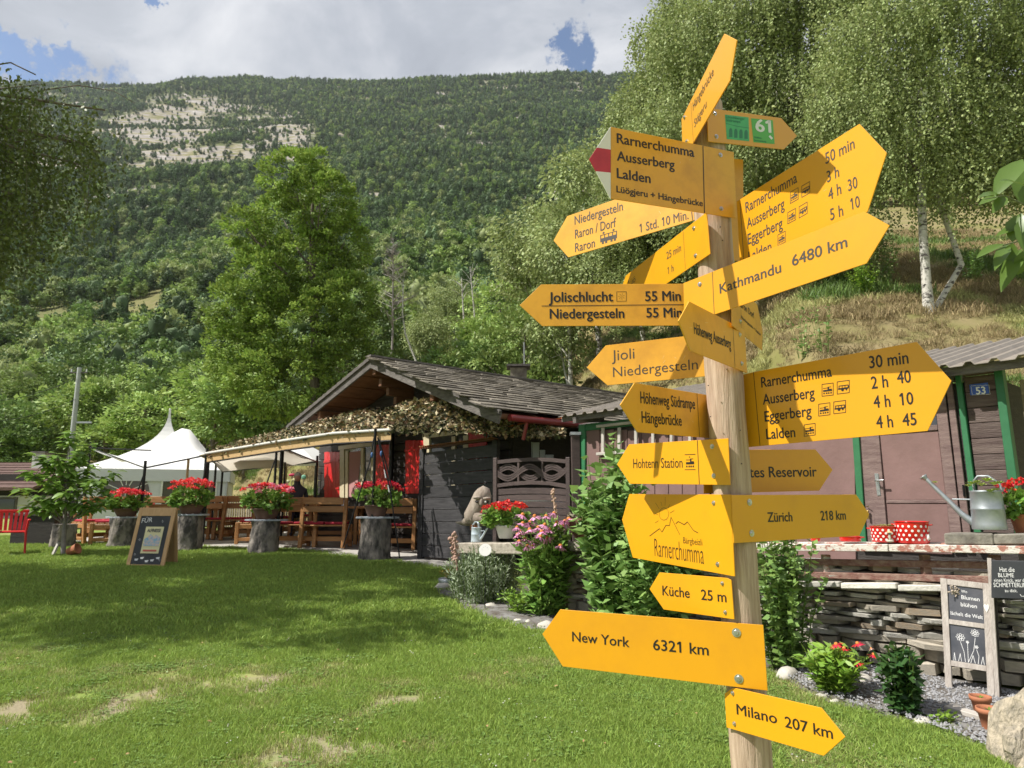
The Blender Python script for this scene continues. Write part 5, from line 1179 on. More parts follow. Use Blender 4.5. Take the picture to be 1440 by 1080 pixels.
N4 = [at(x, y, Y) for (x, y), Y in zip(((562, 575), (600, 570), (655, 571), (700, 583), (745, 595), (788, 605)), (12.3, 11.95, 11.6, 11.4, 11.1, 10.95))]
T = net('camouflage_net', 'humped camouflage net sagging over the plank screen towards the gate', [N1, N2, N3, N4], None, 9500, seed=5)
b = MB(); 
b = MB(); a = at(626, 606, 13.0); b.cyl((a.x, a.y, .6), a, .03); b.build('pole', brown_wood, T)
orange = mat('orange_cord', (.65, .16, .04), .6)
for pts in (((735, 590), (765, 596), (792, 604)), ((706, 603), (725, 597), (760, 593), (798, 587))):
    Tc = thing('tension_cord', 'orange cord running from the net to the ' + ('white bracket' if pts[0][0] == 735 else 'shed eave'), 'cord', at(*pts[0], 10.9)); b = MB(); b.tube([at(x, y, 10.7) for x, y in pts], .011, 5); b.build('cord', orange, Tc)
# ================================================================ terrace, tents, furniture
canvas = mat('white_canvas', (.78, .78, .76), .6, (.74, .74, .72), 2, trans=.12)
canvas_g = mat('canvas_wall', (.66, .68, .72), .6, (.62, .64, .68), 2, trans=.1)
larchwood = mat('bench_wood', (.36, .165, .055), .55, (.46, .235, .085), 6, 7, .25, 26, (1, 6, 6), vary=.14)
cushion = mat('cushion_red', (.42, .025, .05), .9, (.36, .02, .04), 20)
slate_m = mat('slate_slab', (.26, .29, .33), .6, (.42, .46, .50), 5, 8, .5, 20)
stump_m = mat('stump_bark', (.06, .055, .05), .95, (.26, .23, .20), 7, 10, 3, 16, (1, 1, .45), lo=.42, hi=.60)
terracotta = mat('terracotta', (.40, .155, .075), .8, (.33, .12, .06), 9, 6, .2)
pot_brown = mat('pot_brown', (.16, .085, .06), .7, (.2, .11, .08), 8)
# ---- pagoda tent
def pagoda():
    Yc = 22.5; cx = at(232, 660, Yc).x; z0 = h1(cx, Yc); T = thing('pagoda_tent', 'white pagoda tent with a tall pointed roof and arched windows', 'tent', (cx, Yc, z0), rad(20)); h = 2.0; eave = 2.56 - z0; peak = at(215, 576, Yc).z - z0
    b = MB(); n = 14; rings = []
    for k in range(n + 1):
        t = k / n; r = (h + .06) * ((1 - t) ** 2.5) + .03; z = eave + (peak - eave) * t; rings.append([(r * a, r * c, z) for a, c in ((-1, -1), (0, -1.0), (1, -1), (1, 0), (1, 1), (0, 1), (-1, 1), (-1, 0))])
    vs = [p for r in rings for p in r]; b.add(vs, [(i * 8 + k, i * 8 + (k + 1) % 8, (i + 1) * 8 + (k + 1) % 8, (i + 1) * 8 + k) for i in range(n) for k in range(8)]); b.build('roof', canvas, T, world=False)
    for sx, sy, L_, ang in ((0, -1, 2 * h, 0), (0, 1, 2 * h, 0), (-1, 0, 2 * h, 90), (1, 0, 2 * h, 90)):
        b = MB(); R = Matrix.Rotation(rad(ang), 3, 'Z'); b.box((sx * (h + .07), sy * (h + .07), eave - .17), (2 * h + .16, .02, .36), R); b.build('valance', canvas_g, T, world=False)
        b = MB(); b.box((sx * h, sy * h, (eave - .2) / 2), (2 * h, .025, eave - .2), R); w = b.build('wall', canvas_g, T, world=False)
        if (sx, sy) == (0, -1):
            for cxw in (-.75, ):
                b = MB(); P = [(cxw + .62 * math.cos(t), -h - .03, 1.0 + .62 * math.sin(t)) for t in [k * math.pi / 14 for k in range(15)]] + [(cxw - .62, -h - .03, .62), (cxw + .62, -h - .03, .62)]; b.add(P, [tuple(range(len(P)))[::-1]]); b.build('window', mat('tent_window', (.10, .10, .11), .15, (.14, .10, .09), 3), w, world=False)
                for a in (25, 65, 90, 115, 155): b = MB(); b.bar((cxw + .2 * math.cos(rad(a)), -h - .04, 1.0 + .2 * math.sin(rad(a))), (cxw + .62 * math.cos(rad(a)), -h - .04, 1.0 + .62 * math.sin(rad(a))), .012, .025); b.build('glazing_bar', canvas, w, world=False)
                b = MB(); b.bar((cxw - .62, -h - .04, 1.0), (cxw + .62, -h - .04, 1.0), .012, .03); b.bar((cxw, -h - .04, .62), (cxw, -h - .04, 1.0), .012, .03); b.build('glazing_bar', canvas, w, world=False)
            b = MB(); b.box((.95, -h - .03, .9), (1.5, .01, 1.45)); b.build('opening', mat('opening_shade', (.09, .085, .065), .8), w, world=False)  # flat dark sheet; shade inside the doorway is put into its colour
            for x in (.2, 1.7): b = MB(); b.box((x, -h - .05, .9), (.05, .03, 1.5)); b.build('jamb', canvas, w, world=False)
    for a, c in ((-1, -1), (1, -1), (1, 1), (-1, 1)): b = MB(); b.cyl((a * h, c * h, 0), (a * h, c * h, eave), .04, n=8); b.build('leg', steel, T, world=False)
    b = MB(); b.lathe([(.035, peak - .06), (.03, peak + .02), (.0, peak + .05)], n=10); b.build('finial', canvas, T, world=False)
pagoda()
# ---- fabric canopies on black frames
def canopy(label, corners, bump, m, ribs=(), seed=1):
    T = thing('shade_canopy', label, 'canopy', corners[0]); b = MB(); N = 12; vs = []
    for i in range(N + 1):
        for j in range(N + 1):
            f, g = i / N, j / N; p = corners[0].lerp(corners[1], f).lerp(corners[3].lerp(corners[2], f), g); k = (1 - abs(2 * f - 1)) * (1 - abs(2 * g - 1)); e = math.sin(math.pi * f) * math.sin(math.pi * g)
            hump = .60 * math.exp(-((f - .70) ** 2 / .05 + (g - .62) ** 2 / .10)) * min(1, 5 * (1 - f), 5 * (1 - g)) - .34 * math.exp(-((f - .28) ** 2 / .03)) * g if seed == 1 else 0
            vs.append(p + ZUP * (hump + bump * (.55 * k + .45 * e) - .06 * (math.sin(math.pi * f) * (g in (0, 1)) + math.sin(math.pi * g) * (f in (0, 1))) + .02 * math.sin(f * 9 + g * 5)))
    M_ = N + 1; b.add(vs, [(i * M_ + j, i * M_ + j + 1, (i + 1) * M_ + j + 1, (i + 1) * M_ + j) for i in range(N) for j in range(N)], True); b.build('fabric', m, T)
    for i in range(4): b = MB(); b.tube([corners[i] - ZUP * .03, corners[(i + 1) % 4] - ZUP * .03], .016, 6); b.build('rail', black_metal, T)
    for c in corners: b = MB(); b.cyl((c.x, c.y, h1(c.x, c.y)), c + ZUP * .12, .03, n=8); b.build('pole', black_metal, T)
    return T
c1, c2, c3, c4 = at(127, 628, 17.5), at(204, 656, 14.2), at(291, 638, 14.6), at(305, 636, 18.2)
canopy('white fabric canopy on black poles in front of the pagoda tent', [c2, c3, c4, c1], .02, canvas)
canvas_b = mat('beige_canvas', (.62, .57, .48), .7, trans=.35)
canopy('beige canopy between the first canopy and the chalet corner', [at(294, 640, 15.0), at(398, 628, 13.6), at(446, 648, 16.4), at(313, 662, 18.0)], .35, canvas_b, seed=2)
t = thing('parasol', 'white parasol behind the canopy poles, its edge against the chalet', 'parasol', ground_at(405, 765)); pc = at(405, 618, 18.0); b = MB(); b.lathe([(1.45, -.62), (1.0, -.38), (.5, -.12), (.0, .0)], pc, 8, smooth=False); b.build('canopy', canvas, t); b = MB(); b.cyl((pc.x, pc.y, .6), pc, .025); b.build('pole', mat('pale_pole', (.5, .38, .22), .6), t)
t = thing('umbrella_pole', 'pale wooden pole standing under the white canopy', 'pole', (at(265, 700, 16.5).x, 16.5, .75)); b = MB(); a = at(265.5, 641, 16.5); b.cyl((a.x, a.y, .7), a, .03); b.build('shaft', mat('pale_pole', (0, 0, 0)), t); b = MB(); b.cyl((a.x, a.y, .72), (a.x, a.y, .80), .25, n=16); b.build('foot', black_metal, t)
# guy straps crossing at the poles
def strut(label, segs, Y, r=.014, m=black_metal):
    t = thing('guy_strut', label, 'strut', at(*segs[0][0], Y)); 
    for s in segs: b = MB(); b.tube([at(x, y, Y - .06 * i) for i, (x, y) in enumerate(s)], r, 6); b.build('rod', m, t)
    return t
strut('black strut leaning against the canopy pole left of the red geraniums', [((204, 662), (188, 706))], 14.2)
strut('slanting black strut with blue strap beside the pole above the middle geraniums', [((291, 650), (282, 690), (271, 712))], 14.1)
strut('black strut tied to the double pole behind the pink geraniums', [((389, 640), (380, 665), (372, 690))], 13.2)
T = strut('trekking poles leaning against the black pole beside the chalet window', [((526, 615), (520, 650), (507, 690), (482, 770)), ((531, 615), (540, 655), (549, 690), (562, 785)), ((533, 618), (545, 660), (552, 690))], 11.8, .013)
for p in ((523, 640), (536, 638)): b = MB(); b.blob(at(*p, 11.75), .03, 1, 2, .2, (.7, .7, 1.8)); b.build('grip', mat('strap_blue', (.05, .13, .33), .6), T)
for p, q in (((541, 660), (543, 672)), ((546, 682), (548, 692))): b = MB(); b.cyl(at(*p, 11.74), at(*q, 11.74), .016); b.build('sleeve', whitebox, T)

# ---- bench, table (built once, then copied)
def make_bench(w):
    T = thing('bench', 'x', 'bench', (0, 0, 0)); P = lambda n, c, d, R=None: MB().box(c, d, R).build(n, larchwood, T, bevel=.008, world=False)
    tilt = Matrix.Rotation(rad(-8), 3, 'X')
    for s in (-1, 1):
        P('leg', (s * w / 2, -.24 - .03, .48), (.07, .075, .97), tilt); P('leg', (s * w / 2, .24, .22), (.07, .07, .44)); P('side_rail', (s * w / 2, 0, .36), (.045, .5, .09)); P('foot_rail', (s * w / 2, 0, .10), (.05, .52, .07))
    P('back_rail', (0, -.335, .90), (w - .05, .03, .135), tilt); P('back_rail', (0, -.31, .745), (w - .05, .03, .12), tilt)
    for k in range(4): P('seat_slat', (0, -.2 + k * .135, .425), (w + .02, .12, .028))
    P('stretcher', (0, -.02, .16), (w, .05, .09))
    c = MB(); c.box((-w * .24, .0, .465), (w * .46, .42, .045)); c.build('cushion', cushion, T, bevel=.015, world=False); c = MB(); c.box((w * .24, .0, .465), (w * .46, .42, .045)); c.build('cushion', cushion, T, bevel=.015, world=False)
    return T
def make_table():
    T = thing('table', 'x', 'table', (0, 0, 0)); P = lambda n, c, d: MB().box(c, d).build(n, larchwood, T, bevel=.008, world=False)
    for k in range(5): P('top_board', (0, -.3 + k * .15, .745), (1.5, .142, .035))
    for a in (-1, 1):
        for c in (-1, 1): P('leg', (a * .62, c * .3, .365), (.07, .07, .73))
        P('cross_rail', (a * .62, 0, .68), (.05, .62, .09))
    P('stretcher', (0, 0, .2), (1.2, .05, .08)); return T
bench0 = make_bench(.84); table0 = make_table()
gb = 'wooden benches on the terrace'; gt = 'wooden tables on the terrace'
BEN = [  # px, y of the feet, rz, label
 (458, 771, 0, 'bench with red cushions left of the tallest stump, seen squarely from behind'),
 (554, 774, 0, 'bench between the tallest stump and the black plank screen'),
 (412, 770, 12, 'bench directly right of the stump with pink geraniums'),
 (517, 760, 180, 'bench facing us across the table behind the geranium pot on the tallest stump'),
 (383, 756, 10, 'bench behind the pink geraniums'),
 (332, 759, 8, 'bench seen between the two middle geranium stumps'),
 (357, 765, 95, 'bench turned sideways behind the pole of the straw mat'),
 (296, 760, -6, 'bench behind the pole at the left end of the straw mat'),
 (236, 764, 4, 'bench behind the chalkboard, seen above its top'),
 (134, 764, 60, 'bench turned away beside the sapling'),
 (156, 766, 100, 'bench seen end on at the stump left of the chalkboard'),
 (440, 752, 180, 'bench facing us at the far table by the chalet corner'),
]
for i, (px, y, rz, lab) in enumerate(BEN):
    g = ground_at(px, y); o = bench0 if i == 0 else dup(bench0); o.location = (g.x, g.y, patio_z(g.x, g.y)); o.rotation_euler = (0, 0, rad(rz)); o['label'] = lab; o['group'] = gb
for i, (px, y, rz, lab) in enumerate(((470, 764, 0, 'table in front of the bench left of the tallest stump'), (545, 766, 0, 'table behind the bench nearest the plank screen'), (345, 757, 6, 'table between the benches behind the pink geraniums'), (262, 759, 0, 'table behind the geraniums on the second stump'), (410, 756, 0, 'table behind the double pole'), (150, 757, 0, 'table left of the chalkboard under the canopy'))):
    g = ground_at(px, y); o = table0 if i == 0 else dup(table0); o.location = (g.x, g.y, patio_z(g.x, g.y)); o.rotation_euler = (0, 0, rad(rz)); o['label'] = lab; o['group'] = gt
# small things on the tables
for (px, y, Y, lab, c) in ((484, 700, 14.3, 'small white and grey holder on the table left of the geranium pot', (.5, .5, .5)), (573, 694, 14.1, 'white menu card standing on the table by the screen', (.75, .70, .70)), (568, 697, 14.1, 'shiny cruet beside the menu card', (.5, .52, .55)), (430, 700, 15.5, 'pale menu card on the table behind the double pole', (.7, .7, .7)), (214, 706, 15.6, 'red menu holder on the table behind the chalkboard', (.5, .05, .04))):
    a = at(px, y, Y); t = thing('table_item', lab, 'menu' if 'menu' in lab else 'holder', a); g = patio_z(a.x, Y) + .765; b = MB(); b.prism([Vector((a.x - .06, Y, g)), Vector((a.x + .06, Y, g)), Vector((a.x + .05, Y + .02, g + .15)), Vector((a.x - .05, Y + .02, g + .15))], Vector((0, .02, 0))); b.build('card', mat('item_%d' % px, c, .5), t); b = MB(); b.box((a.x, Y + .02, g + .01), (.13, .09, .02)); b.build('foot', black_metal, t); t.location
# ---- a guest far back on the terrace
def person():
    a = at(417, 702, 17.0); z = patio_z(a.x, a.y); T = thing('person', 'grey haired person in a dark top sitting far back on the terrace', 'person', (a.x, a.y, z), rad(20))
    pts = [(0, 0, .55), (0, 0, .85), (0, .01, 1.12), (0, 0, 1.24), (0, -.02, 1.36), (-.19, 0, 1.10), (-.25, .0, .84), (-.2, -.22, .78), (.19, 0, 1.10), (.25, 0, .84), (.2, -.22, .78), (-.1, -.05, .52), (-.12, -.45, .52), (-.12, -.45, .08), (.1, -.05, .52), (.12, -.45, .52), (.12, -.45, .08), (-.12, -.58, .05), (.12, -.58, .05)]
    ed = [(0, 1), (1, 2), (2, 3), (3, 4), (2, 5), (5, 6), (6, 7), (2, 8), (8, 9), (9, 10), (0, 11), (11, 12), (12, 13), (0, 14), (14, 15), (15, 16), (13, 17), (16, 18)]
    R = [.15, .14, .15, .06, .10, .06, .05, .035, .06, .05, .035, .10, .075, .05, .10, .075, .05, .045, .045]
    me = bpy.data.meshes.new('body'); me.from_pydata(pts, ed, []); o = bpy.data.objects.new('body', me); COL.objects.link(o); o.parent = T
    m = o.modifiers.new('skin', 'SKIN'); [setattr(me.skin_vertices[0].data[i], 'radius', (r, r)) for i, r in enumerate(R)]; me.skin_vertices[0].data[0].use_root = True; s = o.modifiers.new('sub', 'SUBSURF'); s.levels = s.render_levels = 2
    me.materials.append(mat('dark_top', (.05, .05, .07), .9, (.45, .25, .18), 1, lo=.6, hi=.62)); b = MB(); b.blob((0, .02, 1.44), .105, 3, 2, .1, (.95, 1.05, 1.0)); b.build('hair', mat('grey_hair', (.45, .43, .40), .8), T, world=False)
    b = MB(); b.blob((0, -.025, 1.385), .088, 2, 2, .05, (.9, 1, 1.15)); b.build('face', mat('skin', (.48, .28, .2), .6), T, world=False); s_ = MB(); s_.box((0, .02, .22), (.4, .4, .42)); 
    return T
person()
# ---- picket fence on the bank behind the terrace, with painted signs hung behind it
T = thing('picket_fence', 'low weathered picket fence along the bank behind the terrace', 'fence', at(360, 715, 19)); picket = mat('picket', (.16, .13, .10), .85, (.26, .22, .17), 9, vary=.2)
Fa, Fb = at(300, 716, 20.5), at(450, 712, 17.8); Fa.z = h1(Fa.x, Fa.y); Fb.z = h1(Fb.x, Fb.y); me = MB().box((0, 0, .45), (.055, .02, .9)).mesh('picket'); me.materials.append(picket)
for k in range(44): p = Fa.lerp(Fb, k / 43); o = link('picket', me, None, T); o.location = Vector((p.x, p.y, h1(p.x, p.y))) - T.location; o.scale = (1, 1, .95 + .12 * random.random()); o.rotation_euler = (0, rad(random.uniform(-3, 3)), rad(-40))
for dz in (.3, .7): b = MB(); b.bar(Fa + ZUP * dz, Fb + ZUP * dz, .03, .06); b.build('rail', picket, T)
for (x, y, lab, c, sq) in ((411, 668, 'pink painted wooden fish on the bank behind the terrace', (.55, .03, .10), (1.3, .2, .5)), (414, 675, 'pale yellow oval sign on the bank', (.70, .66, .35), (1.1, .15, .55)), (427, 671, 'green and white round sign on the bank', (.20, .50, .36), (.9, .15, .8)), (405, 677, 'small cream oval sign left of the yellow one', (.6, .6, .4), (.7, .15, .5))):
    p = at(x, y, 19.5); t = thing('painted_sign', lab, 'sign', p); b = MB(); b.blob(p, .085, x, 2, .05, sq); b.build('board', mat('paint_%d' % x, c, .6), t); b = MB(); b.cyl((p.x, p.y + .02, h1(p.x, p.y)), p, .012); b.build('stake', picket, t)

# ---- tree stumps with slate slabs and geranium pots
ger_leaf = mat('geranium_leaf', (.17, .31, .05), .5, attr=.3, trans=.25)
def geranium(parent_loc, label, pot_r, pot_h, R, H, petal, n_fl, seed, potm=pot_brown, soil=True, cat='potted flowers', name='geranium_pot', petal2=None, leafn=900, cl=.045, world_scale=1, bowl=1.0):
    g = np.random.default_rng(seed); T = thing(name, label, cat, parent_loc)
    b = MB(); b.lathe([(pot_r * .62, 0), (pot_r * .68, .01), (pot_r * (.86 if bowl == 1 else .8), pot_h * .55), (pot_r, pot_h * .92), (pot_r * 1.05, pot_h * .93), (pot_r * 1.05, pot_h), (pot_r * .92, pot_h), (pot_r * .88, pot_h * .86), (0, pot_h * .86)], n=22); b.build('pot', potm, T, world=False)
    lob = [((0, 0, pot_h + H * .35), (R * .9, R * .75, H * .42)), ((-R * .45, 0, pot_h + H * .3), (R * .5, R * .5, H * .35)), ((R * .45, 0, pot_h + H * .3), (R * .5, R * .5, H * .35))]
    V, F, v = crown_np(lob, leafn, cl * 1.25, g, clump=R * .22, per=12, width=1.0, shell=.45); link('foliage', npmesh('foliage', V, F, v), ger_leaf, T)
    # flower heads: domes of petals on stalks
    for k in range(n_fl):
        a = g.random() * 6.28; rr = R * (g.random() ** .55) * 1.05; x, y = rr * math.cos(a), rr * math.sin(a) * .8; z = pot_h + H * (.55 + .45 * math.sqrt(max(0, 1 - (rr / R) ** 2 * .85))) + g.normal() * H * .05
        n = 26; u = unit(n, g); u[:, 2] = np.abs(u[:, 2]) * .8 + .05; c = np.array([x, y, z]); V, F = leaves(c + u * cl * .55, u + unit(n, g) * .5, cl * .62, .95, int(g.integers(1e6)), up=.6); m = petal if petal2 is None or g.random() < .6 else petal2
        o = link('flower', npmesh('flower', V, F, g.random(n)), m, T)
        b = MB(); b.tube([(x * .5, y * .5, pot_h * .9), (x, y, z - cl * .3)], .004, 4, cap=False); o2 = b.build('stalk', ger_leaf, T, world=False) if k % 3 == 0 else None
    return T
red_petal = mat('petal_red', (.72, .035, .02), .5, attr=.25, trans=.2); red2 = mat('petal_crimson', (.60, .018, .045), .5, attr=.25, trans=.2); pink_petal = mat('petal_pink', (.80, .28, .36), .5, attr=.2, trans=.2); coral = mat('petal_coral', (.78, .07, .06), .5, attr=.25, trans=.2)
def stump(px, ybase, ytop, wpx, label, slab_w, seed):
    g = ground_at(px, ybase); T = thing('tree_stump', label, 'stump', g, seed); sc = (Vector((g.x, g.y, 0)).length + 0) / 960; H = at(px, ytop, g.y).z - g.z; r = wpx * g.y / 985 / 2; n = 26; b = MB(); vs = []; rows = 12
    for i in range(rows + 1):
        t = i / rows
        for k in range(n):
            a = 2 * math.pi * k / n; p = Vector((math.cos(a), math.sin(a), t * 1.5)); q = r * (1 + .14 * mnoise.noise(p * 1.4 + Vector((seed, 0, 0))) + .10 * mnoise.noise(p * 5 + Vector((seed, 3, 0))) + .16 * (1 - t) ** 4)
            vs.append((q * math.cos(a), q * math.sin(a), -.06 + t * (H + .06)))
    b.add(vs, [(i * n + k, i * n + (k + 1) % n, (i + 1) * n + (k + 1) % n, (i + 1) * n + k) for i in range(rows) for k in range(n)], True); b.add(vs[-n:], [tuple(range(n))]); b.build('log', stump_m, T, world=False)
    if slab_w:
        S = thing('slate_slab', 'thin grey slate slab lying on the ' + label.split(',')[0], 'slab', (g.x, g.y, g.z + H), 0, 'slate slabs on the stumps'); b = MB(); w = slab_w * g.y / 985 / 2; b.prism([(w * math.cos(a) * (1 + .12 * math.sin(3 * a + seed)), w * .62 * math.sin(a), .03) for a in [k * .5236 for k in range(12)]], (0, 0, -.03)); b.build('slab', slate_m, S, world=False, bevel=.005)
        b = MB(); b.blob((w * .3, -w * .4, .034), .03, seed, 1, .2, (1, 1, .2)); b.build('lichen', mat('lichen', (.5, .5, .4), .9), S, world=False)
    return g, H
gs = []
for (px, yb, yt, w, lab, sw) in ((173, 769, 728.5, 38, 'tree stump left of the chalkboard', 52), (264, 774.5, 725, 35, 'tree stump right behind the chalkboard', 53), (371, 778, 732.5, 38, 'stump split by a pale crack under the pink geraniums', 60), (527, 788, 729, 42, 'tallest tree stump, in front of the chalet window', 59), (88, 770, 737, 30, 'dark stump behind the sapling', 0)):
    gs.append(stump(px, yb, yt, w, lab, sw, px % 7))
def on(i, dz=.03): g, H = gs[i]; return (g.x, g.y, g.z + H + dz)
geranium(on(0), 'bowl of bright red geraniums on the stump left of the chalkboard', .24, .16, .40, .36, coral, 40, 1, cl=.06)
geranium(on(1), 'bowl of red geraniums on the stump behind the chalkboard', .24, .18, .42, .45, coral, 46, 2, cl=.06)
geranium(on(2), 'bowl of pink and red mixed geraniums on the cracked stump', .25, .20, .48, .42, coral, 50, 3, petal2=pink_petal, cl=.062)
geranium(on(3), 'brown bowl of crimson geraniums on the tallest stump', .215, .20, .42, .38, red2, 55, 4, petal2=coral, cl=.05)
# ---- chalkboard sandwich sign
chalk_b = mat('blackboard', (.022, .025, .030), .6, (.04, .043, .05), 3); pine = mat('pine_frame', (.52, .31, .14), .6, (.60, .38, .19), 5, 6, .2, 26, (6, 6, .8)); chalk = mat('chalk', (.75, .75, .75), .9)
def aboard():
    g = ground_at(202, 798); Yb = g.y; BL, BR = at(176, 798.5, Yb), at(229.5, 796.5, Yb - .12); z = BL.z; BR.z = z; H = .97; back = Vector((.0, 1, 0)); d = (BR - BL).normalized(); nn = Vector((d.y, -d.x, 0)); nn = nn if nn.y < 0 else -nn
    T = thing('sandwich_board', 'wooden chalkboard sandwich sign with a yellow ALPINESSE poster on the lawn', 'sign', BL); up = (ZUP * .975 - nn * .21); up.normalize(); w = (BR - BL).length; n2 = d.cross(up); n2 = n2 if n2.y < 0 else -n2
    Q = lambda u, v, o=0: BL + d * (w * u) + up * (H * v) + n2 * o
    def pr(name, m, u0, v0, u1, v1, o, th, bev=.004): return MB().prism([Q(u0, v0, o), Q(u1, v0, o), Q(u1, v1, o), Q(u0, v1, o)], -n2 * th).build(name, m, T, bevel=bev)
    pr('frame', pine, 0, 0, .1, 1, 0, .03); pr('frame', pine, .9, 0, 1, 1, 0, .03); pr('frame', pine, .1, .86, .9, 1, 0, .03); pr('frame', pine, .1, 0, .9, .06, 0, .03); pr('board', chalk_b, .1, .06, .9, .86, -.008, .014, 0)
    P = pr('poster', mat('poster_yellow', (.72, .66, .38), .5), .30, .24, .78, .68, -.004, .003, 0)
    L = MB(); put_text(L, 'ALPINESSE', Q(.36, .59, .001), d * w * .36, up * .05, .03); L.build('lettering', mat('print_dark', (.05, .06, .07), .5), P)
    pic = MB(); pic.add([Q(u, v, .0005) for u, v in ((.33, .36), (.75, .36), (.75, .50), (.62, .545), (.56, .51), (.47, .555), (.40, .50), (.33, .47))], [tuple(range(8))]); pic.build('print', mat('print_blue', (.16, .42, .62), .5, (.75, .55, .45), 26), P)
    pic = MB(); pic.add([Q(u, v, .001) for u, v in ((.36, .27), (.72, .27), (.72, .30), (.36, .30))], [(0, 1, 2, 3)]); pic.build('print', mat('print_red', (.55, .12, .08), .5), P)
    L = MB(); put_text(L, 'FÜR', Q(.14, .74, -.006), d * w * .28 + up * .02, up * .075); L.build('lettering', chalk, T)
    L = MB(); 
    for k in range(5): c = Q(.2 + .14 * k, .12 + .03 * math.sin(k * 2), -.006); L.add([c, c + d * .045, c + d * .06 + up * .035, c + up * .028 - d * .01], [(0, 1, 2, 3)])
    for c in (Q(.84, .14, -.006), Q(.16, .22, -.006), Q(.2, .46, -.006), Q(.7, .77, -.006)):
        for a in range(6): q = c + (d * math.cos(a) + up * math.sin(a)) * .022; L.add([c, q, q + d * .006 + up * .004], [(0, 1, 2)])
    stuff(L.build('chalk_doodle', chalk, T))
    for u in (.02, .93): b = MB(); b.bar(Q(u + .03, .98, -.03), Q(u + .03, 0, -.03) + back * .44, .05, .025); b.build('back_leg', pine, T, bevel=.003)
    b = MB(); b.prism([Q(.05, .9, -.05) , Q(.95, .9, -.05), Q(.95, .08, -.05) + back * .38, Q(.05, .08, -.05) + back * .38], back * .012); b.build('back_board', pine, T)
aboard()
# ---- young walnut sapling on the lawn
def sapling():
    g = ground_at(89, 782); T = thing('walnut_sapling', 'young walnut tree with large glossy leaves on the lawn at the left', 'tree', g); r = random.Random(4); W2 = []
    b = MB(); b.tube([g - ZUP * .1, at(90, 750, g.y), at(92, 720, g.y), at(95, 680, g.y), at(98, 630, g.y)], [.045, .04, .03, .02, .008], 8); b.build('trunk', grey_bark, T); b = MB(); br = []
    ends = [(30, 690), (45, 665), (62, 650), (80, 640), (60, 700), (110, 640), (130, 655), (160, 665), (150, 690), (120, 705), (100, 610), (95, 660), (75, 680), (140, 675), (40, 712), (118, 672), (108, 690), (85, 705), (65, 672), (155, 705), (50, 640), (128, 625), (105, 650), (70, 715), (135, 712), (92, 692)]
    for (x, y) in ends:
        s = at(92 + (x - 92) * .1, min(735, y + 45), g.y); e = at(x, y, g.y + r.uniform(-.5, .5)); m = s.lerp(e, .5) + ZUP * .05; b.tube([s, m, e], [.014, .009, .004], 5); br.append((s, m, e))
    stuff(b.build('branch', grey_bark, T)); L = MB()
    for s, m, e in br:
        for k in range(30):
            t = r.uniform(.35, 1.08); p = (m.lerp(e, (t - .4) / .6) if t > .4 else s.lerp(m, t / .4)); a = r.uniform(0, 6.28); d = Vector((math.cos(a), math.sin(a), r.uniform(-.5, .4))); big_leaf(L, p, d, Vector((r.uniform(-.4, .4), r.uniform(-.4, .4), 1)), r.uniform(.15, .25), r.uniform(.08, .13))
    L.build('leaves', mat('leaf_sapling', (.17, .30, .05), .4, (.22, .36, .07), 3, trans=.3, spec=.5), T)['kind'] = 'stuff'
    s_ = thing('wooden_stake', 'pale stake leaning in the grass beside the sapling', 'stake', at(72, 785, g.y - .1)); b = MB(); b.bar(at(72, 785, g.y - .1), at(83, 762, g.y), .05, .03); b.build('stake', PALE, s_); b = MB(); b.bar(at(82, 763.5, g.y), at(83.5, 760.5, g.y + .01), .054, .034); b.build('tip', grey_dark, s_)
    p_ = thing('clay_pot', 'small brown clay pot lying at the foot of the sapling', 'pot', at(96, 782, g.y - .15)); R = Matrix.Rotation(rad(70), 3, 'Y'); b = MB(); b.lathe([(.06, 0), (.09, .16), (.1, .16), (.1, .19), (.085, .19), (.05, .02)], at(95, 781, g.y - .15) + ZUP * .06, 14, R); b.build('pot', terracotta, p_); b = MB(); b.blob(at(99, 781, g.y - .15) + ZUP * .04, .05, 2, 1, .2); b.build('soil', mat('soil', (.06, .045, .03), .95, (.10, .075, .05), 30), p_)
sapling()
# ---- red garden chair at the left border
g = ground_at(9, 781); T = thing('garden_chair', 'red plastic armchair at the left edge of the lawn', 'chair', g, rad(35)); redpl = mat('red_plastic', (.62, .015, .018), .35)
for a, c in ((-1, -1), (1, -1), (1, 1), (-1, 1)): b = MB(); b.tube([(a * .27, c * .26, 0), (a * .25, c * .23, .42), (a * .27, c * .24, .62)], [.018, .02, .018], 8); b.build('leg', redpl, T, world=False)
b = MB(); b.box((0, 0, .42), (.48, .46, .03)); b.build('seat', redpl, T, world=False, bevel=.01)
for s in (-1, 1): b = MB(); b.box((s * .28, 0, .63), (.05, .5, .025)); b.build('armrest', redpl, T, world=False, bevel=.008)
for k in range(7): b = MB(); b.bar((-.21 + k * .07, .23, .44), (-.23 + k * .077, .31, .78), .05, .012); b.build('slat', redpl, T, world=False)
b = MB(); b.box((0, .31, .79), (.54, .03, .05)); b.build('top_rail', redpl, T, world=False, bevel=.01)
g = ground_at(3, 776); T = thing('dark_box', 'low dark box behind the red chair', 'box', (g.x - .3, g.y + 1.5, h1(g.x, g.y + 1.5))); b = MB(); b.box((0, 0, .3), (.9, .6, .6)); b.build('body', dark_wood, T, world=False, bevel=.01); b = MB(); b.box((0, 0, .62), (.95, .65, .04)); b.build('lid', grey_dark, T, world=False)
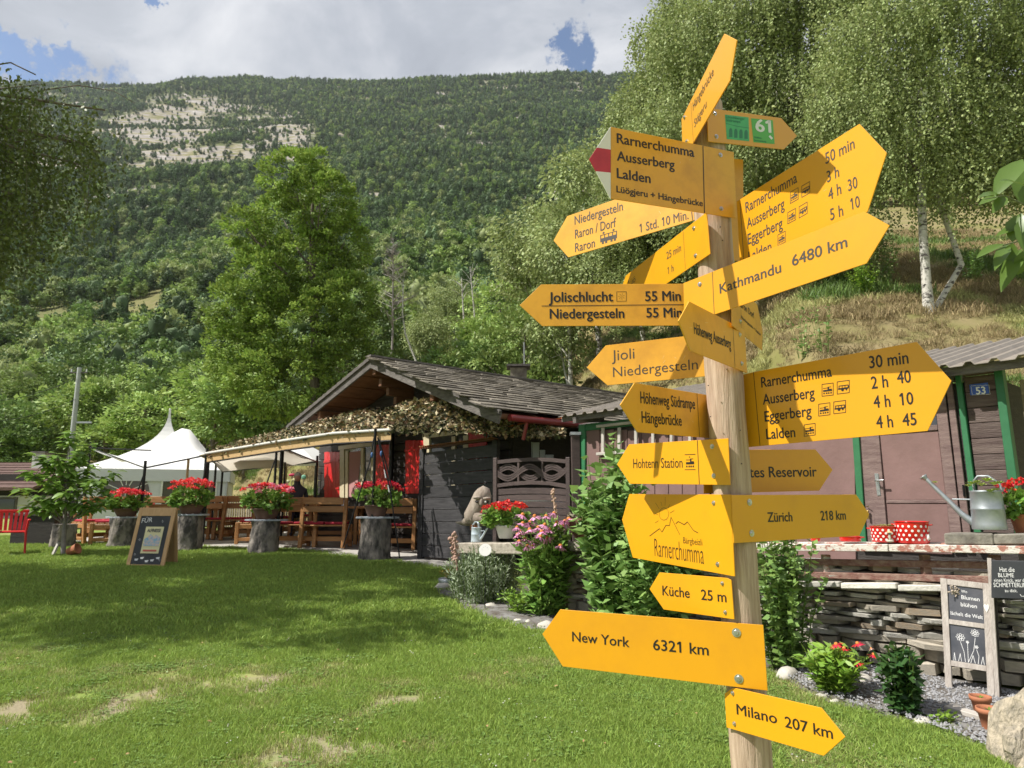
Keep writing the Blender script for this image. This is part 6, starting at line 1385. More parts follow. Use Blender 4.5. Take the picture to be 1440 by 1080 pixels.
# ---- low house at the left
roof_tile = mat('brown_roof', (.085, .045, .038), .85, (.13, .075, .06), 4, 6, .8, 12, (1, 1, 5)); plaster = mat('plaster', (.62, .61, .58), .85, (.52, .51, .48), 2)
def house():
    Y = 27; z = h1(-20, Y); x0, x1 = at(-90, 700, Y).x, at(53, 700, Y).x; T = thing('house', 'low house with a brown roof and white base wall at the left border', 'building', ((x0 + x1) / 2, Y + 2, z)); zt = at(30, 697, Y).z; ze = at(30, 690, Y).z; zr = at(30, 655, Y + 2.5).z
    b = MB(); b.box(((x0 + x1) / 2, Y + 2, (z - .5 + zt) / 2), (x1 - x0, 4, zt - z + .5)); b.build('wall', plaster, T); b = MB(); b.box(((x0 + x1) / 2 - .1, Y + 2, (zt + ze + .3) / 2), (x1 - x0 - .4, 3.8, ze - zt + 1.0)); b.build('upper_wall', dark_wood, T)
    for s in (-1, 1): b = MB(); xe = at(56, 690, Y).x; b.prism([Vector((x0 - .3, Y + 2.5, zr)), Vector((xe + .2, Y + 2.5, zr)), Vector((xe + .2, Y + 2.5 + s * 3.2, ze)), Vector((x0 - .3, Y + 2.5 + s * 3.2, ze))], Vector((0, 0, .12))); b.build('roof', roof_tile, T)
    for k in range(9): b = MB(); f = k / 9; b.bar(Vector((x0 - .3, Y + 2.5 - 3.2 * f, zr + (ze - zr) * f + .13)), Vector((xe + .2, Y + 2.5 - 3.2 * f, zr + (ze - zr) * f + .13)), .05, .04); b.build('tile_course', roof_tile, T)
    c = at(59, 648, Y + 2); b = MB(); b.box((c.x, c.y, c.z - .5), (.5, .5, 1.6)); ch = b.build('chimney', plaster, T); b = MB(); b.box((c.x, c.y, c.z + .34), (.62, .62, .08)); b.build('cap', grey_dark, ch)
    b = MB(); b.box((at(8, 710, Y).x, Y - .02, at(8, 712, Y).z), (.9, .06, .7)); w = b.build('window', grey_dark, T); b = MB(); b.box((at(8, 710, Y).x, Y - .06, at(8, 712, Y).z), (.75, .02, .55)); b.build('pane', glass_m, w)
house()
# ---- utility pole with wires
pb = at(104, 610, 40); pt = at(112, 517, 40); T = thing('utility_pole', 'grey utility pole with wires in front of the trees at the left', 'pole', (pb.x, pb.y, h1(pb.x, pb.y))); b = MB(); b.cyl((pb.x - .05, pb.y, h1(pb.x, pb.y)), pt, .17, .12, n=10); b.build('shaft', mat('pole_grey', (.42, .44, .46), .6, (.34, .35, .37), 4), T)
b = MB(); a = at(111, 524, 40); b.bar(a - Vector((.5, 0, 0)), a + Vector((.5, 0, 0)), .08, .08); b.build('cross_arm', grey_dark, T)
for dx in (-.45, 0, .45): b = MB(); b.cyl(a + Vector((dx, 0, .04)), a + Vector((dx, 0, .22)), .045, .03, n=8); b.build('insulator', whitebox, T)
b = MB(); q = at(108, 594, 40); b.box(q + Vector((.45, 0, 0)), (.9, .1, .1)); b.build('bracket', steel, T)
for i, (y0, y1) in enumerate(((530, 545), (560, 572))): b = MB(); P0_, P1_ = at(110, y0, 40), at(-120, y1 + 8, 34); b.tube([P0_.lerp(P1_, t / 8) - ZUP * (.9 * 4 * (t / 8) * (1 - t / 8)) for t in range(9)], .018, 4, cap=False); b.build('wire', black_metal, T)
# ---- wire mesh fence on the bank behind the sheds
T = thing('wire_fence', 'wire mesh fence with rusty posts on the dry bank above the roofs', 'fence', ground_at(805, 545, 15)); rust = mat('rust', (.18, .075, .045), .8)
fp = [ground_at(735, 549, 12), ground_at(806, 543, 12), ground_at(822, 541, 12), ground_at(884, 555, 12), ground_at(966, 548, 12), ground_at(1060, 540, 12)]
fp = [at(x, y, Y) for x, y, Y in ((735, 545, 20), (804, 541, 19), (882, 552, 17.2), (965, 547, 15.4), (1060, 540, 13.8), (1200, 500, 12.4))]
for p in fp: p.z = h1(p.x, p.y)
for p in fp: b = MB(); b.cyl(p - ZUP * .1, p + ZUP * 1.05, .03, n=6); b.build('post', rust, T)
b = MB()
for a, c in zip(fp[:-1], fp[1:]):
    n = int((c - a).length / .1); 
    for k in range(-8, n):
        for s in (0, 1):
            f0, f1 = k / n, (k + 9) / n; z0, z1 = (0, 1) if s == 0 else (1, 0); g0, g1 = max(f0, 0), min(f1, 1)
            if g1 <= g0: continue
            zz0 = z0 + (z1 - z0) * (g0 - f0) / (f1 - f0); zz1 = z0 + (z1 - z0) * (g1 - f0) / (f1 - f0); b.tube([a.lerp(c, g0) + ZUP * zz0, a.lerp(c, g1) + ZUP * zz1], .0035, 3, cap=False)
    b.tube([a + ZUP, c + ZUP], .006, 4, cap=False); b.tube([a + ZUP * .03, c + ZUP * .03], .006, 4, cap=False)
stuff(b.build('mesh', mat('wire', (.22, .22, .22), .5, metal=.4), T))
# ================================================================ garden bed, stone wall, ledge
LA = Vector((at(640, 770, 9.0).x, 9.0, 0)); LB = Vector((at(1440, 770, 5.0).x, 5.0, 0)); ld = (LB - LA).normalized(); ln_ = Vector((ld.y, -ld.x, 0)); ln_ = ln_ if ln_.y < 0 else -ln_
LP = Plane(LA, ln_)
def ledge_at(px, py, off=0):     # point on the vertical plane of the ledge front (moved toward us by off)
    return LP.hit(px, py, off)
# terrace floor and earth behind the wall
b = MB(); q0, q1 = LA + ld * 2.2 - ln_ * .35, LB + ld * 1.6 - ln_ * .35; e0, e1 = LA + ld * 2.2 - ln_ * 3.5, LB + ld * 1.6 - ln_ * 3.5
def zq(p, z): return Vector((p.x, p.y, z))
b.prism([zq(q0, .74), zq(q1, .80), zq(e1, .80), zq(e0, .74)], Vector((0, 0, -.9))); struct(b.build('terrace_floor', mat('concrete', (0, 0, 0))))
stone_m = mat('slate_stone', (.36, .35, .315), .85, (.58, .555, .49), 6, 9, .9, 30, vary=.32); stone_w = mat('pale_stone', (.46, .41, .33), .85, (.34, .31, .26), 5, 8, .8, 26, vary=.25); rust_s = mat('rusty_stone', (.36, .27, .18), .85, (.28, .25, .20), 6, 8, .8, 26, vary=.2)
def stone_wall():
    T = thing('stone_wall', 'dry stone wall of thin slate slabs below the plank ledge', 'wall', LA + ld * 2); r = random.Random(12); vs = []
    for k in range(12):     # slab shapes of unit length
        n = 7; top = []; 
        for i in range(n): a = i / n * 2 * math.pi + r.uniform(-.2, .2); top.append((.5 * math.cos(a) * r.uniform(.85, 1.12), .5 * math.sin(a) * r.uniform(.8, 1.1)))
        top = [(max(-.5, min(.5, x * 1.25)), max(-.5, min(.5, y * 1.25))) for x, y in top]; m = MB(); t1 = r.uniform(-.12, .12)
        m.add([(x, y, .5 + r.uniform(-.12, .12)) for x, y in top] + [(x * r.uniform(.96, 1.04), y * .97, -.5 + r.uniform(-.12, .12)) for x, y in top], [tuple(range(n)), tuple(range(2 * n - 1, n - 1, -1))] + [(i, i + n, (i + 1) % n + n, (i + 1) % n) for i in range(n)])
        me = m.mesh('stone'); vs.append(me)
    ms = {}; 
    def variant(me, m):
        k = (me.name, m.name)
        if k not in ms: c = me.copy(); c.materials.clear(); c.materials.append(m); ms[k] = c
        return ms[k]
    ang = math.atan2(ld.y, ld.x); Mi = Wm(T).inverted(); L = (LB - LA).length + .9; n = 0; s0 = 1.9
    # rows from the ground up
    h = 0; rows = []
    z = .10
    while z < 1.06:
        th = r.choice((.03, .036, .045, .03, .052)) if z > .42 else r.uniform(.07, .11)
        s = s0 + r.uniform(-.2, 0)
        while s < L:
            w = (r.uniform(.16, .52) if z > .42 else r.uniform(.14, .26)); p = LA + ld * (s + w / 2); gz_ = h1(p.x, p.y) + .06; tilt = (p.y - 5.5) * 0
            if z + th > gz_:
                m = r.choices((stone_m, stone_w, rust_s), (.62, .25, .13))[0] if z > .42 else stone_w
                if 1: 
                    o = bpy.data.objects.new('stone', variant(r.choice(vs), m)); COL.objects.link(o); o.parent = T; tt = th * r.uniform(.66, .98)
                    o.matrix_local = Mi @ Matrix.Translation(zq(p - ln_ * (.17 + r.uniform(-.03, .045)), z + th / 2 + (L - s) * .012)) @ Matrix.Rotation(ang + rad(r.uniform(-5, 5)), 4, 'Z') @ Matrix.Rotation(rad(r.uniform(-1.5, 1.5)), 4, 'Y') @ Matrix.Rotation(rad(r.uniform(-3, 3)), 4, 'X') @ Matrix.Diagonal((w * 1.02, .34 + r.uniform(0, .06), tt, 1)); n += 1
            s += w
        z += th
    b = MB(); b.prism([zq(LA + ld * 1.5 - ln_ * .30, 0), zq(LB + ld * .9 - ln_ * .32, 0), zq(LB + ld * .9 - ln_ * .32, 1.0), zq(LA + ld * 1.5 - ln_ * .32, .9)], -ln_ * .1); b.build('backing', mat('soil', (0, 0, 0)), T)
    print('stones', n); T['n'] = n
stone_wall()
peel = mat('peeling_white', (.62, .58, .52), .8, (.36, .16, .12), 5.5, 10, .5, 30, (1, 3.5, 3.5), lo=.50, hi=.56); redwood = mat('old_red_wood', (.16, .065, .05), .85, (.30, .20, .16), 6, 9, .7, 24, (1, 4, 4)); oldwood = mat('old_timber', (.30, .26, .21), .85, (.50, .45, .37), 5, 9, 1, 22, (1, 6, 6), vary=.15)
def ledge():
    T = thing('plank_ledge', 'long ledge of peeling white planks on posts above the stone wall', 'shelf', ledge_at(1250, 775))
    def plank(x0, y0, x1, y1, m, name, th, depth, off=0, joint=0):
        a = ledge_at(x0, y0, off); c = ledge_at(x1, y1, off); MB().prism([a, c, c - ln_ * depth, a - ln_ * depth], Vector((0, 0, -th))).build(name, m, T, bevel=.004)
    plank(1058, 765.5, 1248, 765.5, peel, 'plank', .055, .17, .12); plank(1249.5, 765.5, 1450, 768, peel, 'plank', .055, .17, .12); plank(1075, 763, 1300, 763, peel, 'plank', .05, .15, -.06); plank(1301, 763, 1450, 765, peel, 'plank', .05, .15, -.06)
    plank(980, 766, 1056, 765.5, peel, 'plank', .05, .3, .1)
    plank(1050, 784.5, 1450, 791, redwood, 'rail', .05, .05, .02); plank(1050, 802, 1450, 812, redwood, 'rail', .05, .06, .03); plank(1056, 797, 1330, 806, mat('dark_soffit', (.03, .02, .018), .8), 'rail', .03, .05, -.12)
    for x in (1069, 1161, 1300, 1398): a = ledge_at(x, 780, -.02); b = MB(); b.bar(zq(a, a.z), zq(a, .98), .05, .06); b.build('post', redwood if x != 1161 else peel, T)
    for x0, x1, y in ((1085, 1180, 818), (1182, 1260, 820), (1262, 1330, 823)): a, c = ledge_at(x0, y, .08), ledge_at(x1, y, .08); b = MB(); b.prism([a, c, c - ln_ * .34, a - ln_ * .34], Vector((0, 0, -.045))); b.build('cap_stone', stone_m, T, bevel=.006)
    S = thing('timber_shelf', 'thick weathered timber beam carrying the small pots at the left end of the bed', 'shelf', ledge_at(700, 772))
    for x0, x1, y, th, of in ((641, 735, 763.5, .13, .18), (736.5, 790, 765, .11, .17), (792, 860, 762, .10, .12)):
        a, c = ledge_at(x0, y, of), ledge_at(x1, y, of); b = MB(); b.prism([a, c, c - ln_ * .30, a - ln_ * .30], Vector((0, 0, -th))); b.build('beam', oldwood, S, bevel=.012)
    for x in (662, 735, 800, 850): a = ledge_at(x, 776, .0); b = MB(); b.bar(zq(a - ln_ * .05, a.z), zq(a - ln_ * .05, h1(a.x, a.y)), .09, .09); b.build('post', oldwood, S)
    for k, z in enumerate((.98, .84, .70, .56)): a, c = ledge_at(798, 790, -.05), ledge_at(1010, 790, -.05); b = MB(); b.prism([zq(a, z), zq(c, z), zq(c, z) - ln_ * .12, zq(a, z) - ln_ * .12], Vector((0, 0, -.05))); b.build('rail', redwood, S, bevel=.004)
    B = thing('step_block', 'short pale painted timber block lying on the beam behind the tall herb', 'block', ledge_at(860, 758)); a, c = ledge_at(831, 746, .0), ledge_at(884, 746, 0); b = MB(); b.prism([a, c, c - ln_ * .2, a - ln_ * .2], Vector((0, 0, -.09))); b.build('block', peel, B, bevel=.006); b = MB(); b.prism([a - ZUP * .09, c - ZUP * .09, c - ln_ * .15 - ZUP * .09, a - ln_ * .15 - ZUP * .09], Vector((0, 0, -.05))); b.build('underlay', oldwood, B)
ledge()
# timber blocks under the watering can
T = thing('timber_block', 'dark weathered timber slab under the watering can, cut in two pieces', 'block', ledge_at(1380, 764))
for x0, x1, y, d in ((1327, 1396, 750, .26), (1396.6, 1452, 751, .24)): a, c = ledge_at(x0, y, .09), ledge_at(x1, y, .09); b = MB(); b.prism([a, c, c - ln_ * d, a - ln_ * d], Vector((0, 0, ledge_at(x0, 765.5, .09).z - a.z))); b.build('slab', mat('grey_timber', (.11, .10, .085), .9, (.26, .24, .20), 7, 9, 1.2, 24), T, bevel=.008)
# galvanised watering can
galv = mat('galvanised', (.27, .30, .32), .45, (.40, .43, .45), 7, 8, .1, 30, metal=.6)
def wcan(name, label, c, s, lean, m, spout=True, extra=None):
    """can of unit height .25 with a long spout to the left"""
    T = thing(name, label, 'watering can', c); b = MB(); R = Matrix.Rotation(0, 3, 'Z')
    b.lathe([(.085, 0), (.088, .01), (.085, .03), (.083, .11), (.086, .115), (.083, .12), (.078, .21), (.082, .215), (.078, .222), (.072, .222), (.074, .16), (0, .15)], n=26); b.build('body', m, T, world=False)
    b = MB(); b.tube([(-.075, 0, .035), (-.13, 0, .085), (-.24, 0, .225), (-.295, 0, .295)], [.022, .017, .0125, .011], 12); b.build('spout', m, T, world=False)
    b = MB(); b.lathe([(.012, 0), (.022, .02), (.024, .025), (0, .027)], (-.295, 0, .29), 12, Matrix.Rotation(rad(-38), 3, 'Y')); b.build('rose', m, T, world=False)
    b = MB(); b.tube([(-.08, 0, .17), (-.17, 0, .172)], .005, 6); b.build('brace', m, T, world=False)
    b = MB(); b.tube([(-.055, 0, .215), (-.058, 0, .27), (-.03, 0, .305), (.02, 0, .305), (.07, 0, .26), (.08, 0, .215)], [.006] * 6, 6); b.tube([(-.055, .02, .215), (-.058, .02, .27), (-.03, .02, .305), (.02, .02, .305), (.07, .02, .26), (.08, .02, .215)], [.006] * 6, 6); b.build('handle', m, T, world=False)
    T.scale = (s,) * 3; T.rotation_euler = (0, 0, lean); return T
cpos = ledge_at(1392, 744.5, -.02); wcan('watering_can', 'grey galvanised watering can planted with houseleeks on the timber slab', cpos, 1.28, math.atan2(ld.y, ld.x), galv)
succ = mat('houseleek', (.30, .42, .06), .5, (.42, .48, .14), 20, vary=.2); 
def rosette(T, c, r, m=succ, n=22, seed=0):
    b = MB(); g = random.Random(seed)
    for k in range(n):
        t = k / n; a = k * 2.4; d = Vector((math.cos(a), math.sin(a), .35 + 1.6 * t)).normalized(); p = Vector(c) + Vector((math.cos(a), math.sin(a), 0)) * r * .12; w = r * .42 * (1 - .45 * t); L_ = r * (1 - .62 * t); s = d.cross(Vector((0, 0, 1))).normalized() * w / 2
        b.add([p, p + d * L_ * .6 + s, p + d * L_, p + d * L_ * .6 - s], [(0, 1, 2, 3)])
    return b.build('houseleek', m, T)
t = thing('houseleek_cluster', 'yellow green houseleeks spilling from the watering can', 'plant', cpos + ZUP * .28)
for i, (x, y, r) in enumerate(((1388, 677, .055), (1398, 682, .05), (1380, 683, .045), (1367, 681, .045), (1362, 684, .035), (1392, 692, .045), (1400, 690, .04), (1395, 695, .03), (1405, 680, .04), (1374, 679, .04))): rosette(t, ledge_at(x, y, .03 + .02 * (i % 3)), r, seed=i)
rosette(t, at(1314.5, 679, ledge_at(1314, 690).y), .028, seed=40)
# red enamel pots with white dots
enam = mat('enamel_red', (.62, .015, .012), .18, coat=.4); enw = mat('enamel_white', (.75, .73, .70), .25)
def enamel(name, label, px, wpx, ytop, ybot, handles, dots, off=-.02, fill='houseleek', r2=1.0):
    c = ledge_at(px, ybot, off); d = c.length; r = wpx / 2 * (c.y * math.cos(PITCH)) / FPX * 1.0; H = ledge_at(px, ytop, off).z - c.z; T = thing(name, label, 'pot', c); b = MB()
    b.lathe([(r * .93 * r2, 0), (r * .97 * r2, .004), (r, H * .9), (r * 1.0, H * .96)], n=28); b.build('body', enam, T, world=False); b = MB(); b.lathe([(r, H * .955), (r * 1.05, H * .97), (r * 1.05, H), (r * .96, H), (r * .95, H * .8), (0, H * .78)], n=28); b.build('rim', enw if wpx > 45 else enam, T, world=False)
    fa = math.atan2(-c.y, -c.x)
    if dots:
        D = MB(); rows = 4
        for i in range(rows):
            for k in range(-5, 6):
                a = fa + (k + .5 * (i % 2)) * .36; z = H * (.18 + .2 * i); rr = r * (.945 * r2 + (1 - .945 * r2) * (.18 + .2 * i)) + .0018 + r * .012; q = r * .085; cc = Vector((rr * math.cos(a), rr * math.sin(a), z)); tg = Vector((-math.sin(a), math.cos(a), 0)); D.add([cc + tg * q * math.cos(w) + ZUP * q * math.sin(w) for w in [j * math.pi / 4 for j in range(8)]], [tuple(range(8))])
        stuff(D.build('dot', enw, T, world=False))
    for s in handles: 
        b = MB(); x = Vector((ld.x, ld.y, 0)) * s; b.tube([x * r * .98 + ZUP * H * .82 + ln_ * .02, x * (r + .022) + ZUP * H * .85 + ln_ * .018, x * (r + .022) + ZUP * H * .85 - ln_ * .018, x * r * .98 + ZUP * H * .82 - ln_ * .02], .0045, 6); b.build('handle', enam, T, world=False)
    return T, c, r, H
T, c, r, H = enamel('enamel_pot', 'low red polka dot enamel pot full of houseleeks', 1247, 39, 740, 762, (-1,), True)
for i in range(12): a = i * 2.4; rosette(T, c + Vector((math.cos(a) * r * .75 * (i / 12) ** .5, math.sin(a) * r * .7 * (i / 12) ** .5, H * .95)), .028 + .008 * (i % 3), mat('houseleek_dull', (.22, .22, .08), .6, (.33, .34, .10), 20), seed=i, n=16)
enamel('enamel_pot', 'taller red polka dot enamel mug with a white rim', 1284.5, 42, 733, 763.5, (-1, 1), True)
enamel('enamel_dish', 'shallow red enamel dish with one handle beside the polka dot pots', 1196, 28, 754, 761, (1,), False); enamel('enamel_dish', 'tiny red enamel bowl half hidden behind the Zürich sign', 1147, 13, 756, 760.5, (), False)
t = thing('figurine', 'tiny figurine on a stone standing before the polka dot pot', 'figurine', ledge_at(1252, 762.5, .1)); b = MB(); q = t.location; b.blob(q + ZUP * .008, .025, 2, 2, .2, (1.2, .8, .4)); b.build('stone', stone_w, t); b = MB(); b.lathe([(.012, 0), (.009, .02), (.006, .045), (0, .05)], q + ZUP * .01, 10); b.blob(q + ZUP * .065, .011, 1, 2, 0); b.build('body', mat('figurine_paint', (.40, .38, .25), .5, (.2, .32, .3), 40), t); b = MB(); b.lathe([(.022, 0), (.018, .006), (0, .012)], q + ZUP * .075, 12); b.build('hat', mat('hat_tan', (.55, .42, .22), .6), t)
t = thing('hanging_tag', 'small white ornament hanging from the handle of the taller mug', 'ornament', ledge_at(1306, 748, .05)); b = MB(); q = ledge_at(1306, 741, .06); b.tube([q, q - ZUP * .03], .0015, 4); b.build('string', PALE, t); b = MB(); b.lathe([(.0, 0), (.014, .004), (.008, .025), (0, .045)], ledge_at(1306, 759, .06), 10); b.build('bell', enw, t)
# geraniums at the right border
geranium(ledge_at(1442, 752, -.22), 'clay pot of red geraniums beside the watering can at the right border', .085, .15, .17, .22, red_petal, 14, 21, terracotta, leafn=420, cl=.034)
# little pots on the left beam
geranium(ledge_at(711, 757, -.06), 'white pot of scarlet geraniums on the timber beam', .125, .155, .30, .25, red_petal, 30, 22, mat('white_glaze', (.66, .66, .64), .25), leafn=700, cl=.045)
w2 = wcan('watering_can', 'small pale blue tin watering can on the timber beam', ledge_at(670, 762, .02), .80, math.atan2(ld.y, ld.x) + math.pi, mat('pale_blue_tin', (.48, .56, .62), .4, metal=.2))
T = thing('dried_flowers', 'small orange dried plant in the little watering can', 'plant', ledge_at(668, 745)); g = np.random.default_rng(3); u = unit(150, g); u[:, 2] = abs(u[:, 2]); V, F = leaves(u * .05 * g.random((150, 1)), u, .03, .6, 3); link('foliage', npmesh('foliage', V, F, g.random(150)), mat('dry_orange', (.36, .16, .06), .7, attr=.4), T); b = MB(); [b.tube([(0, 0, -.03), tuple(u[k] * .07)], .002, 3) for k in range(12)]; stuff(b.build('stem', mat('dry_orange', 0), T, world=False))
# rusty bowl with succulents
c = ledge_at(821, 763, -.05); T = thing('rusty_bowl', 'rusty pierced iron bowl planted with stonecrop', 'bowl', c); rustm = mat('rust_bowl', (.17, .07, .035), .85, (.09, .05, .035), 14, 8, .7, 40); b = MB(); b.lathe([(.055, 0), (.06, .01), (.135, .10), (.19, .21), (.205, .265), (.195, .265), (.17, .20), (0, .19)], n=30, wob=.03); b.build('bowl', rustm, T, world=False)
g = np.random.default_rng(8); V, F, v = crown_np([((0, 0, .28), (.17, .15, .09)), ((.1, 0, .32), (.11, .11, .09))], 480, .034, g, clump=.05, per=10, width=.9); link('foliage', npmesh('foliage', V, F, v), mat('stonecrop', (.26, .24, .15), .7, attr=.4), T)
b = MB(); 
for k in range(9): a = k * 2.1; b.tube([(.1 * math.cos(a), .08 * math.sin(a), .22), (.12 * math.cos(a), .1 * math.sin(a), .30)], .004, 4); b.blob((.12 * math.cos(a), .1 * math.sin(a), .31), .024, k, 1, .3, (1, 1, .6))
stuff(b.build('flower_head', mat('dry_flower', (.40, .30, .24), .8, (.5, .42, .36), 40), T, world=False))
# tall dry stonecrop stems
def dry_stalk(T, pts, r, seed, m):
    b = MB(); b.tube(pts, [r * .35] * len(pts), 5); g = random.Random(seed); a, c = Vector(pts[0]), Vector(pts[-1])
    for k in range(26): f = k / 26; q = a.lerp(c, .25 + .75 * f); b.blob(q + Vector((g.uniform(-1, 1), g.uniform(-1, 1), 0)) * r * .7, r * (.35 + .25 * g.random()) * (1.5 if f > .85 else 1), k, 1, .4)
    return b.build('stem', m, T)
drym = mat('dry_stem', (.34, .20, .15), .85, (.45, .30, .24), 50)
T = thing('dry_flower_stalks', 'two tall pink brown dried flower stalks at the left end of the bed', 'plant', at(638, 800, 8.5)); dry_stalk(T, [at(640, 800, 8.5), at(635, 755, 8.5)], .035, 1, drym); dry_stalk(T, [at(643, 802, 8.4), at(638.5, 748, 8.4)], .04, 2, drym)
T = thing('dry_flower_stalks', 'single pale dried flower spike standing before the gate', 'plant', at(783, 745, 8.0)); dry_stalk(T, [at(784, 745, 8.0), at(777, 688, 8.0)], .028, 4, mat('dry_pale', (.50, .34, .24), .85)); rosette(T, at(783, 742, 8.0), .07, seed=5)
# carved wooden head with a pointed hat, leaning out
def carving():
    c = ledge_at(676, 764, -.25); T = thing('wooden_gnome', 'carved driftwood gnome head with a wide brimmed pointed hat', 'sculpture', c); wm_ = mat('driftwood', (.20, .155, .12), .85, (.40, .34, .28), 8, 8, 1, 30, (1, 1, .5)); P = lambda x, y, o=0: ledge_at(x, y, -.25 + o)
    b = MB(); b.tube([P(679, 683.5), P(680, 687), P(679, 695), P(676.5, 705), P(672, 716), P(668, 726), P(667, 733), P(668, 738), P(671, 750), P(671, 764)], [.01, .075, .115, .13, .135, .15, .13, .07, .06, .07], 22); b.build('head', wm_, T)
    b = MB(); b.tube([P(641, 734.5, .04), P(650, 735.5, .05), P(660, 732, .05), P(667, 727, .03)], [.008, .03, .075, .12], 14); b.tube([P(690, 733, .03), P(683, 732, .05), P(674, 729, .03)], [.01, .05, .11], 12); b.build('beard', wm_, T)
    for x, y, s in ((671, 700, (1.3, .6, .5)), (685, 701, (1.2, .6, .5))): b = MB(); b.blob(P(x, y, .13), 0.044, 1, 2, .2, s); b.build('brow', wm_, T)
    b = MB(); b.blob(P(677, 707, .15), .038, 2, 2, .2, (.7, .8, 1.3)); b.build('nose', wm_, T)
    for x in (671.5, 684): b = MB(); b.blob(P(x, 705.5, .105), .034, 3, 2, .1, (1, .5, .8)); b.build('eye_socket', mat('socket_shade', (.03, .025, .02), .9), T)  # solid dark blobs; the sockets' shade is put into their colour
    for x in (671, 683): b = MB(); b.blob(P(x, 706, .14), .015, 2, 2, 0); b.build('eye', mat('eye_white', (.6, .6, .55), .3) if x == 683 else black, T)
carving()
T = thing('round_plaque', 'white round plaque on a stick among the lavender', 'plaque', at(683, 790, 7.9)); b = MB(); q = at(682.5, 773.5, 7.9); pc = Plane(q, (-.1, -1, .3)); b.cyl(q, q + pc.n * .012, .070, n=26); b.build('disc', enw, T); b = MB(); b.cyl((q.x, q.y + .01, .4), q, .005); b.build('stick', black_metal, T)
b = MB(); 
for k in range(9): a = k * .7; o = q + pc.n * .0135; b.add([o + Vector((.035 * math.cos(a), 0, .035 * math.sin(a))), o + Vector((.042 * math.cos(a + .15), 0, .042 * math.sin(a + .15))), o + Vector((.030 * math.cos(a + .3), 0, .030 * math.sin(a + .3)))], [(0, 1, 2)])
stuff(b.build('print', mat('print_bluegrey', (.35, .42, .48), .5), T))

# ================================================================ plants of the bed
def stem_plant(name, label, cat, base, R, H, n_st, per, lsize, lm, seed, lean=.25, width=.32, spread=.35, updir=.3, fold=0, lo=.05):
    g = np.random.default_rng(seed); T = thing(name, label, cat, base); P = []; D = []; b = MB(); tips = []; tone = []
    for k in range(n_st):
        a = g.random() * 6.28; r = R * g.random() ** .6; bx, by = spread * r * math.cos(a), spread * r * math.sin(a); h = H * (.72 + .32 * g.random()) * (1 - .25 * (r / R) ** 2); tx, ty = bx + lean * r * math.cos(a) / .25 * .65, by + lean * r * math.sin(a) / .25 * .65
        q = [np.array([bx, by, 0]), np.array([bx + (tx - bx) * .35, by + (ty - by) * .35, h * .5]), np.array([tx, ty, h])]; b.tube([tuple(x) for x in q], [.006, .0045, .003], 4, cap=False); tips.append(Vector(q[2])); tn = g.random()
        for j in range(per):
            t = lo + (1 - lo) * (j + g.random()) / per; p = q[0] * (1 - t) ** 2 + 2 * q[1] * t * (1 - t) + q[2] * t * t; aa = j * 2.4 + g.random(); P.append(p); D.append([math.cos(aa), math.sin(aa), updir + .4 * g.normal()]); tone.append(tn)
    stuff(b.build('stem', ger_leaf, T, world=False)); P = np.array(P); D = np.array(D); V, F = leaves(P, D, lsize, width, seed, up=.9, fold=fold); link('foliage', npmesh('foliage', V, F, .5 * np.array(tone) + .5 * g.random(len(P))), lm, T); return T, tips
leaf_lush = mat('leaf_lush', (.17, .30, .06), .5, attr=.35, trans=.25, spec=.35); leaf_grey = mat('leaf_lavender', (.30, .36, .23), .7, attr=.35, trans=.15); leaf_lime = mat('leaf_lime', (.20, .34, .04), .5, attr=.3, trans=.3); leaf_rose = mat('leaf_rose', (.16, .26, .065), .4, attr=.4, trans=.2, spec=.5); leaf_deep = mat('leaf_deep', (.050, .115, .030), .35, attr=.4, trans=.2, spec=.5); leaf_herb = mat('leaf_herb', (.22, .36, .10), .5, attr=.35, trans=.25)
def bed(px, y, dy=0): p = ground_at(px, y); return p + Vector((0, dy, 0))
echp = mat('echinacea_pink', (.78, .34, .58), .6, attr=.25, trans=.25); cone_m = mat('echinacea_cone', (.50, .14, .03), .8, (.62, .25, .05), 90); redf = mat('echinacea_red', (.66, .02, .03), .55, attr=.3, trans=.2)
def coneflower(T, c, r, pm, seed, droop=.55, tilt=(0, 0)):
    g = np.random.default_rng(seed); n = 15; a = np.arange(n) * 6.283 / n + g.normal(size=n) * .08; D = np.stack([np.cos(a), np.sin(a), -droop + g.normal(size=n) * .15], 1); P = np.stack([np.cos(a), np.sin(a), a * 0], 1) * r * .22
    D /= np.linalg.norm(D, axis=1, keepdims=True); S = np.stack([-np.sin(a), np.cos(a), a * 0], 1); L_ = r * (.85 + .2 * g.random((n, 1))); w = r * .26
    V = np.stack([P - S * w * .3, P + S * w * .3, P + D * L_ * .75 + S * w * .5, P + D * L_, P + D * L_ * .75 - S * w * .5], 1).reshape(-1, 3); F = [[i * 5, i * 5 + 1, i * 5 + 2, i * 5 + 3] for i in range(n)] + [[i * 5, i * 5 + 3, i * 5 + 4, i * 5 + 4] for i in range(0)]
    me = bpy.data.meshes.new('flower'); R = Euler((tilt[0], tilt[1], 0)).to_matrix(); me.from_pydata([tuple(R @ Vector(v) + Vector(c)) for v in V], [], [tuple(range(i * 5, i * 5 + 5)) for i in range(n)]); at_ = me.attributes.new('v', 'FLOAT', 'FACE'); at_.data.foreach_set('value', g.random(n).astype(np.float32)); o = link('flower', me, pm, T)
    b = MB(); b.lathe([(r * .30, -.02 * r), (r * .30, r * .12), (r * .2, r * .3), (0, r * .36)], (0, 0, 0), 10, R); b.v = [tuple(Vector(v) + Vector(c)) for v in b.v]; b.build('cone', cone_m, o, world=False)
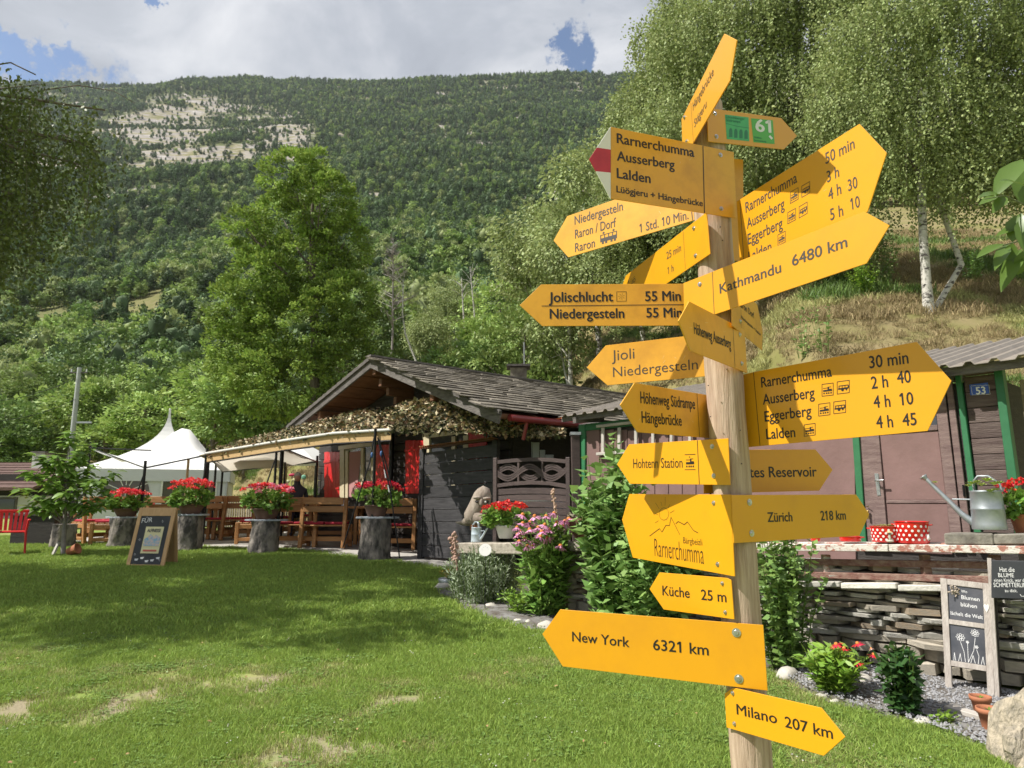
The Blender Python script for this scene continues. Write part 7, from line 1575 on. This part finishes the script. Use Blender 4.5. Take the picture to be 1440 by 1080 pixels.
# pink coneflowers
base = bed(768, 872); base.y += .15; base.z = h1(base.x, base.y); T, tips = stem_plant('coneflower_bush', 'tall clump of pink coneflowers with orange centres in the middle of the bed', 'plant', base, .36, 1.12, 54, 26, .16, leaf_lush, 31, lean=.17, width=.26, updir=.1, fold=.2)
r_ = random.Random(5)
for i, (x, y) in enumerate(((735, 724), (745, 735), (752, 726), (768, 726), (779, 722), (783, 735), (794, 733), (766, 738), (772, 745), (760, 755), (731, 748), (727, 742), (745, 745), (738, 758), (748, 768), (753, 762), (770, 757), (788, 768), (775, 768), (730, 762), (791, 740), (735, 736), (762, 748), (742, 768), (800, 730), (728, 752), (757, 742))):
    c = at(x, y, base.y - .15 + r_.uniform(-.22, .2)) - base; coneflower(T, c, .066 + r_.uniform(-.006, .008), echp, i, tilt=(r_.uniform(-.5, .3), r_.uniform(-.4, .4)))
    b = MB(); b.tube([c, (c.x * .6, c.y * .6, c.z * .5)], [.003, .004], 4, cap=False); stuff(b.build('stem', ger_leaf, T, world=False))
# lavender like grey green bush
base = bed(678, 852); base.y += .25; base.z = h1(base.x, base.y); stem_plant('lavender_bush', 'round grey green lavender bush at the left end of the bed', 'plant', base, .44, .66, 260, 26, .062, leaf_grey, 32, lean=.10, width=.24, updir=.8, spread=.85, lo=0)
# tall herb left of the post
base = ledge_at(870, 860, .25); base.z = h1(base.x, base.y); stem_plant('tall_herb', 'tall leafy herb with broad leaves growing up behind the Hohtenn sign', 'plant', base, .52, 1.95, 64, 34, .14, leaf_herb, 33, lean=.16, width=.55, updir=.1, fold=.1)
base = ledge_at(920, 850, .35); base.z = h1(base.x, base.y); stem_plant('tall_herb', 'lower leafy herb with small leaves between the coneflowers and the Küche sign', 'plant', base, .55, 1.25, 70, 34, .10, leaf_herb, 34, lean=.2, width=.5, updir=.1)
# low filler plants
base = bed(850, 862); stem_plant('low_herb', 'low trailing herb at the foot of the bed beside the New York sign', 'plant', base + Vector((0, .2, .02)), .4, .35, 60, 16, .07, leaf_lush, 35, lean=.3, width=.35)
base = bed(742, 868); stem_plant('low_herb', 'small bright leafy herb at the left foot of the coneflowers', 'plant', base + Vector((-.1, .1, .02)), .22, .30, 30, 12, .06, leaf_lime, 36, lean=.3, width=.4)
base = bed(632, 828); T, tips = stem_plant('yellow_stonecrop', 'small clump of orange yellow stonecrop in a grey dish', 'plant', base + Vector((0, .15, .12)), .16, .12, 40, 8, .03, mat('leaf_orange', (.55, .34, .06), .6, attr=.3), 37, lean=.4, width=.6)
b = MB(); b.lathe([(.1, -.1), (.15, -.09), (.17, -.01), (.16, .0), (0, -.02)], n=20); b.build('dish', galv, T, world=False)
# rose bush right of the post
base = ledge_at(1108, 920, .5); base.z = h1(base.x, base.y); stem_plant('rose_bush', 'rose bush with small glossy leaves right of the post', 'plant', base, .36, 1.12, 50, 44, .062, leaf_rose, 38, lean=.24, width=.75, updir=.2, lo=.06)
b = None
# red coneflowers
base = bed(1196, 992); base.y += .22; base.z = h1(base.x, base.y); T, tips = stem_plant('red_coneflower', 'bright lime green plant with red coneflowers in front of the stone wall', 'plant', base, .24, .33, 60, 20, .085, leaf_lime, 39, lean=.26, width=.3, updir=.35)
for i, (x, y, k) in enumerate(((1176, 906, 1), (1206, 905, 1), (1187, 912, 1), (1162, 929, 1), (1206, 932, 1), (1228, 921, 1), (1154, 918, 0), (1225, 912, 0), (1144, 931, 0), (1172, 918, 0))):
    c = at(x, y, base.y - .02 + r_.uniform(-.1, .1)) - base; coneflower(T, c, .044 if k else .024, redf if k else mat('faded_pink', (.50, .30, .26), .7, attr=.2), 90 + i, .35, (r_.uniform(-.6, 0), r_.uniform(-.4, .4))); b = MB(); b.tube([c, (c.x * .5, c.y * .5, c.z * .4)], [.002, .003], 4, cap=False); stuff(b.build('stem', ger_leaf, T, world=False))
# dark green shrub
base = bed(1292, 1018); base.y += .12; base.z = h1(base.x, base.y); stem_plant('hibiscus_shrub', 'upright dark green shrub standing left of the painted window frame', 'plant', base, .17, .46, 34, 26, .07, leaf_deep, 40, lean=.2, width=.6, updir=.1, fold=.1)
base = bed(1325, 1022); stem_plant('seedling', 'small bright seedling at the foot of the dark green shrub', 'plant', base, .07, .10, 7, 6, .05, leaf_lime, 41, lean=.4, width=.55)
# ---- gravel, edging stones
gravel = mat('gravel', (.20, .20, .21), .9, (.36, .36, .37), 42, 4, 1.2, 60)
ED = [(612, 832), (640, 852), (690, 872), (735, 884), (790, 892), (880, 905), (1000, 925), (1090, 948), (1150, 985), (1240, 1010), (1310, 1030), (1380, 1058), (1440, 1075)]
edge = [ground_at(*p) for p in ED]; b = MB(); vs = []; nb = 6
for p in edge:
    q = p - LA; s = q.dot(ld); f = LA + ld * max(s, .0) - ln_ * .02
    for k in range(nb): w = p.lerp(Vector((f.x, f.y, 0)), k / (nb - 1)); vs.append((w.x, w.y, h1(w.x, w.y) + .008 + .03 * (k > 0)))
b.add(vs, [(i * nb + k, (i + 1) * nb + k, (i + 1) * nb + k + 1, i * nb + k + 1) for i in range(len(edge) - 1) for k in range(nb - 1)], True)
soilg = mat('bed_soil', (.08, .065, .05), .95, (.22, .215, .21), 9, 8, 1, 40); struct(b.build('flower_bed', soilg))
peb = MB(); r = random.Random(9); 
for k in range(2600):
    i = r.uniform(7.2, 11.99); a = int(i); p = edge[a].lerp(edge[a + 1], i - a); q = p - LA; f = LA + ld * max(q.dot(ld), 0); w = p.lerp(Vector((f.x, f.y, 0)), r.uniform(.02, .98)); s = r.uniform(.006, .014); z = h1(w.x, w.y) + .042; a0 = r.uniform(0, 6)
    peb.add([(w.x + s * math.cos(a0 + t) * r.uniform(.7, 1.2), w.y + s * math.sin(a0 + t), z) for t in (0, 1.6, 3.1, 4.7)] + [(w.x, w.y, z + s * .9)], [(0, 1, 4), (1, 2, 4), (2, 3, 4), (3, 0, 4)])
stuff(peb.build('gravel', gravel), 'grey gravel between the bed plants and the stone wall', 'gravel')
rk_w = mat('edging_rock', (.52, .49, .43), .85, (.36, .34, .30), 6, 8, .6, 22, vary=.15)
rocks = [(622, 830, 22, 'pale rounded edging rock at the left tip of the bed'), (641, 838, 15, 'small white edging stone beside the leftmost rock'), (655, 846, 22, 'flat pale edging rock below the lavender'), (690, 856, 17, 'small pale edging rock right of the lavender'), (664, 851, 18, 'pale edging stone before the lavender'), (722, 838, 26, 'beige lumpy rock between the lavender and coneflowers'), (730, 876, 13, 'round edging pebble at the left foot of the coneflowers'), (743, 878, 14, 'edging pebble under the coneflowers'), (768, 884, 24, 'large pale edging rock beside the tip of the New York sign'),
         (1108, 954, 34, 'big pale rock right of the post below the rose bush'), (1140, 962, 20, 'grey edging rock left of the red coneflowers'), (1158, 983, 16, 'pale edging stone below the red coneflowers'), (1174, 990, 14, 'small edging stone below the red coneflowers'), (1270, 1006, 20, 'white edging stone left of the dark shrub'), (1298, 1020, 24, 'flat white edging rock below the dark shrub'), (1215, 962, 30, 'flat pale slab behind the red coneflowers')]
for i, (x, y, w, lab) in enumerate(rocks):
    p = ground_at(x, y); s = w * p.y / 975 / 2; t = tag(MB().blob((0, 0, 0), s, i + 3, 2, .35, (1.1, .8, .62), flat=0).build('edging_rock', rk_w), lab, 'rock', 'pale rocks edging the flower bed'); t.location = p + ZUP * s * .25; t.rotation_euler = (0, 0, i * 1.1)
p = ground_at(1425, 1075); t = tag(MB().blob((0, 0, 0), 1, 5, 3, .75, (1, 1, 1), flat=1).build('boulder', mat('boulder_stone', (.42, .36, .27), .9, (.26, .23, .18), 5, 10, 2, 9, lo=.4, hi=.6)), 'large slanting boulder at the lower right corner', 'boulder'); t.scale = (.15, .15, .27); bz_ = at(1432, 1040, p.y); t.location = (at(1452, 1030, p.y - .05).x, p.y, p.z + .10); t.rotation_euler = (0, rad(22), .4)
# ---- painted old window frame leaning on the wall
def chalkwin():
    x = lambda px, py, o: ledge_at(px, py, o); greyw = mat('grey_frame', (.33, .29, .26), .85, (.46, .42, .38), 8, 8, .6, 30, (4, 4, .8))
    foot = .26; top = .07; TL, TR, BL, BR = ledge_at(1322.5, 813, top), ledge_at(1392, 821, top), ledge_at(1331, 1000 - 12, foot), ledge_at(1400, 1000, foot)
    T = thing('window_frame_board', 'old grey window frame leaning on the wall with white painted writing and flowers', 'sign', BL); n = (TR - TL).cross(BL - TL); n.normalize(); n = n if n.y < 0 else -n
    Q = lambda u, v, o=0: TL.lerp(TR, u).lerp(BL.lerp(BR, u), v) + n * o
    def pr(nm, m, u0, v0, u1, v1, o, th): return MB().prism([Q(u0, v0, o), Q(u1, v0, o), Q(u1, v1, o), Q(u0, v1, o)], -n * th).build(nm, m, T, bevel=.002)
    pr('stile', greyw, 0, 0, .14, 1, .012, .03); pr('stile', greyw, .86, 0, 1, 1.02, .012, .03)
    for v0, v1 in ((0, .05), (.335, .375), (.665, .71)): pr('rail', greyw, .14, v0, .86, v1, .010, .026)
    gl = mat('dark_glass', (.045, .05, .06), .12, (.10, .10, .11), 4, spec=.8)
    G1 = pr('pane', gl, .14, .05, .86, .335, 0, .004); G2 = pr('pane', gl, .14, .375, .86, .665, 0, .004)
    ux = (TR - TL); vy = (TL - BL); L = MB()
    for s, u, v, w, h in (('Wo', .42, .10, .12, .022), ('Blumen', .42, .155, .36, .032), ('blühen', .40, .215, .32, .032), ('lächelt die Welt', .18, .295, .64, .03)): put_text(L, s, Q(u, v, .002), ux * w, vy * h, 0)
    L.build('lettering', chalk, G1); L = MB(); P2 = Plane(TL, n)
    def flower(u, v, r, petals=8):
        c = Q(u, v, .002)
        for k in range(petals):
            a = k * 2 * math.pi / petals; d = (ux.normalized() * math.cos(a) + vy.normalized() * math.sin(a)); s = n.cross(d) * r * .28; stroke(L, [c + d * r * .2, c + d * r * .7 + s, c + d * r, c + d * r * .7 - s, c + d * r * .2], .0022, pl=P2)
    flower(.36, .47, .028); flower(.66, .42, .026); flower(.5, .50, .010, 5); flower(.68, .53, .012, 5)
    for pts in (((.36, .51), (.42, .58), (.44, .66)), ((.66, .46), (.62, .56), (.5, .66)), ((.5, .51), (.5, .66)), ((.3, .66), (.34, .6), (.36, .66)), ((.55, .66), (.6, .6), (.64, .66)), ((.68, .55), (.72, .6), (.7, .66)), ((.2, .66), (.22, .6), (.24, .66)), ((.76, .66), (.8, .6), (.82, .66))): stroke(L, [Q(u, v, .002) for u, v in pts], .0026, pl=P2)
    L.build('drawing', chalk, G2)
    b = MB(); r = random.Random(2)
    for k in range(60): p = Q(.28, .10, .012) + Vector((r.gauss(0, .018), -.004 - .01 * r.random(), r.gauss(0, .017))); b.blob(p, .006, k, 1, .3)
    stuff(b.build('dried_blossom', mat('dry_blossom', (.50, .42, .34), .9), T))
    b = MB(); c = Q(.92, .20, .016); hp = [(0, -1.1), (.62, -.2), (.72, .35), (.4, .7), (0, .42), (-.4, .7), (-.72, .35), (-.62, -.2)]; b.prism([c + ux.normalized() * p * .024 + vy.normalized() * q * .034 for p, q in hp], n * -.008); b.build('heart', mat('heart_white', (.66, .65, .60), .5), T, bevel=.002)
    # leaning posts beside it
    P = thing('leaning_post', 'tall grey post leaning against the ledge right of the window frame', 'post', ledge_at(1402, 1005, .2)); b = MB(); b.bar(ledge_at(1391.5, 785, .10), ledge_at(1404, 998, .24), .025, .04, up=n); b.build('batten', greyw, P); b = MB(); b.bar(ledge_at(1397, 786, .09), ledge_at(1407, 1000, .2), .02, .02, up=n); b.build('strip', dark_wood, P)
chalkwin()
# ---- dark board with chalk writing at the right border
a, c = ledge_at(1394, 788, .16), ledge_at(1394, 841, .16); w = ledge_at(1452, 789, .16); w2_ = ledge_at(1452, 843, .16); T = thing('chalk_sign', 'small dark board with white handwriting about the butterfly at the right border', 'sign', a)
MB().prism([a, w, w2_, c], -ln_ * .018).build('board', chalk_b, T, bevel=.003); L = MB(); Pp = Plane(a, ln_)
for s, x0, x1, y, h in (('Hat die', 1406, 1427, 804, 6.5), ('BLUME', 1404, 1426, 811.5, 5.5), ('einen Knick, war der', 1398, 1446, 818, 4.5), ('SCHMETTERLING', 1397.5, 1449, 825.5, 6), ('zu dick.', 1413, 1431, 832.5, 4.2)): o = Pp.hit(x0, y, .001); put_text(L, s, o, Pp.hit(x1, y + .3, .001) - o, ZUP * (Pp.hit(x0, y - h).z - Pp.hit(x0, y).z), 0)
L.build('lettering', chalk, T); L = MB(); cc = Pp.hit(1438, 836, .001); k = [cc + Vector((ld.x * .013 * math.cos(t), ld.y * .013 * math.cos(t), .013 * math.sin(t))) for t in [j * math.pi / 9 for j in range(9, 19)]]; stroke(L, k, .003, pl=Pp); L.build('smile', chalk, T)
# ---- terracotta pots
def tpot(px, py, wpx, label, plant=None):
    p = ground_at(px, py); r = wpx * p.y / 985 / 2; T = thing('flower_pot', label, 'pot', p + ZUP * .03, 0, 'clay pots at the foot of the wall'); b = MB(); H = r * 1.75; b.lathe([(r * .62, 0), (r * .86, H * .74), (r * .96, H * .75), (r, H), (r * .9, H), (r * .84, H * .8)], n=26); b.build('pot', terracotta, T, world=False); b = MB(); b.cyl((0, 0, H * .72), (0, 0, H * .82), r * .84, n=20); b.build('soil', mat('soil', 0), T, world=False); b = MB()
    for k in range(5 if plant is None else 12): a = k * 2.4; d = Vector((math.cos(a), math.sin(a), 1.2)); big_leaf(b, Vector((0, 0, H * .82)), d, (0, 0, 1), r * (.5 if plant is None else .9), r * .22)
    b.build('sprout', leaf_lime, T, world=False); return T
tpot(1395, 1034, 32, 'front terracotta pot with bare soil at the foot of the leaning post'); tpot(1382, 1012, 27, 'rear terracotta pot with a few green sprouts')
T = thing('pallet_plank', 'grey plank lying on the gravel below the window frame', 'plank', ground_at(1350, 1015)); b = MB(); p, q = ground_at(1333, 1006), ground_at(1386, 1022); b.bar(p + ZUP * .05, q + ZUP * .05, .08, .03); b.build('board', PALE, T, bevel=.004)

# ================================================================ grass
grass_m = mat('grass_blade', (.27, .38, .078), .55, attr=.38, trans=.3, spec=.25)
def tuft(seed, n, R, hmin, hmax, wd, m, name='grass_tuft', lean=.5):
    g = np.random.default_rng(seed); a = g.random(n) * 6.28; r = R * np.sqrt(g.random(n)); x, y = r * np.cos(a), r * np.sin(a); h = hmin + (hmax - hmin) * g.random(n); th = g.random(n) * 6.28; lx, ly = g.normal(size=n) * lean * h, g.normal(size=n) * lean * h; w = wd * (.6 + .8 * g.random(n)); sx, sy = np.cos(th) * w / 2, np.sin(th) * w / 2
    B0 = np.stack([x - sx, y - sy, 0 * x - .004], 1); B1 = np.stack([x + sx, y + sy, 0 * x - .004], 1); M1 = np.stack([x + lx * .35 + sx * .7, y + ly * .35 + sy * .7, h * .6], 1); M0 = np.stack([x + lx * .35 - sx * .7, y + ly * .35 - sy * .7, h * .6], 1); Tp = np.stack([x + lx, y + ly, h], 1)
    V = np.stack([B0, B1, M1, M0, Tp], 1).reshape(-1, 3); i = np.arange(n)[:, None] * 5; F = np.concatenate([i + [0, 1, 2, 3], i + [3, 2, 4, 4]], 0)
    me = bpy.data.meshes.new(name); F3 = np.concatenate([i + [0, 1, 2], i + [0, 2, 3], i + [3, 2, 4]], 0); v = g.random(n); me2 = npmesh(name, V, F3, np.concatenate([v, v, v])); me2.materials.append(m); bpy.data.meshes.remove(me); return me2
dry_m = mat('dry_grass_blade', (.31, .25, .135), .8, attr=.4, trans=.2, spec=.1); dryg_m = mat('half_dry_blade', (.40, .40, .17), .7, attr=.4, trans=.25, spec=.1); clover = mat('clover_leaf', (.17, .27, .06), .5, attr=.3, trans=.25)
def clover_patch(seed):
    g = np.random.default_rng(seed); n = 90; P = np.stack([g.normal(size=n) * .07, g.normal(size=n) * .07, .012 + .012 * g.random(n)], 1); a = g.random(n) * 6.28; Ps = []; Ds = []
    for k in range(3): Ps.append(P); Ds.append(np.stack([np.cos(a + k * 2.09), np.sin(a + k * 2.09), .15 + 0 * a], 1))
    V, F = leaves(np.concatenate(Ps), np.concatenate(Ds), .012, 1.0, seed, up=3); me = npmesh('clover', V, F, g.random(3 * n)); me.materials.append(clover); return me
def daisy(): 
    b = MB(); g = random.Random(1)
    for k in range(3): x, y = g.uniform(-.05, .05), g.uniform(-.05, .05); b.lathe([(.0, .022), (.0045, .024), (.005, .027), (0, .03)], (x, y, 0), 7)
    me = b.mesh('clover_flower'); me.materials.append(mat('clover_white', (.62, .60, .52), .8)); return me
TU = [tuft(1, 170, .12, .018, .045, .0042, grass_m), tuft(2, 170, .12, .016, .038, .0045, grass_m), tuft(3, 150, .12, .02, .052, .004, grass_m), tuft(4, 120, .12, .015, .035, .004, dryg_m), clover_patch(5), clover_patch(6), daisy(), tuft(8, 150, .2, .02, .05, .009, grass_m), tuft(9, 140, .2, .02, .05, .010, grass_m)]
bed_poly = [(p.x, p.y) for p in edge]; 
def in_bed(x, y):
    q = Vector((x, y, 0)) - LA; s = q.dot(ld)
    if s < -.35: return False
    # distance behind the edging line
    for i in range(len(edge) - 1):
        a, c = edge[i], edge[i + 1]; t = ((x - a.x) * (c.x - a.x) + (y - a.y) * (c.y - a.y)) / ((c.x - a.x) ** 2 + (c.y - a.y) ** 2)
        if 0 <= t <= 1: nx, ny = c.y - a.y, -(c.x - a.x); return ((x - a.x) * nx + (y - a.y) * ny) * (1 if nx * .6 + ny * .8 > 0 else -1) > .02
    return x > edge[-1].x and y > edge[-1].y
fr_ = [(p.x, p.y) for p in front]
def on_patio(x, y):
    for (a, b_), (c, d) in zip(fr_[:-1], fr_[1:]):
        if a <= x <= c: return y > b_ + (d - b_) * (x - a) / (c - a) + .03
    return x > fr_[-1][0] and y > 9.6 and x < 3
g = np.random.default_rng(5); pts = []; rot = []; sc_ = []; ki = []
def bare(x, y):
    q = 9
    for p, s in zip(BARE, (.50, .5, .35, .3, .9, .4, .25, .4)): q = min(q, math.hypot(x - p.x, y - p.y) / s)
    return q + .9 * mnoise.noise(Vector((x * 3.2, y * 3.2, 0))) + .5 * mnoise.noise(Vector((x * 9, y * 9, 2)))
n = 26000; yy = 3.0 + (17 - 3.0) * g.random(n) ** 1.45; xx = (g.random(n) * 2 - 1) * (yy * .80 + .5)
for x, y in zip(xx, yy):
    x, y = float(x), float(y)
    if in_bed(x, y) or on_patio(x, y) or (x > 1.2 and (Vector((x, y, 0)) - LA).dot(ln_) < .1): continue
    bq = bare(x, y)
    if bq < .78 and g.random() < .86: continue
    near = y < g.uniform(6.5, 11.5); m = mnoise.noise(Vector((x * .8, y * .8, 5))); r1 = g.random()
    if r1 < .012 and near: k = 6
    elif r1 < .09 and near: k = 4 + int(g.integers(2))
    elif m < -.28 or bq < 1.15: k = 3 if r1 < .6 else int(g.integers(3))
    else: k = int(g.integers(3))
    if not near: k = 7 + int(g.integers(2))
    pts.append((x, y, h1(x, y))); rot.append(g.random() * 6.28); sc_.append(float(g.uniform(.75, 1.2)) * (1.25 if k >= 7 else 1)); ki.append(k)
gn_instances('grass', pts, rot, sc_, TU, 'short lawn grass with clover in front of the terrace', 'grass', ki)
# taller fringe along the stones, stumps and the far left
DR = [tuft(11, 90, .28, .05, .20, .014, dry_m, lean=.7), tuft(12, 90, .28, .05, .17, .014, dry_m, lean=.8), tuft(13, 90, .28, .05, .18, .014, dryg_m, lean=.6), tuft(14, 110, .35, .06, .22, .02, mat('green_tall', (.12, .20, .04), .6, attr=.35, trans=.25), lean=.4)]
pts, rot, sc_, ki = [], [], [], []
for _ in range(9500):
    az = g.uniform(-26, 44); d = R0(az) * math.cos(rad(az)) * (1 + 2.6 * g.random() ** 1.5); x, y = d * math.tan(rad(az)), d
    if y > 62 or (y < 16 and x < 3): continue
    m = mnoise.noise(Vector((x * .35, y * .35, 1))); k = int(g.integers(2)) if m < .12 else (2 if m < .3 else 3)
    pts.append((x, y, h1(x, y) - .02)); rot.append(g.random() * 6.28); sc_.append(float(g.uniform(.6, 1.3)) * (.8 if y < 16 else 1.2)); ki.append(k)
gn_instances('dry_grass', pts, rot, sc_, DR, 'dry yellow grass tufts on the bank behind the sheds', 'grass', ki)
# shrubs and saplings on the bank
for i, (px, y, H, lab) in enumerate(((1215, 415, 1.1, 'small light green bush on the bank above the Kathmandu sign'), (1160, 500, 1.6, 'thin young shrub on the bank behind the 30 min sign'), (1240, 400, 1.5, 'leafy bush in the shade at the upper edge of the bank'), (1370, 400, 1.2, 'low bush right of the white birch trunk'), (760, 535, 1.3, 'green bush at the foot of the fence above the roof'), (1130, 505, 1.3, 'spindly bare shrub left of the young one on the bank'))):
    p = ground_at(px, y, 9); stem_plant('bank_shrub', lab, 'shrub', p, .5 * H * (.5 if i in (1, 5) else 1), H, 9 if i in (1, 5) else 26, 10 if i in (1, 5) else 22, .09, leaf_lime if i in (0, 4) else leaf_herb, 60 + i, lean=.2, width=.6)

g = np.random.default_rng(12); b = MB(); rr = random.Random(6)
for k in range(170):
    y = 3.2 + 8 * rr.random() ** 1.3; x = rr.uniform(-.75, .5) * y
    if in_bed(x, y) or on_patio(x, y): continue
    a = rr.uniform(0, 6.28); big_leaf(b, Vector((x, y, h1(x, y) + rr.uniform(.03, .045))), (math.cos(a), math.sin(a), .05), (rr.uniform(-.4, .4), rr.uniform(-.4, .4), 1), rr.uniform(.018, .035), rr.uniform(.012, .02))
stuff(b.build('fallen_leaves', mat('fallen_leaf', (.40, .30, .12), .8, (.24, .13, .06), 3)), 'small yellow and brown leaves scattered on the lawn', 'leaves')

# ================================================================ air
b = MB(); b.box((0, 560, 395), (2600, 1600, 850)); hz = b.build('haze', None)
hm = bpy.data.materials.new('haze_air'); hm.use_nodes = True; hm.node_tree.nodes.clear(); hv = hm.node_tree.nodes.new('ShaderNodeVolumePrincipled'); ho = hm.node_tree.nodes.new('ShaderNodeOutputMaterial')
hv.inputs['Color'].default_value = (.86, .92, 1, 1); hv.inputs['Density'].default_value = .00007; hv.inputs['Anisotropy'].default_value = .3
hm.node_tree.links.new(hv.outputs[0], ho.inputs['Volume']); hz.data.materials.append(hm); stuff(hz, 'thin pale mountain haze filling the air up to the ridge', 'haze')
